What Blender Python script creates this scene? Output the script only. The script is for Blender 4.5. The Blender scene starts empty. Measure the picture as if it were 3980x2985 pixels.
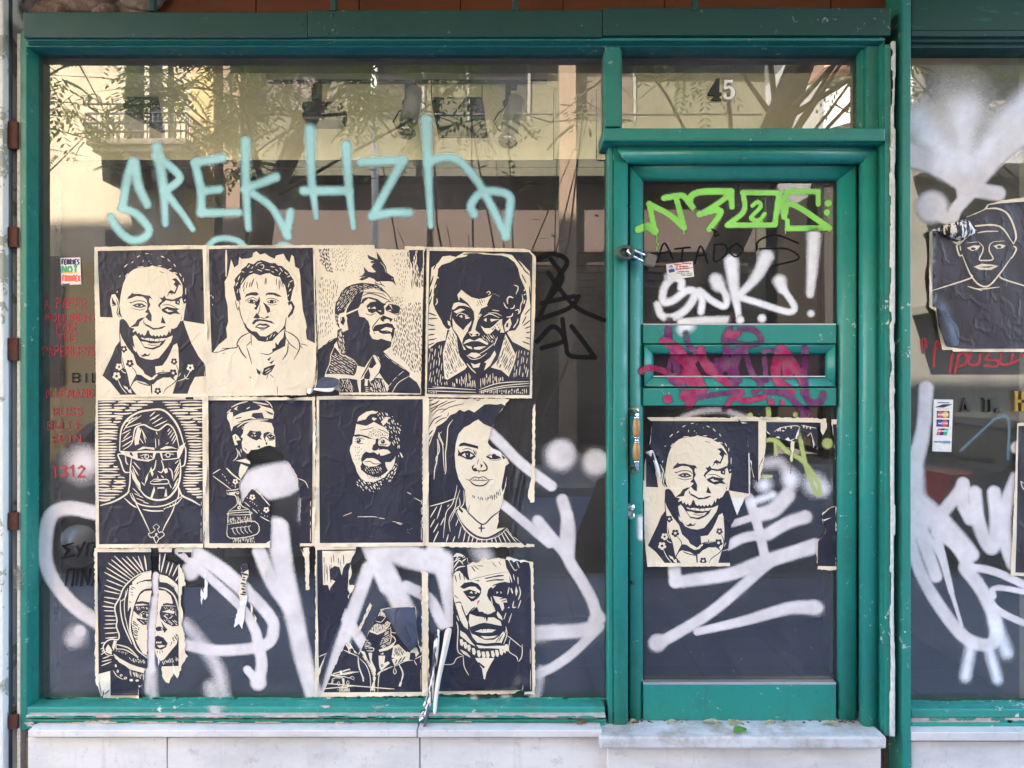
import bpy, bmesh, math, random
import numpy as np
from mathutils import Vector, Matrix
from mathutils.geometry import delaunay_2d_cdt, tessellate_polygon
random.seed(7); RNG = np.random.default_rng(7)
sc = bpy.context.scene
COL = sc.collection
R = math.radians
# ---------- camera geometry: photograph pixel -> point on a plane parallel to the facade ----------
D, F, CX, CY, ZC = 2.8, 2892.0, 1990.0, 1492.5, 1.6
def P(px, py, y=0.0):
    k = (D + y) / F
    return Vector(((px - CX) * k, y, ZC - (py - CY) * k))
def RF(px, py, d):            # a thing standing d metres in front of the glass and mirrored in it
    k = (D + d) / F
    return Vector(((px - CX) * k, -d, ZC - (py - CY) * k))

# ---------- scene-object helpers ----------
def tag(o, label=None, cat=None, group=None, kind=None):
    if label: o['label'] = label
    if cat: o['category'] = cat
    if group: o['group'] = group
    if kind: o['kind'] = kind
    return o
def empty(name, loc, label, cat, group=None, rz=0):
    o = bpy.data.objects.new(name, None); COL.objects.link(o)
    o.location = loc; o.rotation_euler = (0, 0, rz); o.empty_display_size = .1
    return tag(o, label, cat, group)
def link_mesh(name, me, mats, parent=None, smooth=False):
    o = bpy.data.objects.new(name, me); COL.objects.link(o)
    for m in (mats if isinstance(mats, (list, tuple)) else [mats]): me.materials.append(m)
    if smooth: me.shade_smooth()
    if parent is not None:
        o.parent = parent
        off = Vector(parent.location); q = parent.parent
        while q is not None: off += Vector(q.location); q = q.parent
        me.transform(Matrix.Translation(-off))
    return o
class MB:
    def __init__(self): self.bm = bmesh.new(); self.mi = 0
    def _n(self, f):
        for x in f: x.material_index = self.mi
    def box(self, x0, x1, y0, y1, z0, z1, bev=0.0):
        r = bmesh.ops.create_cube(self.bm, size=1)
        vs = r['verts']
        bmesh.ops.scale(self.bm, vec=(abs(x1-x0), abs(y1-y0), abs(z1-z0)), verts=vs)
        bmesh.ops.translate(self.bm, vec=((x0+x1)/2, (y0+y1)/2, (z0+z1)/2), verts=vs)
        fs = {f for v in vs for f in v.link_faces}
        self._n(fs)
        if bev > 0:
            es = list({e for v in vs for e in v.link_edges})
            rr = bmesh.ops.bevel(self.bm, geom=es, offset=bev, segments=2, profile=.6, affect='EDGES', clamp_overlap=True)
            self._n(rr['faces'])
        return self
    def pbox(self, px0, px1, py0, py1, yf, yb, bev=0.003):
        a = P(px0, py0, yf); b = P(px1, py1, yf)
        return self.box(a.x, b.x, yf, yb, b.z, a.z, bev)
    def tube(self, pts, rad, n=8, cap=True):
        pts = [Vector(p) for p in pts]
        if not hasattr(rad, '__len__'): rad = [rad]*len(pts)
        rings = []; prev = None
        for i, p in enumerate(pts):
            t = (pts[min(i+1, len(pts)-1)] - pts[max(i-1, 0)]).normalized()
            if prev is None:
                u = t.orthogonal().normalized()
            else:
                u = (prev - t*prev.dot(t)).normalized()
            prev = u; w = t.cross(u)
            rings.append([self.bm.verts.new(p + (u*math.cos(a)+w*math.sin(a))*rad[i]) for a in [2*math.pi*k/n for k in range(n)]])
        fs = []
        for a, b in zip(rings, rings[1:]):
            for k in range(n): fs.append(self.bm.faces.new((a[k], a[(k+1)%n], b[(k+1)%n], b[k])))
        if cap:
            fs.append(self.bm.faces.new(rings[0][::-1])); fs.append(self.bm.faces.new(rings[-1]))
        for f in fs: f.smooth = True
        self._n(fs); return self
    def prism(self, poly, y0, y1):
        """poly: list of (x,z); extruded along y from y0 (front) to y1"""
        a = [self.bm.verts.new((x, y0, z)) for x, z in poly]; b = [self.bm.verts.new((x, y1, z)) for x, z in poly]
        fs = []
        tri = tessellate_polygon([[Vector((x, z, 0)) for x, z in poly]])
        for t in tri:
            fs.append(self.bm.faces.new([a[i] for i in t])); fs.append(self.bm.faces.new([b[i] for i in t][::-1]))
        n = len(poly)
        for i in range(n): fs.append(self.bm.faces.new((a[i], a[(i+1)%n], b[(i+1)%n], b[i])))
        self._n(fs); return self
    def sphere(self, c, r, sx=1, sy=1, sz=1, n=12):
        q = bmesh.ops.create_uvsphere(self.bm, u_segments=n, v_segments=n//2+2, radius=r)
        bmesh.ops.scale(self.bm, vec=(sx, sy, sz), verts=q['verts'])
        bmesh.ops.translate(self.bm, vec=c, verts=q['verts'])
        fs = {f for v in q['verts'] for f in v.link_faces}
        for f in fs: f.smooth = True
        self._n(fs); return self
    def quad(self, *v):
        f = self.bm.faces.new([self.bm.verts.new(x) for x in v]); self._n([f]); return self
    def build(self, name, mats, parent=None, recalc=True):
        me = bpy.data.meshes.new(name)
        if recalc: bmesh.ops.recalc_face_normals(self.bm, faces=self.bm.faces)
        self.bm.to_mesh(me); self.bm.free()
        return link_mesh(name, me, mats, parent)

# ---------- materials ----------
class NT:
    def __init__(self, name):
        self.m = bpy.data.materials.new(name); self.m.use_nodes = True
        self.t = self.m.node_tree; self.t.nodes.clear()
        self.out = self.n('ShaderNodeOutputMaterial')
    def n(self, ty, **kw):
        x = self.t.nodes.new(ty)
        for k, v in kw.items():
            if k.startswith('_'): setattr(x, k[1:], v)
            else: x.inputs[k.replace('_', ' ')].default_value = v
        return x
    def l(self, a, b): self.t.links.new(a, b)
    def coord(self, scale=(1, 1, 1), rot=(0, 0, 0)):
        g = self.n('ShaderNodeNewGeometry'); mp = self.n('ShaderNodeMapping')
        mp.inputs['Scale'].default_value = scale; mp.inputs['Rotation'].default_value = rot
        self.l(g.outputs['Position'], mp.inputs['Vector']); return mp.outputs['Vector']
    def noise(self, vec, scale, detail=4, rough=.55):
        x = self.n('ShaderNodeTexNoise', Scale=scale, Detail=detail, Roughness=rough)
        self.l(vec, x.inputs['Vector']); return x.outputs['Fac']
    def mr(self, v, a, b, c=0, d=1, smooth=False):
        x = self.n('ShaderNodeMapRange'); x.clamp = True
        if smooth: x.interpolation_type = 'SMOOTHSTEP'
        for i, q in zip(('From Min', 'From Max', 'To Min', 'To Max'), (a, b, c, d)): x.inputs[i].default_value = q
        self.l(v, x.inputs['Value']); return x.outputs['Result']
    def math(self, op, a, b=None):
        x = self.n('ShaderNodeMath'); x.operation = op
        for i, q in enumerate((a, b)):
            if q is None: continue
            if isinstance(q, (int, float)): x.inputs[i].default_value = q
            else: self.l(q, x.inputs[i])
        return x.outputs[0]
    def mix(self, f, a, b):
        x = self.n('ShaderNodeMix'); x.data_type = 'RGBA'
        if isinstance(f, (int, float)): x.inputs[0].default_value = f
        else: self.l(f, x.inputs[0])
        for i, q in ((6, a), (7, b)):
            if isinstance(q, (tuple, list)): x.inputs[i].default_value = (*q[:3], 1)
            else: self.l(q, x.inputs[i])
        return x.outputs[2]
    def bsdf(self, col, rough=.6, spec=.5, metal=0.0, bump=None, bstr=.3, bdist=.002):
        b = self.n('ShaderNodeBsdfPrincipled', Metallic=metal)
        b.inputs['Specular IOR Level'].default_value = spec
        if isinstance(col, (tuple, list)): b.inputs['Base Color'].default_value = (*col[:3], 1)
        else: self.l(col, b.inputs['Base Color'])
        if isinstance(rough, (int, float)): b.inputs['Roughness'].default_value = rough
        else: self.l(rough, b.inputs['Roughness'])
        if bump is not None:
            q = self.n('ShaderNodeBump', Strength=bstr, Distance=bdist); self.l(bump, q.inputs['Height'])
            self.l(q.outputs[0], b.inputs['Normal'])
        return b
    def done(self, sh): self.l(sh.outputs[0], self.out.inputs['Surface']); return self.m

def mat_plain(name, col, rough=.6, spec=.4, metal=0, var=.15, sc_=25, bump=.15):
    t = NT(name); v = t.coord(); n = t.noise(v, sc_, 5)
    c = t.mix(n, tuple(x*(1-var) for x in col), tuple(min(1, x*(1+var)) for x in col))
    return t.done(t.bsdf(c, rough, spec, metal, t.noise(v, sc_*6, 3), bump, .002))
def mat_paint(name, col, worn=0.5, dirt=.5, grain=(1, 1, .12), rough=.42):
    """gloss paint over wood/metal: tone drift, grime blotches, chips to primer, brush grain"""
    t = NT(name); v = t.coord(); vg = t.coord(scale=grain)
    n1 = t.noise(v, 2.2, 4); n2 = t.noise(v, 14, 6, .65)
    c = t.mix(n1, tuple(x*.76 for x in col), tuple(x*1.2 for x in col))
    c = t.mix(t.mr(n2, .52, .78, 0, .42*dirt), c, (.035, .05, .04))
    gr = t.noise(vg, 60, 4, .6)
    c = t.mix(t.mr(gr, .6, .8, 0, .25*worn), c, tuple(min(1, x*1.5+.03) for x in col))
    stn = t.noise(t.coord(scale=(1, 1, .07) if grain[2] < 1 else (.07, 1, 1)), 34, 5, .65)
    c = t.mix(t.mr(stn, .56, .8, 0, .5*dirt), c, (.03, .05, .045)); c = t.mix(t.mr(stn, .2, .4, .35*worn, 0), c, tuple(x*1.35+.015 for x in col))
    n3 = t.noise(v, 38, 5, .7); n4 = t.noise(v, 4.5, 2)
    chip = t.math('MULTIPLY', t.mr(n3, .655-.03*worn, .668-.03*worn), t.mr(n4, .5, .62))
    c = t.mix(t.math('MULTIPLY', chip, .85*min(1, worn*1.4)), c, (.62, .60, .55))
    sp = t.noise(v, 150, 2, .5)
    c = t.mix(t.mr(sp, .765, .785, 0, .8), c, (.7, .72, .68))
    h = t.math('ADD', t.math('MULTIPLY', gr, .6), t.math('MULTIPLY', chip, -1.2))
    return t.done(t.bsdf(c, t.mr(n2, .3, .7, rough-.1, rough+.2), .5, 0, h, .22, .0015))
def mat_spray(name, col, soft=.35, grain=.5, opacity=1.0, rough=.55, var=.12):
    """paint sprayed or written on a surface: uv.y runs -1..1 across the stroke"""
    t = NT(name); uv = t.n('ShaderNodeUVMap'); s = t.n('ShaderNodeSeparateXYZ'); t.l(uv.outputs[0], s.inputs[0])
    a = t.math('SUBTRACT', 1.0, t.math('ABSOLUTE', s.outputs[1]))
    v = t.coord(); n = t.noise(v, 420, 2, .8); nb = t.noise(v, 30, 3)
    k = t.math('ADD', t.math('DIVIDE', a, soft), t.math('MULTIPLY', t.math('SUBTRACT', n, .5), grain*2))
    k = t.math('ADD', k, t.math('MULTIPLY', t.math('SUBTRACT', nb, .5), .5*grain))
    al = t.math('MULTIPLY', t.mr(k, .1, 1.0, 0, 1, True), opacity)
    al = t.math('MULTIPLY', al, t.mr(a, 0, .12))
    n2 = t.noise(v, 9, 4)
    c = t.mix(n2, tuple(x*(1-var) for x in col), tuple(min(1, x*(1+var)) for x in col))
    b = t.bsdf(c, rough, .12)
    tr = t.n('ShaderNodeBsdfTransparent'); mx = t.n('ShaderNodeMixShader')
    t.l(al, mx.inputs[0]); t.l(tr.outputs[0], mx.inputs[1]); t.l(b.outputs[0], mx.inputs[2])
    return t.done(mx)
def mat_glass(name, refl=.085, tint=(.86, .9, .86), dust=.05, wob=.0):
    t = NT(name)
    v = t.coord(); lw = t.n('ShaderNodeFresnel', IOR=1.5)
    f = t.math('MINIMUM', t.math('MULTIPLY', lw.outputs[0], refl/.04), 1.0)
    gl = t.n('ShaderNodeBsdfGlossy', Roughness=.0); gl.inputs[0].default_value = (1, 1, 1, 1)
    bp = t.n('ShaderNodeBump', Strength=.05, Distance=.01); t.l(t.noise(v, 1.6, 1), bp.inputs['Height'])
    t.l(bp.outputs[0], gl.inputs['Normal'])
    tr = t.n('ShaderNodeBsdfTransparent'); tr.inputs[0].default_value = (*tint, 1)
    m1 = t.n('ShaderNodeMixShader'); t.l(f, m1.inputs[0]); t.l(tr.outputs[0], m1.inputs[1]); t.l(gl.outputs[0], m1.inputs[2])
    # film of street dust, with wiped streaks
    vs = t.coord(scale=(1, 1, .25), rot=(0, R(35), 0))
    n = t.noise(v, 3.2, 5, .6); st = t.noise(vs, 70, 3, .6)
    du = t.math('MULTIPLY', t.mr(n, .36, .66, .3, 1), t.mr(st, .35, .75, .45, 1))
    du = t.math('MULTIPLY', du, dust)
    sp = t.mr(t.noise(v, 160, 1, .4), .79, .80, 0, .6)
    du = t.math('MAXIMUM', du, sp)
    df = t.n('ShaderNodeBsdfDiffuse'); df.inputs[0].default_value = (.47, .46, .46, 1)
    m2 = t.n('ShaderNodeMixShader'); t.l(du, m2.inputs[0]); t.l(m1.outputs[0], m2.inputs[1]); t.l(df.outputs[0], m2.inputs[2])
    return t.done(m2)
def mat_paper(name, base, alt, rough=.75, spec=.25, bscale=1.0, wash=None, wamt=.5):
    t = NT(name); v = t.coord(); vw = t.coord(scale=(1, 1, .75), rot=(0, R(12), 0))
    n = t.noise(v, 5, 5, .6); c = t.mix(t.mr(n, .3, .7), base, alt)
    fib = t.noise(v, 90, 4, .7)
    c = t.mix(t.mr(fib, .3, .7, 0, .3), c, tuple(x*.78 for x in base))
    if wash:
        wn = t.noise(vw, 4.5, 5, .62); c = t.mix(t.mr(wn, .52, .74, 0, wamt), c, wash)
    w1 = t.noise(vw, 9, 3, .5); w2 = t.noise(t.coord(scale=(1, 1, .45), rot=(0, R(-9), 0)), 11, 2, .45)
    # sharp creases: folds of the noise field
    cr = t.math('ABSOLUTE', t.math('SUBTRACT', w1, .5)); cr2 = t.math('ABSOLUTE', t.math('SUBTRACT', w2, .5))
    h = t.math('ADD', t.mr(cr, 0, .05, 1, 0), t.math('ADD', t.math('MULTIPLY', t.mr(cr2, 0, .03, 1, 0), .22), t.math('MULTIPLY', w1, 1.5)))
    return t.done(t.bsdf(c, rough, spec, 0, h, .34*bscale, .005))
def mat_leaf(name, c1, c2):
    t = NT(name); v = t.coord(); n = t.noise(v, 3, 2)
    oi = t.n('ShaderNodeObjectInfo')
    c = t.mix(t.mr(n, .3, .7), c1, c2)
    b = t.bsdf(c, .55, .3); tl = t.n('ShaderNodeBsdfTranslucent'); t.l(c, tl.inputs[0])
    m = t.n('ShaderNodeMixShader'); m.inputs[0].default_value = .35
    t.l(b.outputs[0], m.inputs[1]); t.l(tl.outputs[0], m.inputs[2]); return t.done(m)

# ---------- flat printed sheets: overlapping traced shapes resolved into one planar mesh ----------
def catmull(pts, seg=6):
    if len(pts) < 3: return [tuple(p) for p in pts]
    q = [np.array(p, float) for p in pts]; q = [2*q[0]-q[1]] + q + [2*q[-1]-q[-2]]; out = []
    for i in range(1, len(q)-2):
        for s in range(seg):
            t = s/seg; a, b, c, d = q[i-1:i+3]
            out.append(tuple(.5*((2*b)+(c-a)*t+(2*a-5*b+4*c-d)*t*t+(3*b-a-3*c+d)*t**3)))
    out.append(tuple(q[-2])); return out
def stroke_poly(pts, w, smooth=True, taper=.45):
    if len(pts) == 1: pts = [pts[0], (pts[0][0]+w*.5, pts[0][1]+w*.3)]
    p = catmull(pts, 4) if smooth else pts
    p = [np.array(a[:2], float) for a in p]; n = len(p); L, Rr = [], []
    if n == 2: p = [p[0], p[0]*.75+p[1]*.25, p[0]*.3+p[1]*.7, p[1]]; n = 4
    for i in range(n):
        d = p[min(i+1, n-1)]-p[max(i-1, 0)]; d = d/(np.linalg.norm(d)+1e-9); nn = np.array((-d[1], d[0]))
        t = i/(n-1); h = w/2*min(1, taper+2.6*min(t, 1-t))
        L.append(p[i]+nn*h); Rr.append(p[i]-nn*h)
    return np.array(L+Rr[::-1])
def circ(x, y, r, n=10, ry=None, rot=0):
    ry = ry or r
    return np.array([(x+r*math.cos(a)*math.cos(rot)-ry*math.sin(a)*math.sin(rot), y+r*math.cos(a)*math.sin(rot)+ry*math.sin(a)*math.cos(rot)) for a in [2*math.pi*i/n for i in range(n)]])
def inside(poly, pts):
    x, y = pts[:, 0], pts[:, 1]; r = np.zeros(len(pts), bool); n = len(poly)
    for i in range(n):
        x1, y1 = poly[i]; x2, y2 = poly[(i+1) % n]
        if y1 == y2: continue
        m = (y1 > y) != (y2 > y)
        r ^= m & (x < (x2-x1)*(y-y1)/(y2-y1)+x1)
    return r
# capital letters drawn as strokes on a 4 x 6 grid (y down)
FONT = {'A': '0 6 2 0 4 6/1 4 3 4', 'B': '0 0 0 6 3 6 4 5 3 3 0 3/0 0 3 0 4 1.5 3 3', 'C': '4 1 2 0 0 2 0 4 2 6 4 5', 'D': '0 0 0 6 2 6 4 4 4 2 2 0 0 0',
'E': '4 0 0 0 0 6 4 6/0 3 3 3', 'F': '4 0 0 0 0 6/0 3 3 3', 'G': '4 1 2 0 0 2 0 4 2 6 4 5 4 3 2.4 3', 'H': '0 0 0 6/4 0 4 6/0 3 4 3', 'I': '2 0 2 6', 'K': '0 0 0 6/4 0 0 3.4/1 3 4 6', 'L': '0 0 0 6 4 6',
'M': '0 6 .4 0 2 4 3.6 0 4 6', 'N': '0 6 0 0 4 6 4 0', 'O': '2 0 0 2 0 4 2 6 4 4 4 2 2 0', 'P': '0 6 0 0 3 0 4 1.5 3 3 0 3', 'R': '0 6 0 0 3 0 4 1.5 3 3 0 3/1.6 3 4 6', 'S': '4 .8 2 0 0 1.4 1 2.8 3 3.2 4 4.6 2 6 0 5.2',
'T': '0 0 4 0/2 0 2 6', 'U': '0 0 0 5 2 6 4 5 4 0', 'V': '0 0 2 6 4 0', 'X': '0 0 4 6/4 0 0 6', 'Y': '0 0 2 3 4 0/2 3 2 6', 'Z': '0 0 4 0 0 6 4 6', '1': '.6 1.4 2.2 0 2.2 6', '2': '0 1.2 2 0 4 1.4 0 6 4 6', '3': '0 .6 2.4 0 4 1.4 2 2.8 4 4.4 2.4 6 0 5.4',
'4': '3 6 3 0 0 4 4 4', '5': '4 0 .6 0 .4 2.6 3 2.4 4 4.2 2.4 6 0 5.4', '-': '.6 3 3.4 3', '!': '2 0 2 4/2 5.5 2 6', 's': '4 0 0 0 2 3 0 6 4 6', 'g': '0 6 0 0 4 0', 'p': '0 6 0 0 4 0 4 6', ' ': '', '.': '1.8 5.8 2.2 6', '"': '1.2 0 1 1.6/2.8 0 2.6 1.6'}
def text_strokes(s, x0, y0, x1, y1, slant=0, jit=0, gap=.45):
    n = len(s); cw = (x1-x0)/(n+gap*(n-1)) if n > 1 else (x1-x0); out = []
    for i, ch in enumerate(s):
        ox = x0+i*cw*(1+gap); dy = random.uniform(-jit, jit)*(y1-y0)
        for st in FONT.get(ch, '').split('/'):
            v = [float(a) for a in st.split()]
            if len(v) < 4: continue
            out.append([(ox+v[k]/4*cw-slant*(v[k+1]/6-.5)*(y1-y0), y0+dy+v[k+1]/6*(y1-y0)) for k in range(0, len(v), 2)])
    return out
def parse(ops, tf):
    """one shape per line -> list of (letter, polygon in photograph px)"""
    x0, y0, s = tf; shapes = []; papers = []; holes = []
    def pts(v): return np.array([(x0+v[i]/s, y0+v[i+1]/s) for i in range(0, len(v)-1, 2)])
    for ln in ops.strip().splitlines():
        w = ln.split('#')[0].split()
        if not w: continue
        op = w[0]
        if op == 'H':      # H colour angle spacing dash gap width  polygon
            colr = w[1]; ang, sp, da, ga, wd = map(float, w[2:7]); pl = np.array([float(a) for a in w[7:]]).reshape(-1, 2)
            c = pl.mean(0); ca, sa = math.cos(R(ang)), math.sin(R(ang)); rad = np.abs(pl-c).max()*1.5
            u = -rad
            while u < rad:
                t = -rad+random.uniform(0, da)
                while t < rad:
                    L = da*random.uniform(.6, 1.4); j = random.uniform(-.3, .3)*sp
                    a = c+np.array((ca*t-sa*(u+j), sa*t+ca*(u+j))); tw = random.uniform(-.06, .06)*L
                    b = c+np.array((ca*(t+L)-sa*(u+j+tw), sa*(t+L)+ca*(u+j+tw)))
                    q = np.array([a, a*.66+b*.34, a*.34+b*.66, b]); ins = inside(pl, q)
                    if ins.sum() >= 2:
                        k = np.where(ins)[0]; a2, b2 = q[k[0]], q[k[-1]]
                        shapes.append((colr, stroke_poly([tuple(pts(a2)[0]), tuple(pts(b2)[0])], wd*random.uniform(.7, 1.3)/s)))
                    t += L+ga*random.uniform(.5, 1.5)
                u += sp
            continue
        if op == 'T':      # T colour width TEXT x0 y0 x1 y1 [slant]
            v = [float(a) for a in w[4:]]
            for st in text_strokes(w[3].replace('_', ' '), *v[:4], slant=v[4] if len(v) > 4 else 0):
                for a, b in zip(st, st[1:]): shapes.append((w[1], stroke_poly([tuple(pts(a)[0]), tuple(pts(b)[0])], float(w[2])/s, False, .9)))
            continue
        if op == 'O':      # O colour x y r [ry]
            v = [float(a) for a in w[2:]]; q = pts(v[:2])[0]
            shapes.append((w[1], circ(q[0], q[1], v[2]/s, 12, (v[3] if len(v) > 3 else v[2])/s))); continue
        if op == 'F':      # F colour centrecolour x y r : five-petal flower
            v = [float(a) for a in w[3:]]; q = pts(v[:2])[0]; r = v[2]/s
            for k in range(5): shapes.append((w[1], circ(q[0]+r*.62*math.cos(k*1.257+.3), q[1]+r*.62*math.sin(k*1.257+.3), r*.42, 8)))
            shapes.append((w[2], circ(q[0], q[1], r*.34, 8))); continue
        if op.islower() and op.isalpha():
            v = [float(a) for a in w[2:]]
            shapes.append((op.upper(), stroke_poly([tuple(a) for a in pts(v)], float(w[1])/s))); continue
        v = pts([float(a) for a in w[1:]])
        if op == 'P': papers.append(v)
        elif op == 'X': holes.append(v)
        else: shapes.append((op, v))
    return papers, holes, shapes
def torn(poly, amp):
    out = []
    n = len(poly)
    for i in range(n):
        a, b = poly[i], poly[(i+1) % n]; L = np.linalg.norm(b-a); k = max(1, int(L/9))
        d = (b-a)/(L+1e-9); nn = np.array((-d[1], d[0]))
        for j in range(k): out.append(a+(b-a)*j/k+nn*(random.uniform(-amp, amp) if j else 0))
    return np.array(out)
def sheet(name, ops, tf, mats, y=-.004, parent=None, wave=.002, curls=(), amp=1.0, order='CKWRBGYON', base='C', grid=14, depth=None, elift=.007):
    papers, holes, shapes = parse(ops, tf)
    papers = [torn(p, amp) for p in papers]
    allp = papers+holes+[s[1] for s in shapes]
    V, E = [], []
    for p in allp:
        o = len(V); V += [Vector((float(a), float(b))) for a, b in p]; E += [(o+i, o+(i+1) % len(p)) for i in range(len(p))]
    bb = np.vstack(papers); lo, hi = bb.min(0), bb.max(0)
    for gx in np.arange(lo[0]+3, hi[0], grid):
        for gy in np.arange(lo[1]+3, hi[1], grid): V.append(Vector((gx+random.uniform(-3, 3), gy+random.uniform(-3, 3))))
    ov, oe, of, *_ = delaunay_2d_cdt(V, E, [], 0, .02, False)
    A = np.array([(v.x, v.y) for v in ov]); T = np.array([f for f in of if len(f) == 3]); cen = A[T].mean(1)
    keep = np.zeros(len(T), bool)
    for p in papers: keep |= inside(p, cen)
    for h in holes: keep &= ~inside(h, cen)
    T, cen = T[keep], cen[keep]; col = np.full(len(T), order.index(base))
    for c, p in shapes:
        a, b = p.min(0), p.max(0)
        m = np.where((cen[:, 0] > a[0]) & (cen[:, 0] < b[0]) & (cen[:, 1] > a[1]) & (cen[:, 1] < b[1]))[0]
        if len(m): col[m[inside(p, cen[m])]] = order.index(c)
    ph = random.uniform(0, 6)
    def yy(x, z):
        d = wave*(math.sin(x*.021+ph)+math.sin(z*.013+x*.009+ph*2)+.6*math.sin(x*.06-z*.025+ph))*.5-wave
        e = min(x-lo[0], hi[0]-x, z-lo[1], hi[1]-z)/38
        if e < 1 and elift: d -= elift*(1-max(e, 0))**2*max(0, .35+.65*math.sin(x*.016+z*.021+ph*3)+.4*math.sin(x*.05+z*.045+ph))
        for cx, cy, rad, lift in curls:
            t = math.hypot(x-cx, z-cy)/rad
            if t < 1: d -= lift*(1-t)**2
        return y+d
    used = np.unique(T); mp = {int(u): i for i, u in enumerate(used)}
    co = [P(A[u][0], A[u][1], yy(A[u][0], A[u][1]) if depth is None else depth(A[u][0], A[u][1])+yy(A[u][0], A[u][1])) for u in used]
    fs = []
    for t in T:
        a, b, c = A[t[0]], A[t[1]], A[t[2]]
        cr = (b[0]-a[0])*(c[1]-a[1])-(b[1]-a[1])*(c[0]-a[0])
        t = [mp[int(q)] for q in t]
        fs.append(t[::-1] if cr > 0 else t)
    me = bpy.data.meshes.new(name); me.from_pydata(co, [], fs)
    lut = {}; ml = []
    for c in col:
        if int(c) not in lut: lut[int(c)] = len(ml); ml.append(mats[int(c)])
    o = link_mesh(name, me, ml, parent)
    me.polygons.foreach_set('material_index', [lut[int(c)] for c in col]); me.shade_smooth()
    return o

# ---------- sprayed or written strokes lying on the surface below ----------
class Strokes:
    def __init__(self, depth, tf=(0, 0, 1)):
        self.bm = bmesh.new(); self.uv = self.bm.loops.layers.uv.new('UVMap'); self.depth = depth; self.tf = tf; self.k = 0
    def pt(self, x, y): return P(x, y, self.depth(x, y)-.0006-self.k*1.5e-5)
    def quad(self, pts, uvs, mi):
        vs = [self.bm.verts.new(self.pt(*p)) for p in pts]
        try: f = self.bm.faces.new(vs)
        except ValueError: return
        f.material_index = mi
        for l, u in zip(f.loops, uvs): l[self.uv].uv = u
    def s(self, data, w, mi=0, smooth=True, w1=None, seg=10):
        """data: 'x y x y ...' in zoom px; w width (zoom px) incl. soft edge"""
        x0, y0, s = self.tf
        v = [float(a) for a in data.split()] if isinstance(data, str) else [c for p in data for c in p]
        p = [(x0+v[i]/s, y0+v[i+1]/s) for i in range(0, len(v), 2)]
        self.k += 1
        if len(p) == 1: return self.dot(p[0], w/s/2, mi)
        q = catmull(p, seg) if (smooth and len(p) > 2) else p
        q = [np.array(a) for a in q]; res = [q[0]]
        step = max(4., min(w/s*.25, 14))
        for a, b in zip(q, q[1:]):
            n = max(1, int(np.linalg.norm(b-a)/step))
            res += [a+(b-a)*(j+1)/n for j in range(n)]
        q = res; n = len(q); L = []
        tot = n-1; arc = 0
        for i in range(n):
            d = q[min(i+1, n-1)]-q[max(i-1, 0)]; d = d/(np.linalg.norm(d)+1e-9); nn = np.array((-d[1], d[0]))
            t = i/tot; h = (w+((w1 if w1 is not None else w)-w)*t)/s/2
            L.append((q[i], nn, h, d, arc)); 
            if i < n-1: arc += np.linalg.norm(q[i+1]-q[i])/100
        lv = (-1, -.5, 0, .5, 1)
        for (a, na, ha, da, sa), (b, nb, hb, db, sb) in zip(L, L[1:]):
            for v0, v1 in zip(lv, lv[1:]):
                self.quad([tuple(a+na*ha*v0), tuple(b+nb*hb*v0), tuple(b+nb*hb*v1), tuple(a+na*ha*v1)], [(sa, v0), (sb, v0), (sb, v1), (sa, v1)], mi)
        for (a, nn, h, d, sa), sg in ((L[0], -1), (L[-1], 1)):
            for rr0, rr1 in ((0, .5), (.5, 1)):
                for j in range(8):
                    a0, a1 = math.pi*j/8-math.pi/2, math.pi*(j+1)/8-math.pi/2
                    q4 = []; u4 = []
                    for r_, an in ((rr0, a0), (rr1, a0), (rr1, a1), (rr0, a1)):
                        q4.append(tuple(a+h*r_*(nn*math.sin(an)+d*sg*math.cos(an)))); u4.append((sa, r_))
                    if rr0 == 0: q4 = q4[:3]; u4 = u4[:3]
                    self.quad(q4, u4, mi)
    def dot(self, c, r, mi=0, ry=None):
        ry = ry or r
        for rr0, rr1 in ((0, .35), (.35, .7), (.7, 1)):
            for j in range(20):
                a0, a1 = 2*math.pi*j/20, 2*math.pi*(j+1)/20; q4 = []; u4 = []
                for r_, an in ((rr0, a0), (rr1, a0), (rr1, a1), (rr0, a1)):
                    q4.append((c[0]+r*r_*math.cos(an), c[1]+ry*r_*math.sin(an))); u4.append((0, r_))
                if rr0 == 0: q4 = q4[:3]; u4 = u4[:3]
                self.quad(q4, u4, mi)
    def d(self, x, y, r, mi=0, ry=None):
        x0, y0, s = self.tf; self.k += 1
        self.dot((x0+x/s, y0+y/s), r/s, mi, ry/s if ry else None)
    def text(self, s, x0, y0, x1, y1, w, mi=0, slant=0, jit=.06):
        for st in text_strokes(s, x0, y0, x1, y1, slant, jit):
            for a, b in zip(st, st[1:]): self.s([a, b], w, mi)
    def build(self, name, mats, parent):
        bmesh.ops.recalc_face_normals(self.bm, faces=self.bm.faces)
        me = bpy.data.meshes.new(name); self.bm.to_mesh(me); self.bm.free()
        return link_mesh(name, me, mats, parent)

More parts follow.
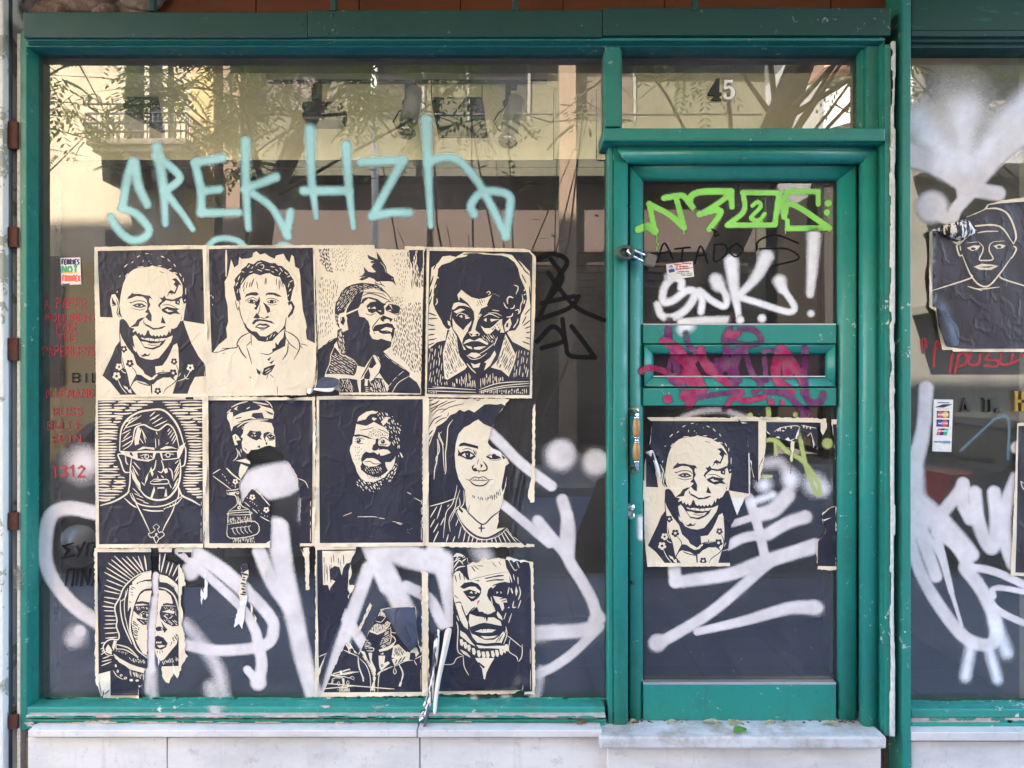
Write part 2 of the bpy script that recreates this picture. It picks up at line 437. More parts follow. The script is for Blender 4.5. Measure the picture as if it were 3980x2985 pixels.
# sprayed paint as ONE skin: every stroke is composited onto a fine grid lying on the surface, so layers never stack
def mat_spraypaint(name, grain=.6, rough=.55):
    t = NT(name); at = t.n('ShaderNodeAttribute', _attribute_name='paint'); v = t.coord()
    n = t.noise(v, 330, 2, .85); nb = t.noise(v, 26, 4, .6); al = at.outputs['Alpha']
    e = t.math('MULTIPLY', t.math('MULTIPLY', al, t.math('SUBTRACT', 1.0, al)), 4*grain)
    k = t.math('ADD', al, t.math('MULTIPLY', t.math('SUBTRACT', n, .5), t.math('MULTIPLY', e, 2.0)))
    k = t.math('ADD', k, t.math('MULTIPLY', t.math('SUBTRACT', nb, .55), .34))
    k = t.math('MULTIPLY', k, t.mr(t.noise(v, 7, 3, .6), .3, .62, .80, 1.06))
    k = t.mr(t.math('MULTIPLY', k, t.mr(al, 0, .06)), .02, .98)
    c = t.mix(t.mr(nb, .35, .7, 0, .3), at.outputs['Color'], (.30, .27, .26))
    b = t.bsdf(c, rough, .3); tr = t.n('ShaderNodeBsdfTransparent'); mx = t.n('ShaderNodeMixShader')
    t.l(k, mx.inputs[0]); t.l(tr.outputs[0], mx.inputs[1]); t.l(b.outputs[0], mx.inputs[2])
    return t.done(mx)
class Spray:
    def __init__(self, depth, tf=(0, 0, 1), step=5.0): self.depth = depth; self.tf = tf; self.L = []; self.step = step
    def s(self, data, w, mi=0, smooth=True, w1=None):
        x0, y0, s = self.tf
        v = [float(a) for a in data.split()]
        p = [(x0+v[i]/s, y0+v[i+1]/s) for i in range(0, len(v), 2)]
        q = np.array(catmull(p, 6) if (smooth and len(p) > 2) else p, float)
        h = np.linspace(w, w if w1 is None else w1, len(q))/s/2
        self.L.append((q, h, mi))
    def d(self, x, y, r, mi=0, ry=None):
        x0, y0, s = self.tf; r_ = (r+(ry or r))/2/s
        q = np.array([(x0+x/s-.5, y0+y/s), (x0+x/s+.5, y0+y/s)]); self.L.append((q, np.array([r_, r_]), mi))
    def build(self, name, specs, parent, mat):
        lo = np.min([(q-h[:, None]).min(0) for q, h, m in self.L], 0)-6; hi = np.max([(q+h[:, None]).max(0) for q, h, m in self.L], 0)+6
        st = self.step; X = np.arange(lo[0], hi[0]+st, st); Y = np.arange(lo[1], hi[1]+st, st); nx, ny = len(X), len(Y)
        A = np.zeros((ny, nx)); Cc = np.zeros((ny, nx, 3))
        for q, h, mi in self.L:
            col, soft, op = specs[mi]; hm = h.max()+st
            i0, i1 = np.searchsorted(X, q[:, 0].min()-hm), np.searchsorted(X, q[:, 0].max()+hm)
            j0, j1 = np.searchsorted(Y, q[:, 1].min()-hm), np.searchsorted(Y, q[:, 1].max()+hm)
            if i1 <= i0 or j1 <= j0: continue
            gx, gy = np.meshgrid(X[i0:i1], Y[j0:j1]); best = np.full(gx.shape, 9.)
            for (a, b, ha, hb) in zip(q[:-1], q[1:], h[:-1], h[1:]):
                ab = b-a; t = np.clip(((gx-a[0])*ab[0]+(gy-a[1])*ab[1])/(ab@ab+1e-9), 0, 1)
                best = np.minimum(best, np.hypot(gx-a[0]-t*ab[0], gy-a[1]-t*ab[1])/(ha+(hb-ha)*t))
            k = np.clip((1-best)/soft, 0, 1); al = k*k*(3-2*k)*op
            S = A[j0:j1, i0:i1]; na = al+S*(1-al)
            w_ = np.where(na > 1e-6, al/np.maximum(na, 1e-6), 0)[..., None]
            Cc[j0:j1, i0:i1] = np.array(col)*w_+Cc[j0:j1, i0:i1]*(1-w_); A[j0:j1, i0:i1] = na
        on = A > .004; f = on[:-1, :-1] | on[1:, :-1] | on[:-1, 1:] | on[1:, 1:]
        jj, ii = np.nonzero(f); quads = np.stack([jj*nx+ii, (jj+1)*nx+ii, (jj+1)*nx+ii+1, jj*nx+ii+1], 1)
        used, inv = np.unique(quads, return_inverse=True); quads = inv.reshape(-1, 4)
        co = [P(X[u % nx], Y[u // nx], self.depth(X[u % nx], Y[u // nx])-.0007) for u in used]
        me = bpy.data.meshes.new(name); me.from_pydata(co, [], quads.tolist())
        ca = me.color_attributes.new('paint', 'FLOAT_COLOR', 'POINT')
        ca.data.foreach_set('color', np.concatenate([Cc.reshape(-1, 3)[used], A.reshape(-1, 1)[used]], 1).astype(np.float32).ravel())
        return link_mesh(name, me, mat, parent)
SKY, SUN, EXPO = .115, 4.6, 4.35
# ---------- poster artwork, traced shape by shape (K ink, C paper, W bare white paper) ----------
Z = 2.765
ART_SMILE = '''
K 55 70 1182 50 1202 857 980 820 640 700 290 790 200 785 80 780
K 290 800 285 940 290 1040 245 1100 210 1190 105 1410 190 1480 300 1615 470 1615 640 1500 860 1605 1020 1605 1050 1520 1100 1425 1215 1415 1210 1290 1140 1205 1060 1060 1000 900 975 820 640 820
C 480 255 540 248 600 240 650 232 720 245 790 262 830 290 880 310 915 345 945 395 965 440 968 520 955 560 978 640 968 700 955 770 940 830 905 890 880 900 850 985 840 1050 800 1110 745 1180 710 1220 640 1240 570 1232 505 1205 480 1165 455 1115 440 1050 430 990 455 975 430 938 450 905 400 890 365 830 320 790 300 740 290 650 300 560 315 480 330 420 360 350 400 300 440 270
K 370 590 385 560 410 540 425 518 440 532 500 530 560 545 615 550 640 585 612 578 605 610 622 650 600 690 615 720 635 760 632 830 600 815 570 780 540 805 505 835 492 880 400 892 455 850 480 810 520 790 560 785 600 740 560 730 585 700 590 650 582 600 570 585 540 562 470 555 420 575
k 10 400 635 470 608 550 612 585 645
K 425 655 480 632 530 632 580 665 520 682 470 677
C 462 655 500 640 548 662 500 668
O K 502 650 17
k 7 415 680 500 705 575 690
k 7 390 625 440 620
K 720 570 750 575 770 550 790 582 860 592 900 578 950 556 962 572 920 605 850 612 790 600 752 628 722 660 735 692 702 660 718 632 745 605
K 850 372 895 362 930 400 960 445 928 432 912 480 888 532 805 522 842 488 880 512 902 458 870 430 888 400
k 9 800 560 830 520 860 545
K 735 700 800 668 865 682 935 690 905 712 945 752 880 742 830 758 760 728
C 775 702 815 690 842 712 872 717 810 727
O K 825 694 15
k 8 748 652 830 650 910 690
K 885 610 942 598 932 652 890 640
C 905 618 925 612 920 635
K 548 812 560 850 600 866 650 897 700 897 760 878 792 878 742 907 652 918 608 892 568 872 545 845
C 560 815 580 810 600 830 590 850 565 842
K 750 772 788 850 760 850 738 842 730 850
K 425 948 468 928 480 962 500 945 516 975 535 958 552 985 572 966 584 930 600 918 618 968 640 985 655 972 676 990 694 975 712 992 730 972 748 990 768 965 786 985 806 962 820 922 834 955 846 903 882 910 850 980 790 1020 760 1070 715 1105 650 1132 560 1115 510 1040 475 985
C 518 998 560 1010 610 1005 660 1018 720 1012 800 1005 845 985 830 1050 790 1015 760 1035 690 1042 600 1032 530 1016
C 520 1042 580 1048 620 1065 700 1062 740 1050 715 1085 640 1112 560 1100 540 1072
k 7 590 1072 640 1085 700 1080
k 6 560 1005 562 1022
k 6 612 1005 612 1030
k 6 665 1015 663 1038
k 6 715 1012 715 1038
C 855 980 862 985 840 1055 825 1040
K 505 1182 535 1192 560 1168 590 1188 625 1166 605 1198 535 1208
C 432 1088 465 1128 470 1162 440 1132
C 205 540 240 535 272 590 288 660 275 745 315 792 292 818 218 802 203 690 188 640 190 590
K 205 562 228 605 255 645 242 655 212 640
k 10 255 590 275 660 262 735 292 785
k 8 205 660 245 655
C 980 640 1005 630 988 720 975 815 950 825 965 720
C 292 945 312 1000 372 1105 440 1188 472 1290 540 1352 560 1392 635 1435 700 1380 690 1440 600 1462 520 1402 470 1397 440 1450 402 1530 372 1380 335 1290 312 1150
C 905 1062 918 1100 928 1250 925 1380 900 1480 870 1470 780 1385 690 1385 640 1432 680 1390 672 1312 750 1302 800 1232 835 1162 868 1082 885 1075
C 640 1520 690 1465 760 1430 832 1432 895 1485 860 1602 640 1606
C 470 1462 560 1482 632 1530 636 1606 470 1612 410 1535 440 1480
k 12 470 1400 560 1440 632 1480
k 16 632 1480 632 1540 636 1606
K 640 1480 680 1420 760 1385 840 1372 890 1470 830 1425 760 1425 690 1455
k 9 400 1545 470 1400 410 1300
k 11 480 1475 540 1500 630 1522
k 9 885 1270 920 1355 912 1440 860 1500 790 1550 758 1606
k 9 660 1405 720 1378 838 1372
k 8 755 1378 760 1345
F K C 335 1125 38
F K C 400 1278 42
F K C 875 1258 36
F K C 865 1382 44
F K C 700 1575 38
F C K 285 1315 38
F C K 258 1415 44
F C K 1050 1325 40
c 8 318 1150 318 1270 345 1340
c 8 300 1340 330 1372 362 1382
c 8 270 1450 310 1535 368 1605
c 8 1052 1355 1000 1435 910 1470
c 7 985 1400 1000 1440 1040 1445
c 7 945 1380 925 1420
C 330 1515 375 1535 385 1570 345 1545
C 375 1570 410 1555 420 1600 390 1590
c 9 340 245 375 212
c 9 475 138 510 120
c 8 565 98 600 98
c 9 735 125 770 140
c 9 805 155 832 185
c 10 872 210 892 240
c 10 480 245 548 240
c 10 620 238 650 228
c 9 700 232 742 230
c 10 800 280 850 258
c 10 865 300 910 312
c 10 932 310 955 345
c 9 285 350 300 335
c 10 350 350 382 310
c 9 260 520 268 498
c 8 1000 465 1000 540
c 9 985 610 998 590
c 8 540 192 545 168
c 8 600 182 612 178
c 7 625 205 630 200
c 8 415 200 440 182
c 8 975 360 975 400
c 7 700 145 704 143
c 7 632 105 634 108
k 6 715 288 775 310
'''
POSTERS = []
def poster(label, tf, paper, art, **kw): POSTERS.append((label, tf, paper+art, kw))
G12 = 'linocut posters pasted in three rows on the shop glass'
poster('poster of a smiling man with a flowered collar, top left of the poster wall', (360, 950, Z),
'P 18 28 600 14 1226 6 1230 700 1238 1650 38 1640 30 1000 20 500\n', ART_SMILE+'''
c 5 1195 1140 1198 1210
c 5 1200 1240 1200 1310
c 5 1202 1360 1203 1500
C 60 1625 1230 1625 1230 1640 60 1640
''')
poster('poster of a bearded young man in an open white shirt with a ragged dark background', (780, 950, Z),
'P 48 12 1240 6 1226 400 1245 1100 1230 1500 1195 1560 1140 1545 1135 1620 825 1622 150 1636 56 1634\n', '''
K 88 50 1205 35 1215 400 1228 1062 1140 1020 1130 930 1140 890 1125 810 1100 720 1080 520 1070 340 1055 260 1015 240 1000 130 975 112 955 195 920 160 890 100 850 110 810 120 795 155 740 130 690 95 640 110 600 75 565 90 555 135 520 150 440 155 415 135 405 215 360 250 340 190 325 160 310 250 290 340 258 400 265 560 290 660 295 830 275 900 285 1000 240 1040 190 1080 140 1150 118 1160 100 700
C 268 55 278 60 286 150 278 350 266 340 264 150
c 8 112 540 112 558
c 7 130 555 134 582
c 6 127 640 128 655
K 385 600 360 500 352 460 372 420 362 380 390 340 430 300 440 265 490 232 510 198 570 212 610 178 650 168 700 182 750 200 800 200 830 225 875 232 900 258 940 288 970 340 998 380 1010 440 988 500 975 560 962 620 935 600 920 500 905 440 870 400 850 350 800 342 740 310 700 312 640 332 570 312 520 332 490 360 460 400 430 440 422 520 435 590 405 612
c 9 590 232 620 200 655 196
c 9 640 222 672 220 676 250 652 264
c 8 608 268 660 288
c 8 690 268 745 276
c 9 748 238 795 245
c 8 800 265 832 288
c 9 850 250 880 292
c 9 500 250 530 218
c 8 545 262 562 238
c 9 470 300 440 290
c 9 400 385 422 335
c 9 378 445 400 405
c 8 430 420 460 360
c 9 900 295 935 325
c 9 930 352 965 335
c 9 955 405 990 385
c 9 940 460 952 415
c 9 950 505 972 475
c 8 390 525 402 478
c 8 418 470 420 520
c 8 700 318 735 332 742 305
c 8 840 330 860 300
c 8 520 300 560 292
c 8 760 290 790 300
c 8 930 560 950 540
k 9 450 470 480 400
k 9 490 470 502 400
k 12 540 455 572 365
k 8 600 395 618 485
k 9 690 432 700 352
k 7 706 365 705 432
k 8 815 440 812 360
k 10 845 485 842 370
k 8 865 460 860 385
k 8 888 462 876 395
k 9 520 462 535 400
k 8 460 510 470 460
K 470 575 492 535 540 515 600 512 626 535 600 552 540 545 500 555
K 695 552 705 525 740 515 800 520 850 545 872 562 830 562 780 542 720 540
k 8 475 612 520 580 572 572 605 600
K 498 610 540 588 582 598 612 620 560 638 520 632
C 508 612 530 600 524 622
C 562 603 592 616 570 626
K 575 642 612 602 632 560 640 612 622 660 598 705 572 690 600 660
k 8 700 600 740 578 800 588 842 612
K 708 615 760 592 802 604 822 622 770 637 730 632
C 722 615 744 605 742 625
C 785 603 806 618 784 627
k 6 715 642 770 652 825 640
K 668 620 702 640 742 680 748 722 718 742 690 665
k 9 640 650 628 720 600 770
K 565 792 600 738 628 765 640 787 610 797
K 685 792 720 768 742 780 700 797
k 8 640 785 690 797
K 550 850 575 812 610 800 650 805 700 810 762 825 795 855 740 840 690 828 640 820 600 832 570 862
K 578 890 630 848 670 855 702 848 748 880 700 907 640 908
C 600 885 632 865 670 874 722 876 690 892 640 891
K 452 828 480 850 500 890 545 930 600 938 640 985 700 990 750 960 800 928 832 952 882 900 912 850 905 905 842 955 800 1000 772 1035 690 1048 618 1035 572 985 510 940 478 895
c 7 740 1010 770 960
c 7 710 1030 720 1000
c 7 780 990 800 960
k 9 640 920 690 915
k 10 412 660 430 760 460 835
k 9 375 600 380 645 400 705 412 660
k 8 380 598 415 612 422 655
K 932 620 980 608 1012 670 992 740 938 795 938 765 975 705 965 650 948 660
C 952 655 972 640 985 680 965 725 955 700
k 10 922 780 908 860 912 935
K 902 900 918 1000 908 1090 850 1122 768 1152 770 1120 805 1110 800 1050 830 1080 850 1040 888 1000
c 6 840 1140 900 1105
k 10 645 1170 730 1182 800 1140 905 1090
k 13 545 940 440 990 392 1060 382 1108 228 1118
k 11 180 1158 300 1120 382 1108
k 15 402 1080 440 1160 492 1225
k 9 540 960 546 1085
k 10 495 1105 520 1180 550 1285
k 10 545 1038 490 1092
k 13 912 930 990 970 1050 1030 1062 1120 1000 1240
k 8 1060 1065 1150 1086
k 10 915 1000 960 1070 1040 1132
k 13 940 1060 930 1160 876 1245
k 8 1065 1078 1096 1122
K 715 1235 762 1205 735 1255
K 736 1272 795 1238 762 1285
K 598 1330 645 1370 640 1405 608 1382
K 645 1345 665 1380 680 1330 740 1305 805 1288 762 1365 700 1410 668 1402
c 7 690 1360 745 1330
c 7 700 1385 760 1345
k 7 740 1395 792 1438
k 7 706 1448 735 1370
k 6 822 1520 825 1616
K 242 1168 272 1164 232 1182
k 9 118 1158 192 1160
K 515 1420 545 1440 540 1425
''', curls=[(1285, 1520, 40, .012)])
poster('poster of a man in sunglasses looking up with a black bird on his head', (1200, 950, Z),
'P 60 8 705 5 712 45 1030 58 1035 18 1270 26 1240 80 1225 700 1210 1300 1206 1612 330 1616 322 1570 280 1560 60 1545 85 1440 98 1100\n', '''
H K 82 12 34 12 9 110 40 215 40 240 200 260 310 200 300 112 170
H K 78 18 22 20 5 215 40 440 40 420 200 380 310 290 290
H K 60 30 10 40 4 440 60 640 60 560 330 400 320
H K 88 22 40 24 6 108 330 200 360 330 400 300 560 250 700 270 900 200 1000 100 1000
K 1050 60 1080 62 1090 180 1110 220 1140 80 1168 62 1160 200 1180 260 1190 360 1230 200 1228 60 1150 60
H K 86 17 70 14 10 1055 60 1232 60 1225 470 1100 480 1090 300 1060 220
H K 86 24 24 26 5 900 80 1050 70 1080 300 1000 560 900 180
H K 80 17 46 18 8 940 760 1080 620 1215 620 1215 1390 1120 1380 1020 1250 900 1180 900 1080
H K 70 18 26 16 6 870 560 1020 560 1000 740 920 760
K 630 108 660 125 690 140 740 160 728 78 760 120 800 190 832 240 840 302 882 333 912 350 918 385 943 443 900 402 850 396 780 396 730 402 700 372 650 352 610 375 570 388 542 378 575 352 540 348 580 328 600 300 588 238 640 292 690 302 725 296 700 270 670 235 690 215 660 190 680 175 640 150
c 6 768 190 812 240 830 302
c 5 555 352 610 346
c 5 655 165 700 180
c 5 662 200 705 205
O C 896 372 5
k 9 715 395 722 420 805 438
k 9 765 398 785 430 820 455
k 7 740 432 716 408
K 280 700 290 620 330 560 342 520 400 460 470 430 560 412 640 418 720 428 780 460 832 525 780 500 700 470 620 482 560 502 512 560 442 620 402 680 380 730 330 745 312 800 335 905 298 862 282 780
H C 20 20 50 10 6 470 430 640 420 780 460 800 500 700 468 560 500 450 480
H C -50 18 40 10 6 290 620 342 520 470 430 540 510 440 620 390 700 300 720
H C 70 16 30 8 6 280 740 330 750 320 890 290 850
K 400 742 412 690 452 620 522 540 562 508 595 498 572 560 560 640 530 690 530 715 545 775 602 785 642 830 662 900 654 960 682 1010 742 1026 780 1012 830 1030 890 1045 882 1100 800 1152 690 1192 640 1260 600 1322 520 1302 402 1197 385 1060 355 950 425 915 412 840
C 655 900 665 885 680 890 700 960 745 985 735 1025 690 1015 660 965
K 690 920 705 880 740 862 800 855 850 842 900 858 925 905 918 970 890 1040 868 980 880 960 800 962 740 940 702 965
k 11 570 560 640 528 720 540 800 572 868 605
k 8 590 512 680 518 780 528 835 562
K 560 640 575 590 610 570 660 566 740 588 790 628 832 642 800 672 760 642 715 602 640 612 600 628
C 590 620 640 580 715 600 650 612 600 640
K 620 660 662 620 740 610 802 650 815 700 812 750 770 762 722 722 682 742 640 722
C 630 692 655 668 662 692
C 668 687 712 668 722 692
C 742 712 775 708 778 728
K 822 682 862 640 922 645 968 660 985 690 962 742 910 747 860 722 830 712
C 842 712 878 700 890 717
C 860 645 885 655 902 705
c 7 815 690 858 632 922 638 975 658 990 690 965 752 905 755
C 395 742 520 690 622 642 608 662 520 706 408 756
k 9 970 690 1003 692
k 9 920 755 965 752 975 705
k 9 790 480 850 540 892 605
k 10 808 645 850 612 892 622
k 8 610 740 660 760 720 738
K 768 792 800 760 850 780 905 800 885 832 850 822 800 830 775 817
C 805 812 840 800 872 815 860 832 820 830
k 9 918 788 925 832
C 768 920 830 888 900 900 892 945 820 932
k 9 775 935 840 928 892 948
k 11 770 778 730 830 690 882 690 925
C 700 935 745 930 790 975 860 985 880 960 892 1000 885 1035 780 1012 745 970 712 960
C 318 772 350 738 392 750 415 790 402 860 425 912 380 925 340 880 320 830
K 340 782 380 778 392 822 372 872 342 842
c 8 350 780 352 820
K 310 922 352 900 382 1000 392 1100 405 1190 350 1190 318 1112 300 1040
H C 75 14 60 12 7 312 925 350 910 380 1010 400 1180 350 1180 305 1050
K 98 1132 150 1090 222 1030 302 1000 302 1040 270 1082 280 1122 240 1180 222 1290 180 1392 175 1420 165 1545 80 1540 90 1450
c 6 110 1120 150 1092
c 6 165 1080 205 1052
c 6 220 1045 262 1022
K 238 1192 282 1105 342 1182 402 1200 472 1240 522 1292 512 1360 500 1392 480 1412 330 1402 180 1397 220 1290
H C 32 22 60 8 7 235 1200 300 1150 480 1250 510 1320 490 1395 330 1390 200 1385
c 8 285 1090 345 1180 405 1202 480 1245 525 1300
c 9 180 1396 330 1396 480 1416 540 1455
c 8 165 1545 178 1400 225 1280 240 1180 285 1080
K 330 1440 430 1440 450 1500 502 1592 330 1592
H C 75 17 60 10 7 330 1440 430 1440 490 1590 335 1590
K 430 1440 525 1455 545 1592 500 1592
c 7 520 1455 545 1590
c 6 545 1460 560 1590
K 588 1442 652 1460 656 1592 560 1592 560 1460
c 7 605 1560 645 1560
c 7 605 1540 645 1540
c 7 605 1578 645 1578
C 605 1440 635 1440 632 1520 600 1520
O C 625 1400 17
O K 625 1400 9
K 692 1202 728 1280 682 1332 640 1322
K 600 1400 642 1332 662 1400 652 1450 590 1442
k 11 720 1190 772 1280 772 1350 700 1445
k 13 560 1442 612 1350 692 1195
K 802 1150 880 1230 1000 1310 1088 1382 1080 1420 1162 1482 1202 1560 1202 1602 840 1592 862 1520 812 1462 752 1372 780 1290 752 1212 702 1187
c 8 1078 1415 960 1490 892 1598
c 7 855 1565 855 1550
c 6 815 1180 870 1235
c 6 890 1250 950 1292
c 6 965 1300 1035 1345
c 6 1020 1360 960 1410
c 6 945 1425 900 1470
c 6 890 1485 865 1520
K 650 1482 722 1432 792 1442 842 1592 658 1592
H C 72 20 70 10 9 655 1480 720 1440 790 1445 840 1590 660 1590
''', curls=[(1215, 1510, 70, .03)])
poster('poster of a sad-eyed person with big dark curly hair and a striped jacket', (1630, 950, Z),
'P 78 28 700 36 1110 45 1185 62 1252 135 1245 700 1215 1210 1210 1655 60 1642 70 800\n', '''
K 108 68 1180 82 1215 120 1205 700 1185 1620 80 1605
C 100 1122 92 940 105 700 112 500 130 250 200 200 250 130 330 120 390 135 480 85 560 88 690 90 800 102 900 98 990 112 1100 200 1185 290 1195 420 1192 800 1188 1142 1000 1045 940 950 300 920 280 1030 190 1050
k 14 92 735 180 765
k 13 92 800 195 795
k 14 92 860 165 875
k 13 92 915 175 912
k 14 92 975 165 965
k 13 92 1030 185 1012
k 12 92 1085 160 1058
k 13 1192 815 1115 875
k 13 1192 880 1135 905
k 13 1192 940 1145 952
k 13 1192 1010 1140 1000
k 13 1192 1075 1105 1042
k 16 130 215 190 130 240 100
k 13 150 270 180 215
k 14 112 460 150 340
k 14 110 570 132 480
k 12 98 670 135 560
k 14 310 105 450 82
k 16 1000 110 1060 180 1130 270
k 14 1085 125 1150 215 1200 260
k 14 1115 265 1185 330
k 12 1100 320 1150 420
k 13 1182 450 1195 650
k 12 1150 770 1105 855
k 12 1190 690 1130 760
k 12 560 98 470 110
K 310 920 262 885 240 822 210 772 170 702 148 640 150 540 162 440 192 360 202 260 240 220 332 190 400 148 500 130 540 95 620 93 700 108 800 113 880 118 950 138 1022 190 1062 260 1082 350 1112 420 1142 480 1158 580 1132 680 1092 760 1072 860 1032 922 960 932 920 972 900 900 880 760 870 640 862 558 800 528 740 572 640 582 540 552 450 488 408 542 430 620 372 650 350 702 330 800 342 882
c 13 165 385 170 355 190 350 208 365
c 10 165 470 182 430
c 13 155 530 140 572
c 12 185 578 192 620 172 652
c 11 1018 435 1062 462 1038 535
c 14 1122 435 1142 470 1122 502
c 16 950 640 945 590 970 562 1010 575
c 11 905 625 930 672 955 688
c 12 975 690 1012 682 1022 648
c 12 1030 712 1062 700 1074 742
c 11 1102 538 1112 600 1090 650 1082 720 1058 748
c 13 935 782 990 772 1005 738
c 10 720 522 745 505 762 522 740 545
c 13 1120 640 1135 595
c 11 1045 855 1062 795
c 13 252 860 280 902 315 918
c 13 1010 900 1040 850
c 10 1120 545 1145 530
K 350 702 430 600 442 500 640 580 740 570 800 530 862 560 882 700 892 860 862 960 842 1060 762 1152 692 1222 600 1238 510 1192 460 1102 440 1040 400 980 360 922 330 850
C 432 560 445 500 500 528 560 568 640 588 700 578 780 545 745 600 725 650 735 662 662 690 652 720 640 742 672 752 650 782 622 830 600 922 555 932 570 880 592 800 585 722 562 690 522 632
H K 68 24 60 20 7 600 590 700 590 720 660 630 680
H K 35 22 40 10 7 640 700 670 760 610 900 620 800
C 348 690 372 632 420 620 500 640 552 682 480 658 420 660 368 702
C 368 722 440 688 492 700 402 742
C 355 790 392 850 470 922 502 880 562 820 552 862 530 900 520 932 470 1010 460 1072 502 1132 478 1132 450 1050 410 970 360 902
K 438 880 500 870 470 918
C 658 872 700 900 760 900 800 872 862 810 892 800 882 900 842 932 820 902 760 962 720 962 690 930
C 428 772 460 758 462 792
C 490 758 545 792 495 802
c 8 395 772 440 738 525 768
C 688 812 722 788 722 832
C 760 800 862 805 800 822 772 832
c 9 690 778 760 748 862 790
c 8 735 738 820 738 885 770
c 9 780 705 860 715
C 528 945 560 928 600 920 652 960 640 982 590 985 560 992 540 970
K 535 950 575 965 560 985
K 595 968 640 955 630 990
C 468 1075 500 1030 540 1015 590 1035 650 1005 742 1062 732 1082 640 1040 560 1040 500 1062
K 480 1070 560 1040 700 1080 620 1100 560 1095
C 495 1085 560 1100 570 1128 520 1112
C 582 1108 640 1098 720 1095 650 1132 590 1128
C 518 1192 560 1162 620 1165 662 1190 600 1222
c 8 505 1190 560 1232 640 1225 725 1168
c 9 640 1180 720 1130 805 1062
c 9 800 1090 842 990
H C 58 18 60 14 7 650 970 800 960 830 1030 760 1080 660 1010
H K 60 24 50 14 7 760 900 870 820 870 920 800 960
C 935 830 975 788 992 850 962 920 920 938 912 870
K 935 852 960 838 952 890 930 892
C 300 818 330 830 336 882 310 862
C 808 1140 825 1180 760 1302 695 1355 720 1275 695 1268 762 1215
C 552 1272 600 1292 655 1272 640 1320 580 1328
c 11 510 1278 560 1340 605 1382
C 312 950 345 895 402 990 412 1100 432 1200 512 1312 490 1342 300 1455 272 1442 260 1320 252 1160 280 1060
H K 68 19 90 20 8 312 970 345 930 400 1000 430 1210 490 1310 300 1440 265 1310 265 1160
C 925 962 980 1070 1042 1200 1012 1302 960 1422 880 1352 768 1322 842 1240 880 1120
H K -64 19 80 20 8 925 980 980 1080 1030 1200 1000 1300 955 1400 880 1340 800 1310 860 1210
H C 96 30 80 26 8 110 1110 250 1060 250 1330 270 1480 110 1510 95 1330
H C 86 20 120 14 9 110 1470 290 1470 530 1370 600 1430 610 1540 110 1530
H C 88 21 120 14 9 645 1440 760 1365 870 1390 950 1430 950 1470 645 1550
H C 96 30 80 26 8 1020 1090 1180 1160 1180 1450 980 1440 1040 1250
c 9 92 1550 300 1545 605 1562
c 9 92 1572 300 1580 610 1590
c 8 140 1530 400 1545
c 10 642 1560 860 1490 1180 1472
c 10 642 1580 900 1520 1182 1492
c 8 642 1598 900 1540 1180 1520
H C 90 22 60 10 9 660 1555 900 1550 1170 1540 1175 1615 660 1612
H C 88 20 40 10 8 90 1570 200 1580 200 1605 90 1605
K 608 1432 642 1432 642 1605 608 1605
''', curls=[(2080, 990, 60, .012)])
def lens_rows():
    out = []
    Lx = [(60, 700), (160, 500), (200, 440), (260, 330), (330, 290), (420, 280), (590, 270), (640, 250), (760, 280), (830, 320), (900, 370), (1000, 370), (1060, 310), (1140, 200)]
    Rx = [(60, 720), (160, 800), (250, 900), (370, 960), (480, 990), (560, 1020), (700, 1010), (800, 980), (960, 950), (1040, 990), (1130, 1150)]
    f = lambda tb, y: np.interp(y, [a for a, b in tb], [b for a, b in tb])
    y = 78
    while y < 1150:
        for a, b in ((60, f(Lx, y)-14), (f(Rx, y)+14, 1182)):
            x = a if a == 60 else a+random.uniform(0, 12)
            while x < b-40:
                L = min(random.uniform(120, 330), b-x)
                e = random.uniform(-8, 8)
                out.append('c %d %d %d %d %d %d %d' % (random.randint(13, 22), x, y, x+L/2, y+e, x+L, y+random.uniform(-5, 5)))
                x += L+random.uniform(8, 40)
        y += 30
    return '\n'.join(out)
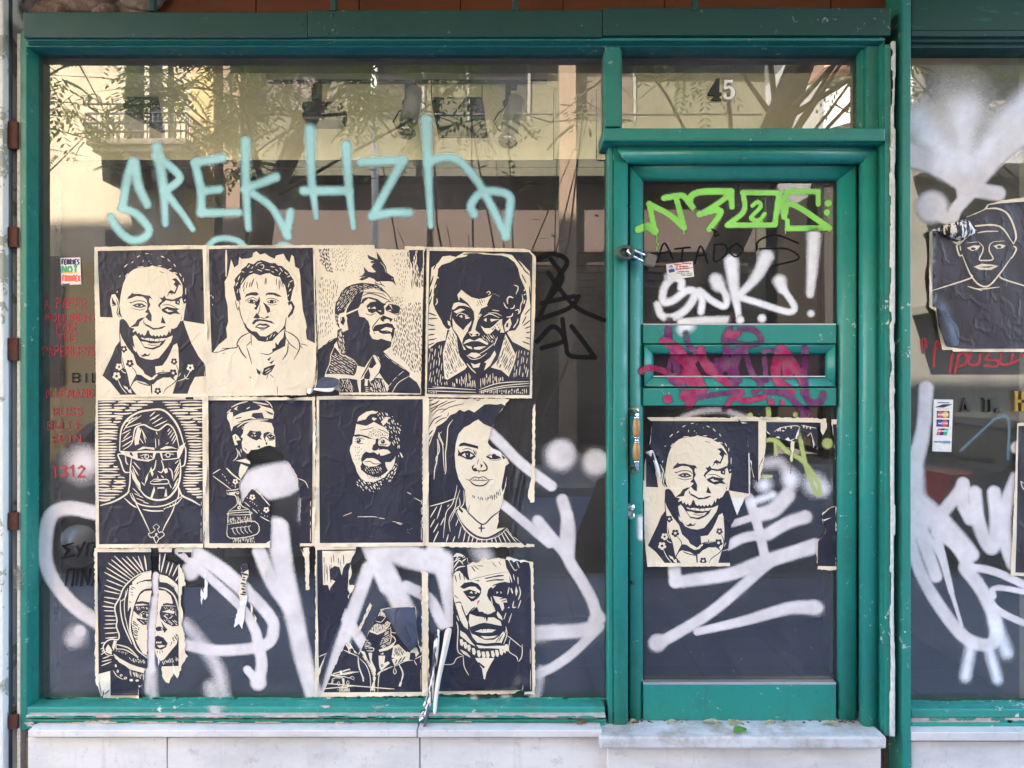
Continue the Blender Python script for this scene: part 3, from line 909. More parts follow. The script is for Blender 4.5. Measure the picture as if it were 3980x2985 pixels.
poster('poster of a man in glasses before striped lines, wearing a cross pendant', (360, 1535, Z),
'P 35 20 1210 22 1242 60 1228 800 1186 1640 35 1646 24 600\n', 'K 57 60 1178 52 1186 1598 70 1605\n'+lens_rows()+'''
K 290 600 300 420 330 320 400 240 500 185 600 165 720 155 800 190 880 280 930 370 960 460 1000 520 1000 700 960 780 940 940 940 1010 1060 1140 1150 1190 90 1190 240 1150 380 1050 400 840 340 830 270 640
c 20 290 600 300 420 330 320 400 240 500 185 600 165 720 155 800 190 880 280 930 370 960 460 978 525
c 15 330 590 420 520 450 380 480 340 550 320 620 355 700 380 750 350 800 315 850 340 890 410 920 520 930 580
c 11 330 385 430 240
c 11 350 335 525 220
c 11 360 352 525 300
c 11 310 422 412 370
c 11 308 505 422 440
c 11 318 555 440 480
c 11 330 470 400 400
c 11 335 300 480 235
c 11 615 232 672 180
c 11 615 272 720 210
c 11 640 310 752 240
c 11 665 340 802 275
c 11 655 260 700 215
C 480 350 500 345 522 380 502 480 490 530 455 542 448 470
c 10 520 360 578 472
c 10 540 400 570 515
c 9 500 455 545 522
c 9 475 480 500 530
c 10 805 395 832 360
c 10 808 432 852 380
c 10 828 465 872 400
c 10 848 495 892 420
c 10 860 525 912 440
c 9 790 530 815 510
c 9 682 390 695 428
c 9 675 470 680 575
c 9 710 475 712 545
C 285 598 420 610 480 604 560 598 670 602 910 602 940 550 1000 510 960 622 930 682 870 692 750 702 732 660 722 622 682 625 660 690 600 717 480 702 430 682 320 640
K 480 622 650 622 645 690 560 695 485 682
K 745 622 905 612 912 675 830 687 755 692
K 400 640 425 660 435 650 420 620 400 612
C 478 592 540 555 660 566 668 592 570 576 500 592
C 722 582 790 550 850 556 925 585 850 572 760 586
c 8 508 655 560 640 590 640
c 8 620 650 645 675
O C 582 662 27
O K 582 662 17
O C 575 655 6
c 8 765 650 820 632 875 640
O C 810 646 27
O K 810 646 17
c 9 525 665 545 685
c 15 322 635 272 642 300 712 340 822 400 832
c 13 352 650 360 720 382 750
c 15 985 540 1002 600 990 742 952 772
c 15 418 680 405 800 400 950 378 1050
c 12 430 795 485 945
c 12 440 720 512 802
c 12 425 755 492 865
C 410 800 460 880 510 950 518 1012 470 960 430 902
C 450 942 510 1020 560 1080 640 1130 600 1102 500 1022
c 20 490 990 560 1080 640 1120 720 1130 800 1110 860 1060 922 960 945 830 938 690
c 11 868 925 930 820
c 11 878 885 930 770
c 11 878 835 940 718
c 11 878 975 922 895
c 11 858 1015 912 945
c 10 885 740 925 700
c 13 682 700 665 790 628 822
c 13 738 700 762 780 740 832 700 820
C 760 800 800 786 808 830 780 846
C 598 850 630 772 655 850 640 880 620 820
c 13 818 785 850 820 862 905
C 558 975 570 890 600 835 590 902
c 11 615 940 670 905 722 910 802 910 812 950 722 957 640 957 615 940
c 10 650 930 742 920
c 9 695 868 705 900
c 9 735 865 765 892
C 618 1112 640 1040 662 978 670 1030 640 1112
C 698 995 770 988 772 1006 695 1006
C 768 1092 790 1000 802 1090 832 1090
c 10 825 950 845 1000
c 9 525 935 560 975
c 14 400 1055 440 1130 520 1180 640 1200 760 1190 860 1150 975 1078
c 13 340 1108 420 1180 475 1212
c 15 540 1230 640 1247 762 1245
c 11 760 1225 900 1170 965 1098
c 7 780 1215 770 1235
c 7 830 1180 845 1205
c 7 860 1165 880 1192
c 18 80 1190 240 1140 370 1060 392 1000
c 18 930 1000 960 1080 1060 1130 1158 1186
c 13 922 960 925 1080 900 1130
c 13 420 1050 480 1190 540 1310 615 1472
c 13 900 1130 850 1270 780 1400 750 1472
c 9 685 1385 650 1420 672 1450 640 1480 600 1490 622 1530 652 1530 682 1592 712 1550 742 1530 770 1500 740 1470 715 1480 700 1440 718 1420 685 1385
O C 685 1495 12
c 8 650 1550 680 1510 715 1545
c 9 430 1000 505 1075
c 9 450 1060 545 1105
c 9 470 1110 560 1145
c 9 540 1150 605 1168
c 5 1168 1140 1168 1190
c 5 1168 1220 1168 1300
c 5 1165 1365 1165 1405
c 5 1165 1430 1165 1580
K 1000 20 1080 22 1085 50 1000 48
''', curls=[(800, 1545, 25, .01)])
def bottle_text(): return '\n'.join('c 7 %d %d %d %d\nc 7 %d %d %d %d %d %d' % (325+43*i, 1440-5*i, 368+43*i, 1424-5*i, 345+43*i, 1432-5*i, 350+43*i, 1470-5*i, 382+43*i, 1504-5*i) for i in range(5))
poster('poster of a person in a headscarf, torn open from the chin to the bottom edge', (780, 1535, Z),
'P 55 20 920 20 960 38 1230 18 1238 900 1225 1622 1065 1630 1072 1350 1080 1120 1050 960 1040 890 1000 800 960 740 890 660 850 590 800 560 740 540 680 560 620 585 545 592 510 630 490 660 540 740 480 830 440 910 415 960 410 1000 430 1070 445 1200 470 1110 500 1080 550 1010 640 1060 750 1150 745 1250 752 1350 745 1642 40 1642 45 800\n', '''
K 82 58 1200 58 1195 1595 92 1595
C 285 215 310 180 345 190 350 235 430 195 540 170 620 160 650 130 605 100 700 130 770 150 788 190 778 255 690 250 610 262 500 262 460 285 350 340 330 392 310 300 285 255
K 560 195 660 190 682 250 600 258 545 230
K 690 165 780 200 772 217 722 197
k 12 375 255 440 240
k 11 400 295 560 250
c 13 328 132 420 90 505 70
c 15 558 75 640 90 730 106
c 10 690 58 740 90 772 142
C 355 152 402 118 385 150 402 167
c 11 282 195 325 155
c 12 492 152 528 130
c 15 390 348 480 290 600 275 725 266
c 9 440 350 470 380
c 9 450 335 475 360
C 470 322 520 292 600 280 700 290 760 302 785 360 782 400 800 450 802 530 802 562 740 542 690 552 620 582 540 592 510 632 480 622 455 602 445 560 440 510 455 470 430 450 455 410
K 495 432 530 380 580 392 642 388 656 420 640 452 662 485 630 472 600 490 560 475 515 448
C 552 406 592 404 582 422
C 540 440 570 428 600 440 570 452
O K 568 440 11
K 678 412 720 395 795 420 742 412 712 432 692 462 708 515 690 492 672 445
K 705 442 750 418 797 445 792 482 740 482
C 722 448 782 442 750 465
O K 752 450 11
k 7 720 485 780 490
K 692 522 720 500 712 542
K 605 560 632 538 642 572
k 9 450 590 495 640
k 8 470 570 500 600
C 340 440 370 418 402 440 420 470 432 485 380 492 400 535 368 540 350 482
k 8 372 440 380 480
c 9 380 570 400 620 390 670 348 712
c 9 408 600 428 662
c 8 430 580 440 620
C 376 706 440 695 482 684 530 715 532 742 460 726
C 432 740 510 775 480 830 430 905 408 862 415 790
c 10 130 846 210 796
c 16 275 785 350 860 440 925
c 9 130 870 240 950 330 1018
c 8 230 850 242 862
c 8 255 870 264 888
c 8 274 908 282 922
c 8 300 938 304 952
c 8 335 970 342 976
F C K 372 932 30
c 7 372 970 372 998
C 552 1005 640 1050 655 1090 600 1045
k 8 570 1010 590 1040
c 12 640 1070 745 1192
c 9 470 1150 530 1202
c 9 555 1220 612 1272
c 10 640 1305 745 1362
c 9 496 1102 504 1110
c 9 530 1140 535 1150
c 9 556 1152 562 1160
c 9 575 1168 583 1176
c 9 598 1188 604 1195
c 9 620 1240 628 1246
c 9 650 1270 656 1276
c 9 685 1295 690 1302
c 9 715 1302 722 1308
F C K 555 1100 32
F C K 705 1235 32
c 10 275 1030 380 1018 410 1005
c 9 278 1050 300 1070 370 1080 390 1130 388 1180 305 1245
C 300 1050 382 1038 362 1070 310 1066
c 9 400 1085 410 1180
c 9 420 1110 440 1190 520 1230
O C 398 1052 16
O K 398 1050 8
O C 413 1212 18
O K 415 1210 8
c 11 410 1140 425 1202
c 8 300 1250 520 1230
c 8 295 1290 520 1285 530 1258 300 1272 295 1290
c 9 298 1250 288 1382
c 9 525 1235 545 1372
H C 88 15 60 10 7 300 1312 530 1300 540 1380 295 1390
c 9 285 1392 580 1358 605 1495 310 1537 285 1392
H C 88 14 60 12 7 330 1530 570 1510 590 1592 345 1595
c 6 1180 1140 1180 1200
c 6 1180 1225 1180 1305
c 6 1180 1360 1180 1400
c 6 1180 1430 1180 1580
c 8 1040 895 1120 930 1158 1002
C 700 1595 750 1560 750 1600
W 400 960 450 900 480 850 470 900
'''+bottle_text(), curls=[(810, 1545, 25, .02), (1140, 1548, 40, .015)], amp=2)
poster('dark poster with a lone upturned bearded face in its middle', (1200, 1535, Z),
'P 85 15 330 8 1262 12 1292 40 1290 1000 1232 1626 60 1636 74 1140\n', '''
K 112 50 1225 45 1226 1586 118 1592
C 520 285 535 240 565 215 620 180 690 168 742 185 720 200 665 205 632 232 612 262 570 272
C 688 240 735 255 700 278 678 258
C 776 290 830 236 868 240 832 300 800 332
C 490 432 500 370 512 310 560 322 620 332 700 290 760 322 820 350 862 400 860 450 852 470 882 510 872 540 850 556 760 542 752 592 800 582 850 590 882 622 800 652 770 652 760 622 740 642 700 612 660 622 610 612 580 642 562 690 572 730 560 760 560 800 620 852 700 882 760 882 820 842 852 812 830 772 820 722 880 722 920 682 935 655 920 742 890 802 862 822 820 882 760 912 690 936 610 932 560 897 520 832 500 762 470 702 440 602 445 560 470 520 474 460
K 722 470 752 468 745 520 762 560 740 592 700 602 678 582 692 540 716 520
K 480 430 540 422 620 440 680 468 735 480 640 468 560 442 500 452
K 860 450 900 440 880 500
k 8 498 482 540 462 602 480
O K 538 492 23
O C 532 484 7
k 9 498 495 540 522 592 520
k 9 752 490 800 458 860 488 872 512
O K 797 502 23
O C 790 494 7
k 9 758 528 810 537 842 530
k 7 548 380 640 365 702 345
k 7 738 368 800 385 862 420
H K 60 16 18 12 6 680 360 860 420 840 470 700 450 600 450
H K 75 20 16 18 5 495 540 570 560 560 740 510 740 490 640
K 560 722 600 668 650 655 720 668 780 700 802 722 812 780 782 850 700 872 620 842 570 792 553 770 600 690
C 576 722 620 682 690 678 740 700 778 735 720 766 650 772 600 752
k 9 598 718 660 714 700 740 768 738
K 588 642 612 608 662 625 620 628
K 740 640 772 660 782 702 760 672
H C 62 22 26 12 7 590 770 780 770 790 830 700 860 600 820
H K 62 18 20 14 6 600 850 800 840 810 900 640 900
H C 65 24 32 20 9 700 170 860 190 990 330 1000 430 900 420 800 330
H C 65 26 34 24 9 890 420 990 430 980 560 890 560
H C 55 26 34 20 10 505 880 620 930 820 900 770 1010 700 1050 600 1040 510 970
H C -60 22 34 16 9 840 770 960 720 940 860 880 960 830 920
C 978 612 1000 636 1016 672 1000 672 985 640
c 9 960 540 958 575
c 8 972 540 972 575
c 8 966 645 968 668
c 6 370 1302 465 1264
c 7 522 1310 680 1308 740 1315
c 6 750 1320 820 1332
c 6 900 1358 1012 1384
c 6 940 1375 1000 1398
c 6 1130 1104 1222 1152
c 6 1055 1044 1102 1068
H C 70 22 8 22 5 1060 1420 1110 1430 1090 1500 1050 1490
c 5 1210 1125 1210 1180
c 5 1210 1205 1210 1290
c 5 1210 1340 1210 1400
c 5 1210 1420 1210 1565
''')
poster('poster of a long-haired woman with a cross necklace, its right side torn away', (1630, 1535, Z),
'P 38 42 972 40 920 112 850 200 800 322 780 352 752 460 735 510 770 560 872 612 942 690 962 730 942 850 920 1000 900 1100 880 1200 860 1252 845 1382 832 1440 930 1420 1000 1520 1100 1592 1145 1622 1155 1598 1236 1606 1234 1636 600 1640 30 1626\nP 1246 92 1215 160 1212 700 1205 900 1180 1000 1165 1080 1195 1160 1236 1152 1240 800\n', '''
K 104 45 108 1588 100 1588 96 45
k 12 105 62 150 52
k 14 105 112 170 92 215 58
k 12 112 155 200 112 300 62
k 12 120 185 200 122
k 9 200 142 300 90 395 60
K 590 50 660 52 630 64
k 9 140 222 200 162 300 150
k 9 228 192 330 130 485 94
k 12 105 345 160 262 245 220
k 11 165 312 230 262 300 240
k 14 102 430 145 378
k 12 102 505 132 440
k 9 302 232 315 188
K 102 562 140 450 165 400 185 340 240 310 290 270 330 218 390 195 432 158 480 180 530 158 590 188 640 150 700 102 760 98 830 105 880 93 918 115 850 200 800 320 780 350 690 312 632 263 580 290 540 322 480 350 420 420 392 520 380 642 390 780 420 900 470 990 490 1020 500 1180 520 1240 460 1212 430 1202 400 1260 420 1332 480 1450 560 1520 640 1560 720 1562 1050 1586 104 1586
K 640 1562 760 1547 860 1492 932 1424 1000 1520 1095 1590 640 1586
k 22 400 1258 440 1360 520 1452 620 1522 720 1540 800 1510 880 1462 935 1420
c 9 388 1252 450 1382 540 1492 640 1550 760 1550 870 1502 945 1430
c 11 362 265 310 340 300 450 290 560 280 640 286 800 275 852
c 9 240 395 205 440 250 540 258 680 270 822
c 11 190 470 200 560 190 700 165 800 157 908
c 9 200 475 216 600 178 680 190 745
c 9 205 400 225 460 262 540
c 9 405 970 390 1060 350 1180 290 1260 270 1400 258 1535
c 9 437 1020 400 1130 380 1220 320 1340 332 1468
c 9 425 1100 437 1180 390 1230 330 1362
c 9 478 1020 480 1150 450 1200 380 1235
c 11 113 1196 250 1160 392 1110
c 12 118 1315 190 1198
c 12 118 1422 165 1335
c 12 150 1478 205 1380
c 12 150 1584 205 1466
c 11 228 1402 268 1318
c 11 188 1335 240 1178
c 11 288 1584 312 1498
c 11 358 1584 382 1518
c 9 320 1180 300 1200
c 9 420 1545 450 1410
c 10 470 1584 495 1470
c 10 520 1584 540 1500
c 10 562 1586 580 1520
c 10 612 1586 625 1542
c 10 670 1586 672 1555
c 10 720 1586 728 1555
c 10 780 1586 780 1545
c 10 830 1586 812 1530
c 10 880 1586 850 1512
c 10 932 1586 880 1480
c 10 980 1586 902 1460
c 10 1042 1586 925 1440
c 8 390 1410 420 1330
K 418 556 440 520 480 510 560 530 632 550 632 580 560 562 480 546
K 410 578 440 620 480 603 530 598 582 630 606 660 562 697 510 692 450 662 412 652 418 620
C 455 645 490 622 502 672
C 548 628 582 650 545 668
O K 520 645 27
C 508 632 520 630 518 645
k 8 465 590 520 575 572 600
k 11 580 590 602 645
H K 70 10 40 6 5 585 590 632 600 610 680 590 670
k 17 590 752 570 780 590 812 642 812
k 17 685 715 720 760 725 800 690 816 640 815
K 655 735 682 760 660 790
K 578 790 610 782 622 812 600 818
K 630 815 650 815 640 845
k 7 636 688 622 750
K 712 667 750 640 800 642 850 655 885 680 820 692 760 692
C 738 656 778 648 780 678
O K 802 655 23
W 758 520 790 600 800 560 830 610 845 580 872 610 900 660 860 640 770 612
k 6 760 700 830 702 885 690
K 880 640 930 680 900 690
k 10 500 905 540 915 590 882 640 890 690 880 740 910 792 910
k 15 538 915 580 960 640 977 700 967 752 920
k 9 556 915 640 918 745 922
k 7 640 890 638 915
k 5 580 900 590 915
k 5 600 895 610 915
k 5 680 895 670 915
k 5 700 900 690 915
H K 85 17 70 4 10 490 1000 540 1055 600 1085 700 1095 800 1060 872 990 885 1095 800 1135 700 1145 600 1125 530 1075
K 925 765 966 732 915 1000 892 1040 882 990
k 15 490 1220 560 1300 682 1392 780 1310 872 1240
k 17 665 1385 665 1478
k 15 630 1430 708 1432
k 7 540 1180 520 1290
K 430 1200 470 1250 460 1270 420 1230
W 770 540 790 580 780 610
''', amp=2.5, curls=[(1960, 1590, 60, .008)])
poster('torn poster of a hooded woman with rays round her head, bottom row', (360, 2120, Z),
'''P 18 30 622 28 632 280 636 500 612 640 592 800 586 1050 590 1300 552 1350 540 1490 490 1530 500 1645 115 1642 130 1540 100 1622 32 1470 24 1000
P 705 30 855 32 850 92 780 112 790 160 870 180 918 215 920 195 935 205 985 330 998 430 962 440 945 600 972 740 950 850 990 950 996 1150 1026 1190 975 1262 910 1432 870 1372 822 1482 790 1472 745 1402 735 1242 700 1310 692 1200 667 1120 672 960 692 760 702 560 716 300
P 900 32 1072 28 1062 130 1030 132 980 70 922 92
''', '''
K 50 72 1062 72 1060 130 926 130 925 1300 560 1340 540 1402 185 1392 65 1382
C 850 30 1072 28 1070 66 850 66
C 920 215 935 200 985 330 995 430 960 440 945 600 970 740 950 850 990 950 995 1150 1025 1190 975 1260 930 1285 925 1000
C 65 1382 190 1348 185 1450 195 1612 500 1612 500 1645 100 1642
K 190 1390 545 1380 540 1490 490 1530 490 1612 192 1612
k 10 60 1372 190 1340
k 12 130 1600 185 1550
c 13 105 652 235 668
c 13 120 600 245 632
c 13 125 556 272 577
c 13 125 485 292 522
c 13 130 428 307 492
c 13 150 370 327 442
c 13 125 288 362 412
c 13 150 240 387 387
c 13 168 188 412 362
c 13 203 153 432 342
c 13 234 112 452 322
c 13 314 132 492 302
c 13 364 118 522 292
c 13 430 122 552 282
c 13 488 112 547 272
c 17 556 108 580 268
c 13 722 90 716 280
c 15 782 88 735 290
c 13 822 178 787 302
c 13 866 188 820 322
c 13 916 215 860 332
c 13 922 330 892 382
c 11 118 700 237 706
c 12 130 758 252 761
c 12 133 802 252 803
c 12 130 846 252 841
c 12 118 889 262 886
c 12 133 946 272 936
c 12 137 997 262 986
c 11 88 1052 132 1042
c 11 83 1112 122 1102
c 11 88 1174 152 1132
c 11 108 1214 182 1190
c 11 98 1248 202 1225
c 11 93 1294 202 1250
c 11 98 1140 130 1120
c 15 637 272 560 290 480 322 400 382 330 462 290 562 245 642 240 702 262 802 255 872 285 962 270 1012 200 1008 140 1040 113 1100 150 1172 218 1182
C 425 395 480 340 540 302 632 278 637 362 560 370 480 400 432 442
C 490 402 560 385 637 385 637 442 570 455 512 498 470 562 440 640 420 700 400 640 450 520
c 20 637 455 560 462 500 502 455 590 422 702 405 802 402 902 432 1012 482 1122 590 1212
C 398 432 470 408 512 440 475 500 442 562 412 642 378 712 382 600 388 502
H K 18 26 70 4 9 395 440 490 430 440 540 400 660 385 690
c 11 378 462 350 560 302 602
c 13 298 582 300 702 330 852 390 992 422 1062
c 9 358 482 340 650 352 802
c 9 350 760 380 900 420 1010
C 478 602 512 528 560 490 637 484 637 602 605 642 602 852 582 1182 540 1162 480 1062 440 962 418 822 440 702 460 642
K 472 607 530 598 612 613 607 642 540 626 468 632
K 452 650 604 640 604 790 600 800 540 782 500 760 478 738 440 702
H C 60 15 60 8 6 460 655 600 650 600 700 540 690 480 720
C 490 747 540 706 602 718 598 792 540 782
K 500 745 545 710 600 722 596 785 545 780
C 510 745 538 728 530 772
O K 556 745 26
C 575 730 602 745 580 772
O C 550 735 6
K 470 780 592 802 582 852 540 855 478 802
H C 35 16 60 8 6 480 790 590 810 575 850 530 840
H K 35 19 50 4 9 422 800 500 860 510 900 480 1062 440 980 415 850
C 712 480 780 488 840 540 862 612 852 640 892 650 897 742 927 832 927 952 902 1062 850 1122 770 1222 735 1242 690 1202 668 1122 670 962 690 762 705 562
K 755 627 800 618 860 628 895 652 800 642 758 648
K 742 650 895 655 890 742 922 792 925 862 862 872 780 832 728 780 718 722
H C 45 15 60 8 6 750 660 890 660 880 710 760 690
H C 40 17 60 8 7 750 790 910 800 915 860 860 860 780 820
C 745 712 820 690 885 712 870 735 800 722
C 760 757 800 733 840 740 865 757 835 785 795 785
K 775 755 815 735 860 755 815 785
O K 818 752 24
O C 806 744 6
K 675 882 722 868 760 890 732 808 782 882 805 902 770 942 760 912 700 922 680 912
C 735 885 755 895 745 912
K 668 982 702 968 760 990 805 1050 792 1092 740 1122 678 1112 662 1062
C 678 1035 742 1033 737 1052 680 1052
C 688 1075 750 1070 785 1080 720 1102
k 6 700 1033 700 1052
k 6 722 1033 722 1052
k 7 690 1130 700 1160
k 7 720 1132 725 1165
k 7 745 1125 752 1155
H K 60 18 50 4 9 840 1010 922 900 918 1010 830 1105
C 712 308 800 330 870 382 918 430 922 545 870 452 800 402 720 392
c 15 713 452 790 470 862 522 902 602 922 702
H K 40 14 50 8 5 790 390 900 450 915 520 830 450
C 228 1020 262 1028 242 1080 228 1132 208 1092
C 168 1062 212 1132 202 1172 150 1152 138 1112
K 200 1140 225 1130 215 1180
c 14 250 1062 330 1082 400 1112 492 1202
c 11 258 1110 350 1122 440 1172 492 1212
c 13 255 1065 250 1100 270 1120
c 11 225 1170 260 1222 330 1242 430 1292 588 1332
H C 62 15 50 6 7 370 1192 560 1230 585 1275 440 1262
H C 85 11 40 6 3 240 1110 380 1150 360 1180 250 1150
C 225 1160 290 1212 400 1272 562 1332 548 1372 400 1332 350 1292 280 1252
H C 84 16 80 6 8 340 1290 420 1345 548 1372 540 1440 420 1430
C 240 1275 262 1300 250 1312
O C 248 1292 10 16
O C 270 1352 11 18
O C 306 1396 15 14
O C 352 1426 18 15
O C 415 1447 20 14
O C 478 1452 18 12
k 5 300 1385 318 1410
k 5 340 1412 362 1440
c 9 220 1342 260 1402 330 1442
H C 70 17 60 6 8 745 1230 920 1180 928 1260 750 1290
H C 70 17 60 6 8 750 1322 880 1320 905 1400 820 1440 765 1420
C 740 1300 930 1295 930 1315 745 1322
W 700 1200 720 1240 715 1310 705 1300
W 860 1262 880 1330 905 1420 870 1372
W 490 1500 530 1520 505 1535
''', amp=3, curls=[(385, 2690, 90, .05), (545, 2710, 30, .01)])
poster('torn poster of a zipped hooded jacket with an emblem, in the bottom row', (1200, 2110, Z),
'''P 70 40 512 38 505 82 470 150 442 220 462 330 432 400 440 455 495 460 470 520 440 562 382 722 332 850 250 1032 140 1322 108 1452 80 1659 66 1659 72 800
P 770 715 940 690 1152 690 1172 980 1182 1100 1216 1130 1214 900 1200 290 1280 322 1284 700 1296 1640 1120 1646 110 1655 160 1602 250 1392 372 1132 400 1062 440 1082 452 1072 560 930 600 830 680 672 655 645 572 850 450 1082 482 1142 532 1192 592 1072 702 832
''', '''
K 90 75 505 70 430 300 420 502 452 562 352 832 182 1202 110 1352 105 1232
C 145 88 505 82 452 212 402 222 372 272 355 347 330 262 280 247 230 282 225 352 240 392 286 412 232 482 225 512 205 452 155 452
H K 89 19 300 6 8 155 98 500 92 450 205 400 215 370 265 355 320 335 255 280 240 225 280 218 350 232 392 270 412 230 465 205 445 160 445
c 11 445 215 462 330 432 402 450 472 492 462
c 8 452 300 440 420
c 9 440 550 425 580 440 610
K 760 730 1142 690 1165 982 1178 1102 1216 1182 1218 1602 160 1607 250 1392 390 1060 540 1202 600 1072 702 832
K 1216 330 1218 1100 1205 1100 1195 300
C 690 890 730 868 800 880 842 840 882 860 862 902 800 962 740 987 652 955
H K 86 14 40 8 6 680 880 860 850 860 900 800 950 740 975 660 940
C 780 730 815 760 830 800 760 780 740 790 760 750
H K 80 14 30 8 6 760 740 820 770 825 800 750 785
c 8 720 840 780 850 830 790
K 638 1012 720 982 800 1002 792 1072 740 1122 678 1092
H C 12 17 60 10 7 602 1030 660 1040 690 1120 740 1130 700 1150 590 1130
H C -30 17 60 10 8 800 960 880 910 880 1080 790 1130 745 1125
c 9 880 900 885 1020 870 1090
c 9 885 960 940 970
c 11 870 985 920 1020 930 1060 880 1100
C 545 1150 602 1172 632 1252 662 1292 692 1342 722 1412 702 1442 660 1342 620 1252
C 640 1182 682 1180 677 1262 722 1362 712 1422 668 1302
c 10 600 1110 690 1130 690 1160 620 1160
C 750 1212 822 1212 812 1292 852 1272 872 1292 780 1372 765 1355 755 1310
C 752 1150 860 1110 932 1060 902 1122 850 1152 760 1172
K 755 1180 845 1180 845 1208 755 1208
c 7 770 1195 800 1195
O C 795 1190 10
O K 787 1317 16
O C 787 1317 11
O K 787 1317 6
c 22 580 1215 640 1290 690 1400 705 1440
H K 30 14 30 4 6 580 1215 640 1270 705 1430 690 1440 620 1290
c 17 735 1420 780 1380 900 1328
H K 70 13 30 4 6 735 1415 780 1370 905 1320 905 1340 780 1395
c 10 705 1440 705 1606
H C 0 16 26 4 8 690 1530 720 1530 720 1605 690 1605
C 690 1440 722 1440 718 1470 712 1490 700 1490 690 1470
C 692 1490 715 1495 690 1590 660 1582
c 9 665 1604 660 1440 620 1320 545 1240
c 9 742 1604 762 1400 850 1350
c 15 530 1215 540 1332 580 1442 586 1470
C 575 1442 592 1442 594 1490 580 1490
c 15 968 1300 1012 1402 992 1500
C 980 1492 1005 1500 988 1545 965 1540
c 10 375 1152 450 1185 525 1217
c 9 915 1332 1040 1270 1120 1262
c 9 1140 1250 1220 1208
C 908 1112 962 1088 1062 1188 1002 1252 890 1232
H K 72 15 90 4 8 915 1115 960 1095 1050 1185 1000 1245 900 1225
C 985 1222 1060 1168 1092 1182 1080 1262 1002 1272 920 1320 890 1250
k 12 1000 1270 1040 1220
k 12 960 1290 1000 1230
k 12 930 1300 950 1250
c 8 925 1330 910 1385 925 1410 940 1385 928 1345
c 10 425 1140 435 1190 445 1150
C 395 1095 420 1052 460 1080 465 1130 430 1150
k 6 410 1080 440 1120
C 1090 1180 1110 1125 1160 1125 1186 1190 1150 1230 1140 1180
C 470 1120 500 1140 520 1190 490 1180
c 9 110 1222 190 1188
c 8 1130 1260 1160 1315
C 520 980 560 940 545 990
C 540 860 590 880 560 960 530 910
H K 70 12 20 8 5 540 860 590 880 570 920
c 8 480 1010 540 960
C 570 820 640 740 680 672 655 650 600 770
H K 40 12 20 10 6 580 820 660 680 650 740
T C 6 LOTUS 250 1412 326 1442 -5
T C 6 KRING 372 1385 462 1418 5
T C 7 G 306 1492 334 1532
T C 7 G 406 1482 434 1522
T C 6 GORT 238 1535 300 1580 10
T C 6 - 303 1560 318 1595
T C 6 TRUAMA 322 1560 440 1600
T C 6 GROEP 448 1500 512 1570 -12
c 8 236 1518 260 1500 250 1470 285 1450 345 1452 380 1435 430 1452 470 1435 495 1462
c 7 240 1520 245 1500 275 1470
c 7 440 1450 490 1475
C 355 1455 382 1455 386 1520 425 1558 345 1562 366 1522
k 5 370 1530 400 1530
k 5 365 1545 410 1543
C 260 1402 330 1382 330 1395 262 1412
C 365 1372 440 1350 450 1372 435 1365 368 1388
W 330 1375 360 1372 365 1420 338 1420
c 5 1202 1140 1202 1180
c 5 1202 1210 1202 1290
c 5 1205 1360 1205 1585
C 1222 330 1278 330 1284 900 1290 1610 1224 1610
W 1180 270 1190 300 1170 420 1160 600 1185 700 1150 690 1130 300
''', amp=2.5)
def braid():
    cs = [(455, 1075), (495, 1105), (535, 1135), (585, 1170), (640, 1195), (690, 1208), (735, 1205), (790, 1198), (835, 1190), (880, 1172), (915, 1150), (940, 1130)]
    return '\n'.join('C %d %d %d %d %d %d %d %d %d %d' % (x-22, y-38, x+8, y-40, x+22, y+5, x+8, y+38, x-14, y+22) for x, y in cs)
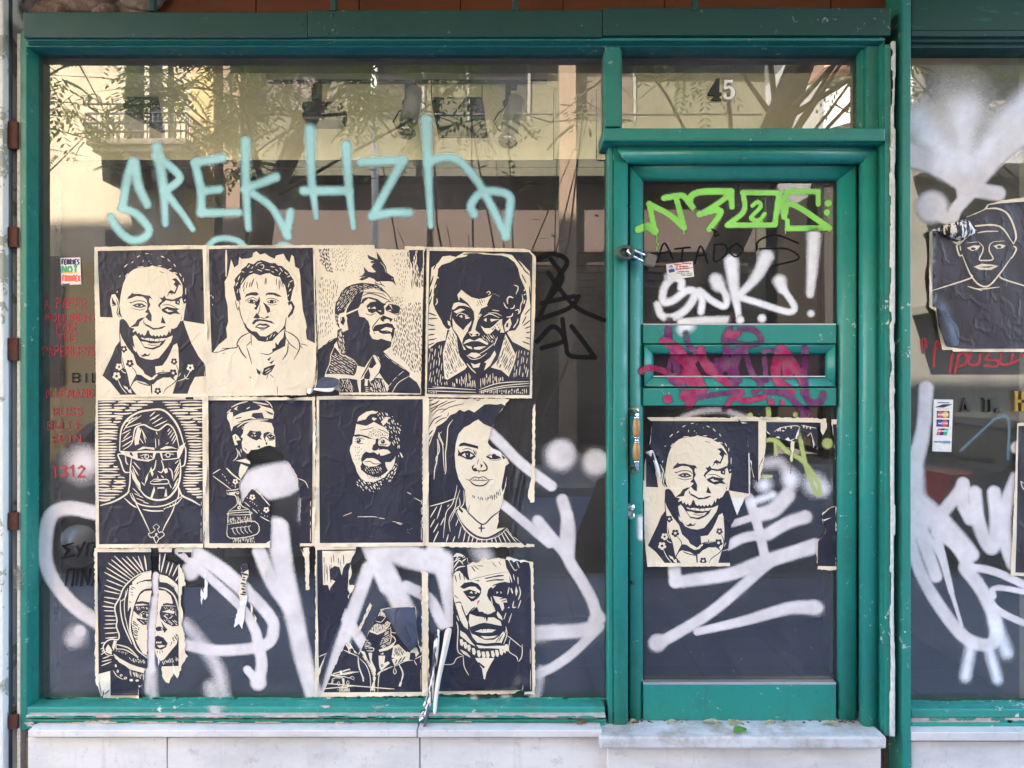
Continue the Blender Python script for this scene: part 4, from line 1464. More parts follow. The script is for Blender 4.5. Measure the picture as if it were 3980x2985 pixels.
poster('torn poster of a lined gaunt face over a braided collar, in the bottom row', (1630, 2110, Z),
'''P 365 150 400 110 470 130 515 160 520 212 640 210 700 150 740 185 850 160 925 180 940 150 1050 175 1180 200 1222 205 1240 1000 1244 1632 1130 1632 1116 1502 1110 1582 1000 1622 215 1627 120 1560 30 1640 25 1000 20 300 88 322 92 700 100 950 158 992 260 930 358 900 362 500
''', '''
K 365 150 505 140 522 220 920 180 1180 208 1197 300 1212 1597 1120 1602 1110 1502 1100 1582 95 1597 95 880 360 880
C 365 342 392 310 432 300 520 400 640 372 800 345 920 310 962 330 973 430 920 418 860 428 790 458 738 510 728 572 780 650 802 690 818 732 762 762 720 772 680 740 640 740 620 690 600 700 560 732 500 782 522 852 520 930 480 900 440 830 400 702 370 610 365 500
C 512 240 570 212 640 200 740 185 920 180 932 250 948 325 800 352 640 392 545 417 522 330
k 5 530 400 640 372 800 335 940 312
k 12 560 250 600 310
k 9 580 240 640 290
k 8 620 245 690 250
k 7 780 210 830 260
k 7 850 200 880 240
c 13 365 275 400 222 432 190 472 232
c 12 368 205 440 160
c 12 458 202 502 168
c 13 378 302 420 262 492 250
c 10 390 180 420 140
c 10 470 160 495 145
k 11 380 340 400 420
k 11 430 320 440 400
k 10 470 330 490 400
C 365 480 410 500 440 540 410 560 370 540
k 9 370 560 420 600
K 690 380 760 365 850 345 910 345 900 358 800 370 720 388
K 708 412 780 395 850 388 912 392 900 405 800 405 730 418
K 590 405 640 400 645 415
K 436 475 480 430 560 418 632 440 667 490 662 542 642 580 618 602 655 520 600 470 540 470 478 495
K 468 522 540 500 600 520 645 540 622 602 560 632 520 592
C 538 537 562 518 575 547
C 515 570 560 580 605 575 568 600
O K 590 540 14
C 590 535 620 530 610 550
k 9 540 615 600 625
K 726 562 740 500 800 448 860 428 922 440 965 460 930 482 860 470 800 490 790 540 780 602 792 652 748 612
C 770 470 830 450 790 490
K 798 532 860 508 922 520 902 557 830 552
C 868 520 887 530 875 548
C 828 522 850 532 830 548
C 790 570 860 582 935 600 945 640 902 640 912 702 890 735 860 662 822 640
k 10 860 605 930 590
k 10 880 630 940 610
c 9 770 580 785 660
K 598 712 640 750 700 758 720 780 760 800 810 790 832 762 800 768 750 780 718 758 660 772 620 775
k 13 520 770 560 720 600 690
k 13 370 650 440 640 470 720 530 870
c 12 400 700 450 800 520 930
c 10 440 650 500 700
C 840 735 885 790 895 832 850 805 830 770
C 540 762 620 790 720 802 800 800 872 842 885 892 760 870 640 880 550 922 530 852
K 708 788 725 855 742 790
K 690 790 700 820 712 790
K 532 912 560 900 640 870 700 858 780 870 880 900 912 910 862 982 800 1012 700 1012 600 972 555 950
C 598 952 660 930 750 925 822 935 780 962 680 967
k 6 680 925 678 945
k 6 720 925 720 942
k 6 760 922 760 940
C 658 1000 750 1005 842 995 800 1022 700 1032
C 528 900 560 975 600 990 640 1012 700 1042 800 1042 862 1000 902 950 922 990 882 1072 820 1072 720 1082 620 1072 570 1012
k 10 850 1060 900 980
k 9 820 1070 870 1000
c 9 878 1082 932 930
c 8 860 1075 905 975
c 10 930 900 940 990 905 1090
C 438 940 500 980 560 1062 602 1112 540 1082 470 1022 440 1000
c 11 398 848 416 930 410 1150 472 1212
c 9 400 780 425 840
'''+braid()+'''
C 608 1095 720 1112 830 1105 950 1105 935 1142 760 1132 640 1132
k 7 560 1130 540 1165
C 598 1238 720 1235 805 1240 762 1312 722 1392 706 1467 692 1462 672 1350
K 622 1288 692 1352 705 1332 640 1282
c 11 438 1148 500 1180 548 1232
C 440 1150 500 1190 545 1232 470 1190
c 9 470 1215 482 1330 532 1425
c 9 260 1308 360 1300 402 1240 475 1213
c 9 948 998 1100 1122
c 9 975 1035 960 1160 1042 1222 1060 1275
c 10 1105 1088 1102 1212 1068 1278
c 15 985 485 1002 545
C 1040 465 1058 520 1040 575 1028 520
c 11 1072 468 1086 540 1062 615
c 14 928 262 972 350 995 425
c 10 1010 338 1022 402
c 10 1058 365 1062 445
c 12 1015 625 1005 690 1040 690
c 10 1092 615 1060 705
c 10 908 822 932 750
c 10 958 862 992 755
c 11 965 475 948 555
c 9 958 185 1020 290 1052 285
c 9 1045 200 1072 270 1060 250
c 9 950 700 970 690
c 6 1192 1140 1192 1300
c 6 1195 1360 1195 1580
C 20 290 85 322 92 1600 30 1640
W 365 150 375 90 385 150
W 400 130 410 90 420 140
W 440 140 450 110 470 160
W 940 160 960 200 990 170 1010 210 1060 180 1090 215 1150 190 1180 215 1050 160
W 700 190 710 150 720 190
R 622 625 650 610 640 640 622 672
R 500 752 520 735 510 757
''', amp=3, curls=[(2030, 2665, 60, .03), (1655, 2700, 60, .02)])
POST_DOOR = [
('poster of the smiling man pasted on the lower door glass, torn along its right edge', (2480, 1610, Z),
'P 95 35 660 30 1075 45 1120 100 1182 95 1165 250 1195 420 1207 600 1200 872 1150 890 1065 1085 1000 1190 985 1300 968 1480 990 1634 100 1640 75 1400 55 900 58 600 95 420 158 412 202 560 245 700 262 600 205 450 150 370 118 330 135 200 155 90\n',
 ART_SMILE.replace('K 55 70', 'K 80 70', 1)+'W 1202 857 1205 600 1195 420 1185 420 1190 860\nW 1000 900 1150 892 1065 1085 1040 1020\nW 120 330 135 300 140 180 152 95 140 200 128 300\nC 60 1598 1000 1598 1000 1640 60 1640\nC 70 30 1080 40 1080 76 90 72\nC 55 780 85 785 85 420 55 600\n', dict(curls=[(2540, 1780, 60, .02)])),
('shredded poster remains hanging on the right half of the door glass', (2840, 1590, 2.552),
'''P 0 75 400 80 950 95 952 190 915 265 892 200 862 165 850 300 868 370 855 400 830 350 820 390 797 230 765 270 735 225 705 305 684 180 662 300 640 290 600 320 570 315 540 300 480 290 400 272 355 215 340 440 320 562 280 742 235 690 205 560 190 500 160 250 172 140 110 155 70 115 0 112
P 600 320 630 320 612 520 600 640 590 640 595 520
P 1000 102 1057 102 1052 150 1060 540 1045 540 1030 400 1010 200
P 1045 960 980 980 905 1040 905 1100 942 1200 935 1230 862 1310 852 1400 860 1592 1045 1597
''', '''
K 80 120 172 140 160 250 190 500 235 690 275 740 275 120
K 350 128 892 135 895 195 850 300 868 370 850 400 797 230 705 305 684 180 640 290 570 315 400 272 355 215
C 275 118 350 124 340 440 325 480 280 742 275 600
K 280 640 285 560 325 470 320 500 290 560
K 600 520 612 520 600 640 590 640
c 8 430 225 500 185 640 165 692 182
c 8 700 160 850 190
O C 470 208 8 14
O C 490 200 7 22
O C 520 215 14 7
O C 545 185 8 14
O C 600 182 7 13
O C 725 172 8 16
O C 755 182 7 14
O C 790 188 7 14
K 1012 150 1052 150 1060 540 1045 540 1020 300
K 1040 965 985 985 910 1050 910 1100 945 1200 938 1230 866 1310 860 1556 1040 1560
W 905 1100 940 1090 1000 1075 930 1110
W 900 1210 935 1225 865 1315 880 1240
W 640 290 655 240 684 175 670 250
W 355 215 385 240 400 272 360 240
W 797 230 815 320 850 390 820 385
W 905 265 890 200 900 195 918 250
W 190 500 210 520 205 640 235 690 220 700 195 600
C 0 76 950 96 950 130 0 112
W 400 272 440 280 480 268 490 292 440 290
W 540 300 570 280 600 322 570 316
''', dict(amp=3))]
POST_RIGHT = [
('black poster with a white outline face on the neighbouring window', (3300, 600, 1.843),
'P 575 560 605 535 650 548 760 640 795 655 880 575 915 530 830 455 905 420 970 390 990 360 1090 330 1340 300 1340 1416 745 1412 740 1400 668 1402 640 1270 620 1120 600 1110 575 1095\n', '''
K 597 545 640 545 790 650 900 560 915 530 830 455 900 430 985 392 1000 362 1090 350 1320 335 1320 1392 790 1392 700 1376 640 1230 625 1100 597 1090
c 13 985 390 1060 388 1130 420 1175 500 1197 590 1178 642
c 12 895 525 920 512 1080 516 1178 642
c 9 920 562 980 552 1070 550
c 11 800 632 772 655 790 722 812 722
c 8 795 650 800 690
c 11 1178 655 1198 680 1165 745
c 11 808 715 870 860 930 932 1000 942 1080 855 1165 735
c 11 800 635 840 590 912 540
C 843 670 890 653 942 653 920 682 880 692
O K 890 676 18 10
C 1033 655 1080 642 1122 653 1102 672 1060 677
O K 1076 662 16 10
c 9 930 630 960 662 955 702 932 752 970 760 1032 750 1005 692 1010 645 1034 628
C 893 805 950 783 1030 790 1068 800 1020 827 940 827
K 918 806 1040 799 1000 813
c 10 876 860 862 890 595 976
c 10 1078 860 1098 890 1253 940 1335 962
c 8 848 943 930 965 1080 950
c 7 900 960 955 976
c 4 845 635 930 625
c 4 1030 625 1115 620
''', dict(curls=[(3620, 900, 50, .02), (3640, 1210, 60, .02)])),
('poster edge with a cream border at the right side of the neighbouring window', (3300, 1300, 1.659),
'P 1085 570 1140 565 1330 560 1330 1560 1040 1556 1055 1300\n', 'K 1092 590 1310 585 1310 1537 1072 1535 1080 1300\nc 6 1108 950 1118 985 1135 1005\nc 6 1105 945 1125 960\n', {})]

SCRAP = ('thin torn strip of a poster left on the glass between two bottom-row posters', (0, 1900, 1.529),
"""P 1432 455 1470 445 1478 500 1452 600 1472 640 1452 740 1440 835 1420 800 1392 825 1402 750 1426 690 1420 600 1440 520
P 1570 470 1580 500 1572 540
P 1488 680 1502 700 1494 760
P 1510 740 1526 770 1515 808
""", """W 1400 700 1450 640 1470 640 1440 835 1390 825
H K 12 18 60 4 9 1425 500 1480 490 1470 640 1420 640
K 1432 455 1470 445 1476 480 1440 500
K 1785 352 1800 352 1806 380 1795 370
""", dict(amp=2.5, grid=30))

SCRAP2 = ('small white paper shreds left on the glass beside the hooded woman poster', (0, 1900, 1.529),
"""P 1220 530 1236 560 1232 640 1215 662 1205 640
P 1195 590 1210 620 1200 692 1192 660
P 1215 500 1228 510 1215 530
""", "W 1190 500 1240 500 1240 700 1190 700\n", dict(amp=2, grid=30))
SCRAP3 = ('narrow cream poster edge left on the glass under the upturned bearded face', (0, 1900, 1.529),
"""P 1785 352 1838 350 1838 600 1818 602 1812 420
""", "K 1785 352 1800 352 1806 380 1795 370\n", dict(amp=2, grid=30))
# ---------- materials ----------
TEAL = (.011, .178, .140)
M = {}
M['teal'] = mat_paint('teal_paint', TEAL, .85, .9)
M['teal_h'] = mat_paint('teal_paint_boards', TEAL, .85, .9, (.12, 1, 1))
M['teal_door'] = mat_paint('teal_door_paint', (.014, .205, .168), .5, .65, rough=.36)
M['teal_shaded'] = mat_paint('teal_fascia_shaded', (.004, .05, .042), .35, .4, (.12, 1, 1), .5)  # darker teal, with the canopy's shade put into its base colour
M['teal_worn'] = mat_paint('weathered_teal_paint', (.018, .23, .185), 1.6, 1.2, (.12, 1, 1), .55)
M['primer'] = mat_plain('flaking_primer', (.72, .70, .66), .8, .2, 0, .25, 30, .5)
M['bare'] = mat_plain('grey_bare_wood', (.42, .37, .33), .85, .2, 0, .4, 40, .5)
M['dirt'] = mat_plain('caked_dirt', (.12, .095, .075), .95, .1, 0, .5, 60, .8)
M['alu'] = mat_plain('dull_aluminium', (.62, .64, .65), .38, .5, .85, .1, 30, .05)
M['brass'] = mat_plain('aged_brass', (.40, .33, .22), .35, .5, .9, .25, 60, .1)
M['handlewood'] = mat_plain('varnished_wood', (.33, .17, .055), .35, .5, 0, .35, 40, .1)
M['iron'] = mat_plain('dark_iron', (.055, .058, .065), .6, .4, .3, .4, 30, .3)
M['strut'] = mat_plain('blue_grey_steel', (.085, .105, .135), .5, .45, .2, .5, 14, .3)
M['rust'] = mat_plain('brown_rusty_steel', (.085, .032, .022), .75, .3, .1, .5, 40, .5)
M['black'] = mat_plain('black_plastic', (.018, .018, .02), .45, .5, 0, .2, 40, .05)
M['white'] = mat_plain('white_enamel', (.82, .80, .74), .4, .5, 0, .06, 30, .05)
M['chrome'] = mat_plain('chromed_steel', (.75, .76, .78), .16, .5, 1, .05, 20, .02)
M['glass'] = mat_glass('shop_glass', .115, (.86, .90, .87), .15)
M['glass_d'] = mat_glass('door_glass', .09, (.82, .85, .84), .10)
M['dark'] = mat_plain('dark_void', (.02, .018, .018), .9, .2, 0, .3)
M['rubber'] = mat_plain('black_glazing_rubber', (.02, .02, .02), .6, .4, 0, .2)
def mat_marble():
    t = NT('white_marble'); v = t.coord(rot=(0, R(28), 0), scale=(1, 1, 2.4))
    w = t.noise(v, 3.2, 7, .62); w2 = t.noise(t.coord(), 1.3, 4)
    c = t.mix(t.mr(w, .42, .72), (.66, .62, .585), (.47, .45, .44))
    c = t.mix(t.mr(w2, .45, .8, 0, .4), c, (.52, .47, .42))
    d = t.noise(t.coord(), 24, 6, .7); c = t.mix(t.mr(d, .57, .74, 0, .55), c, (.30, .26, .22))
    d2 = t.noise(t.coord(), 75, 3, .6); c = t.mix(t.mr(d2, .70, .74, 0, .6), c, (.22, .19, .16))
    dr = t.noise(t.coord(scale=(1, 1, .1)), 26, 4, .6); c = t.mix(t.mr(dr, .58, .78, 0, .4), c, (.34, .29, .24))
    return t.done(t.bsdf(c, t.mr(w2, .3, .7, .3, .5), .45, 0, d2, .15, .002))
M['marble'] = mat_marble()
def mat_step():
    t = NT('worn_marble_step'); v = t.coord()
    w = t.noise(t.coord(scale=(1, 2, 1)), 4, 5, .6); d = t.noise(v, 9, 7, .7); e = t.noise(v, 110, 3, .7)
    c = t.mix(t.mr(w, .35, .65), (.60, .58, .565), (.46, .45, .45))
    c = t.mix(t.mr(d, .44, .62, 0, .75), c, (.27, .235, .19))
    c = t.mix(t.mr(e, .66, .72, 0, .6), c, (.16, .14, .12))
    return t.done(t.bsdf(c, .5, .4, 0, e, .25, .002))
M['step'] = mat_step()
def mat_plaster():
    t = NT('flaking_white_plaster'); v = t.coord(); n = t.noise(v, 7, 7, .7); n2 = t.noise(v, 3, 3)
    k = t.mr(n, .56, .575)
    c = t.mix(k, t.mix(n2, (.72, .70, .65), (.60, .60, .56)), t.mix(t.noise(v, 16, 5), (.36, .30, .22), (.30, .36, .31)))
    return t.done(t.bsdf(c, .9, .15, 0, t.math('ADD', t.math('MULTIPLY', k, -2.), t.noise(v, 60, 4)), .6, .006))
M['plaster'] = mat_plaster()
def mat_rubble():
    t = NT('crumbling_plaster_and_brick'); v = t.coord(); n = t.noise(v, 14, 8, .75); n2 = t.noise(v, 4, 3)
    c = t.mix(t.mr(n, .4, .62), (.30, .235, .21), (.115, .07, .05)); c = t.mix(t.mr(n2, .5, .62, 0, .8), c, (.38, .33, .31))
    return t.done(t.bsdf(c, .95, .1, 0, n, 1, .02))
M['rubble'] = mat_rubble()
def mat_boards():
    t = NT('brown_soffit_boards'); v = t.coord(scale=(.15, 1, 1)); n = t.noise(v, 22, 5, .6)
    c = t.mix(n, (.085, .027, .012), (.16, .055, .022)); return t.done(t.bsdf(c, .6, .3, 0, n, .3, .003))
M['boards'] = mat_boards()

CREAM, CREAM2 = (.75, .655, .505), (.67, .57, .425)
PM = [mat_paper('poster_paper', CREAM, CREAM2), mat_paper('poster_ink', (.016, .0165, .029), (.022, .023, .04), .55, .35, 1.0, (.055, .06, .09), .5),
      mat_paper('torn_paper_white', (.80, .78, .74), (.68, .66, .62)), mat_plain('red_marker_spot', (.55, .10, .10)),
      mat_plain('print_blue', (.03, .06, .30)), mat_plain('print_green', (.05, .38, .22)), mat_plain('print_yellow', (.72, .45, .08)), mat_plain('print_orange', (.75, .12, .10)), mat_plain('print_navy', (.025, .02, .12))]
PMR = list(PM); PMR[1] = mat_paper('poster_ink_violet', (.026, .019, .026), (.036, .027, .036), .5, .4, .8, (.07, .06, .085), .5)
INKBACK = mat_paper('bled_poster_back', (.07, .08, .12), (.04, .045, .07), .6, .3, 2.0, (.16, .18, .24), .7)

# ---------- the teal shopfront ----------
front = empty('shopfront', P(1850, 2840, 0), 'teal painted shopfront with one wide poster-covered window and a glazed door numbered 45', 'shopfront')
YG = 0.0
b = MB()
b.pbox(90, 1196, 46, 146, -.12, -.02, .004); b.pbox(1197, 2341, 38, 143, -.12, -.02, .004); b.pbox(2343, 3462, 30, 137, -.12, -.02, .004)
b.build('fascia', M['teal_shaded'], front)
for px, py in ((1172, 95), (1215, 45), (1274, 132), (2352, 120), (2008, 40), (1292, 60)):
    b = MB(); b.sphere(P(px, py, -.121), .006, 1, .5, 1, 10); b.build('screw', M['teal_shaded'], front)
# display window frame
b = MB()
b.pbox(100, 3440, 146, 158, -.105, .03, .003)
b.pbox(100, 3440, 157, 168, -.088, .03, .004)
b.pbox(100, 3440, 167, 182, -.07, .03, .003)
b.pbox(78, 104, 120, 2840, -.07, .03, .004)
b.pbox(103.5, 112, 180, 2760, -.055, .03, .003)
b.pbox(111.5, 127, 182, 2750, -.035, .03, .004)
dw = b.build('display_window', M['teal'], front)
b = MB(); b.pbox(66, 79, 130, 3100, -.066, .0, .001)
o = b.build('flaking_edge', mat_plain('white_flaking_edge', (.66, .63, .58), .85, .2, 0, .5, 60, .9), dw)
# mullion between window and door
b = MB()
b.pbox(2353, 2412, 180, 492, -.075, .03, .004)
b.pbox(2398, 2418, 182, 500, -.045, .03, .003)
b.build('mullion', M['teal'], front)
b = MB()
b.pbox(2345, 3442, 497, 548, -.125, .03, .006)
b.pbox(2352, 3440, 548, 560, -.098, .03, .004)
b.build('transom_bar', M['teal_h'], front)
# transom window
b = MB()
b.pbox(3370, 3424, 160, 500, -.07, .03, .004)
b.pbox(3352, 3371, 178, 500, -.05, .03, .003)
tw = b.build('transom_window', M['teal'], front)
def pane(name, px0, px1, py0, py1, y, mat, parent):
    a, c = P(px0, py0, y), P(px1, py1, y)
    bm = bmesh.new(); n = 1
    vs = [bm.verts.new((x, y, z)) for x, z in ((a.x, c.z), (c.x, c.z), (c.x, a.z), (a.x, a.z))]
    bm.faces.new(vs); me = bpy.data.meshes.new(name); bm.to_mesh(me); bm.free()
    return link_mesh(name, me, mat, parent)
pane('glass_pane', 128, 2380, 175, 2800, YG, M['glass'], dw)
pane('glass_pane', 2395, 3380, 175, 505, YG, M['glass'], tw)
# house numbers standing proud on the transom glass
def numeral(poly, mat, edge):
    zz = 1.7283; b = MB()
    q = [(2300+x/zz, y/zz) for x, y in poly]
    b.prism([(P(x, y, -.013).x, P(x, y, -.013).z) for x, y in q], -.013, -.004)
    b.mi = 1
    cx = sum(x for x, y in q)/len(q); cy = sum(y for x, y in q)/len(q)
    b.prism([(P(x+(x-cx)*.08, y+(y-cy)*.05, -.004).x, P(x+(x-cx)*.08, y+(y-cy)*.05, -.004).z) for x, y in q], -.0039, -.001)
    return b.build('numeral', [mat, edge], tw)
four = [(832, 535), (858, 530), (856, 620), (870, 620), (870, 640), (855, 640), (856, 660), (868, 662), (868, 673), (806, 673), (806, 662), (822, 660), (822, 640), (782, 640), (782, 626), (830, 545)]
numeral(four, M['black'], M['black'])
five = [(895, 533), (925, 536), (950, 533), (946, 556), (908, 556), (904, 582), (925, 575), (950, 585), (965, 612), (962, 640), (945, 662), (918, 669), (893, 660), (885, 640), (892, 628), (908, 632), (905, 648), (918, 655), (934, 645), (938, 615), (930, 596), (915, 592), (900, 600), (888, 600)]
numeral(five, M['white'], M['black'])

# ---------- door frame and door ----------
def sweep(b, oA, oB, iA, iB, prof, gap=.6):
    """a mitred moulding: outer edge oA-oB, inner edge iA-iB (photograph px), profile of (share of width, depth)"""
    rows = []
    for t, y in prof:
        A = (oA[0]+(iA[0]-oA[0])*t, oA[1]+(iA[1]-oA[1])*t); B = (oB[0]+(iB[0]-oB[0])*t, oB[1]+(iB[1]-oB[1])*t)
        L = math.hypot(B[0]-A[0], B[1]-A[1]); ux, uy = (B[0]-A[0])/L*gap, (B[1]-A[1])/L*gap
        rows.append((b.bm.verts.new(P(A[0]+ux, A[1]+uy, y)), b.bm.verts.new(P(B[0]-ux, B[1]-uy, y))))
    for r0, r1 in zip(rows, rows[1:]):
        f = b.bm.faces.new((r0[0], r0[1], r1[1], r1[0])); f.smooth = True; f.material_index = b.mi
    for k in (0, 1): b.bm.faces.new([r[k] for r in rows])
PF = [(0, .03), (0, -.058), (.02, -.064), (.22, -.068), (.24, -.076), (.4, -.084), (.6, -.086), (.8, -.080), (.93, -.064), (1, -.036), (1, .03)]
PFF = [(0, .03), (0, -.062), (.03, -.068), (.06, -.07), (.85, -.07), (.94, -.064), (1, -.05), (1, .03)]
b = MB()
b.pbox(2364, 2383, 562, 2832, -.06, .03, .003)
sweep(b, (2384, 566), (2384, 2832), (2441, 640), (2441, 2832), PFF)
sweep(b, (3426, 566), (2384, 566), (3338, 640), (2441, 640), PF)
sweep(b, (3426, 2840), (3426, 566), (3338, 2840), (3338, 640), PF)
b.build('door_frame', M['teal_door'], front)
b = MB()
b.pbox(3424, 3440, 160, 2840, -.085, .0, .003)
b.pbox(3440, 3463, 172, 2860, -.11, .0, .002)
b.build('jamb_board', M['teal'], front)
# ragged white primer edge on the jamb board
bm = bmesh.new(); prev = None; random.seed(3); e0 = e1 = 0.
for i in range(300):
    py = 160+i*(2862-160)/299; k = 0 if py < 405 else -6
    if random.random() < .12: e0 = random.uniform(-5, 6)          # chips break off in lengths, not evenly
    if random.random() < .08: e1 = random.uniform(-5, 2)
    x0 = 3466+k+e0+random.uniform(-.7, .7); x1 = max(x0+3, 3481+k*.4+e1+random.uniform(-.5, .5))
    v = [bm.verts.new(P(x0, py, -.1105-random.uniform(0, .003))), bm.verts.new(P((x0+x1)/2, py, -.119)), bm.verts.new(P(x1, py, -.112)), bm.verts.new(P(x1+1, py, -.02))]
    if prev:
        for j in range(3): bm.faces.new((prev[j], prev[j+1], v[j+1], v[j]))
    prev = v
me = bpy.data.meshes.new('primer_edge'); bmesh.ops.recalc_face_normals(bm, faces=bm.faces); bm.to_mesh(me); bm.free()
link_mesh('primer_edge', me, mat_plain('chalky_white_primer', (.55, .52, .47), .85, .2, 0, .4, 45, .9), front)

YD = -.03
DR = [(2446, 2499, 640, 2812), (3252, 3330, 640, 2812)]        # stiles
RL = [(2499, 3252, 640, 704), (2499, 3252, 1263, 1335), (2499, 3252, 1508, 1577), (2499, 3252, 2662, 2812)]
random.seed(11)
PL = [(0, .03), (0, -.026), (.04, -.0325), (.1, -.035), (.5, -.036), (.72, -.0345), (.88, -.028), (1, -.012), (1, .03)]
YD = -.036
b = MB()
sweep(b, (2446, 641), (2446, 2812), (2499, 704), (2499, 2812), PL); sweep(b, (3330, 2812), (3330, 641), (3252, 2812), (3252, 704), PL)
sweep(b, (3330, 641), (2446, 641), (3252, 704), (2499, 704), PL)
for q in RL[1:]: b.pbox(q[0]+1, q[1]-1, q[2], q[3], YD+.0012, .03, .004)
door = b.build('door', M['teal_door'], front)
def door_depth(px, py):
    if px > 3252 or px < 2499 or py < 704 or 1263 < py < 1335 or 1508 < py < 1577 or py > 2662: return YD
    if 1338 < py < 1504:
        if 2540 < px < 3206 and 1378 < py < 1462: return -.006
        return -.0405
    return -.004
# letter flap frame in the middle of the door
PS = [(0, .02), (0, -.034), (.06, -.039), (.15, -.04), (.7, -.04), (.85, -.036), (1, -.014), (1, .02)]
b = MB(); q = [((2503, 1340), (2540, 1378)), ((3248, 1340), (3206, 1378)), ((3248, 1503), (3206, 1463)), ((2503, 1503), (2540, 1463))]
for k in range(4): sweep(b, q[k][0], q[(k+1) % 4][0], q[k][1], q[(k+1) % 4][1], PS)
ls = b.build('letter_slot', M['teal_door'], door)
pane('slot_panel', 2538, 3208, 1375, 1465, -.005, mat_plain('dark_slot_panel', (.022, .014, .024), .25, .5, 0, .3, 20, .05), ls)
b = MB(); b.pbox(2538, 3208, 1461, 1466, -.038, -.01, .001)
b.build('slot_trim', M['alu'], ls)
pane('glass_pane', 2497, 3254, 702, 1265, -.003, M['glass_d'], door)
pane('glass_pane', 2497, 3254, 1575, 2665, -.003, M['glass_d'], door)
b = MB()
for y0, y1 in ((704, 1263), (1577, 2660)):
    b.pbox(2499, 2504, y0, y1, -.012, -.002, 0); b.pbox(3246, 3252, y0, y1, -.012, -.002, 0); b.pbox(2504, 3246, y0, y0+4, -.012, -.002, 0)
b.build('glazing_strip', M['rubber'], door)
for y0, y1 in ((2652, 2661), (1258, 1263)): b = MB(); b.pbox(2500, 3250, y0, y1, -.034, -.006, .001); b.build('drip_bead', M['alu'], door)
# pull handle: two round roses, chromed necks, turned wooden grip
for py in (1598, 1820):
    b = MB()
    for r, h0, h1 in ((.0215, -.036, -.0301), (.017, -.041, -.036)): b.tube([P(2462, py, h0), P(2462, py, h1)], [r*.92, r], 20)
    b.build('rosette', M['brass'], door)
h1, h2 = P(2462, 1598, -.04), P(2462, 1820, -.04); zt, zb = P(2474, 1612, -.075), P(2474, 1806, -.075)
b = MB(); L_ = zb-zt
rod = [(zt.lerp(zb, f), r) for f, r in ((.0, .0085), (.04, .009), (.05, .0118), (.075, .0118), (.085, .007), (.44, .007), (.445, .0118), (.46, .0118), (.465, .008), (.535, .008), (.54, .0118), (.555, .0118), (.56, .007), (.915, .007), (.925, .0118), (.95, .0118), (.96, .009), (1, .0085))]
pts = [(h1, .0085), (h1+Vector((.003, -.02, -.001)), .0085), (h1+Vector((.009, -.032, -.006)), .0085)]+rod+[(h2+Vector((.009, -.032, .006)), .0085), (h2+Vector((.003, -.02, .001)), .0085), (h2, .0085)]
b.tube([p for p, r in pts], [r for p, r in pts], 14); hd = b.build('handle', M['chrome'], door)
for f0, f1 in ((.085, .44), (.56, .915)):
    b = MB(); pts = [zt.lerp(zb, f0+(f1-f0)*k/8) for k in range(9)]
    b.tube(pts, [.0085+.0055*math.sin(math.pi*(.12+.8*k/8)) for k in range(9)], 14); b.build('grip', M['handlewood'], hd)
b = MB()
c = P(2452, 1987, -.0345)
b.tube([P(2452, 1987-17, -.0302), P(2452, 1987-17, -.0355)], .0145, 20); b.tube([P(2452, 1987+17, -.0302), P(2452, 1987+17, -.0355)], .0145, 20)
a = P(2437.2, 1970, -.0355); a2 = P(2466.8, 2004, -.0355); b.box(a.x, a2.x, -.0353, -.0302, a2.z, a.z, 0)
lk = b.build('lock_plate', M['alu'], door)
b = MB(); b.tube([P(2452, 1981, -.0385), P(2452, 1981, -.035)], .0072, 16); q = P(2452, 1994, 0); b.box(q.x-.0035, q.x+.0035, -.0385, -.035, q.z-.008, q.z+.011, .001)
b.build('lock_cylinder', M['brass'], lk)
b = MB(); b.tube([P(2458, 2264, -.045), P(2458, 2264, -.03)], [.006, .009], 12); b.build('stopper', M['iron'], door)
# hasp: iron eye plates bolted to frame and stile
b = MB()
b.sphere(P(2415, 985, -.082), .026, 1, .45, 1, 14)
ring = [P(2432, 982, -.098)+Vector((.027*math.cos(t), -.003*math.sin(t*2), .021*math.sin(t))) for t in [2*math.pi*k/20 for k in range(21)]]
b.tube(ring, .0075, 8, False)
b.pbox(2440, 2492, 968, 1008, -.046, -.03, .004)
b.tube([P(2470, 985, -.05)+Vector((.016*math.cos(t), -.016*math.sin(t)-.004, 0)) for t in [math.pi*k/8 for k in range(9)]], .006, 8)
b.build('hasp', mat_plain('painted_over_iron', (.05, .075, .06), .55, .4, .2, .4, 40, .3), door)

# ---------- window sill of rotten painted wood ----------
def patches(b, x0, x1, y0, y1, yf, n, wmax, h, seedv):
    random.seed(seedv)
    for i in range(n):
        x = random.uniform(x0, x1); w = random.uniform(.2, 1)*wmax; y = random.uniform(y0, y1)
        k = 9; top = [(x-w/2+w*j/k, y-h*random.uniform(.2, 1)) for j in range(k+1)]; bot = [(x-w/2+w*j/k, y+h*random.uniform(.2, 1)) for j in range(k+1)]
        pl = [(P(u, v, yf).x, P(u, v, yf).z) for u, v in top+bot[::-1]]
        b.prism(pl, yf-.0015-.0001*(i % 7), yf)
b = MB()
b.pbox(103, 2352, 2748, 2782, -.07, .03, .006)
b.pbox(100, 2354, 2796, 2806, -.082, .03, .003); b.pbox(100, 2354, 2807, 2834, -.078, .03, .006)
patches(b, 150, 2300, 2783, 2788, -.0945, 34, 120, 4.0, 4); patches(b, 400, 2300, 2800, 2801, -.0825, 14, 90, 3, 8)
patches(b, 180, 2330, 2712, 2716, -.003, 60, 110, 5, 33)
b.mi = 1; patches(b, 130, 2330, 2836, 2838, -.1, 60, 80, 5, 9); patches(b, 130, 2330, 2791, 2795, -.0965, 24, 70, 2.5, 19)
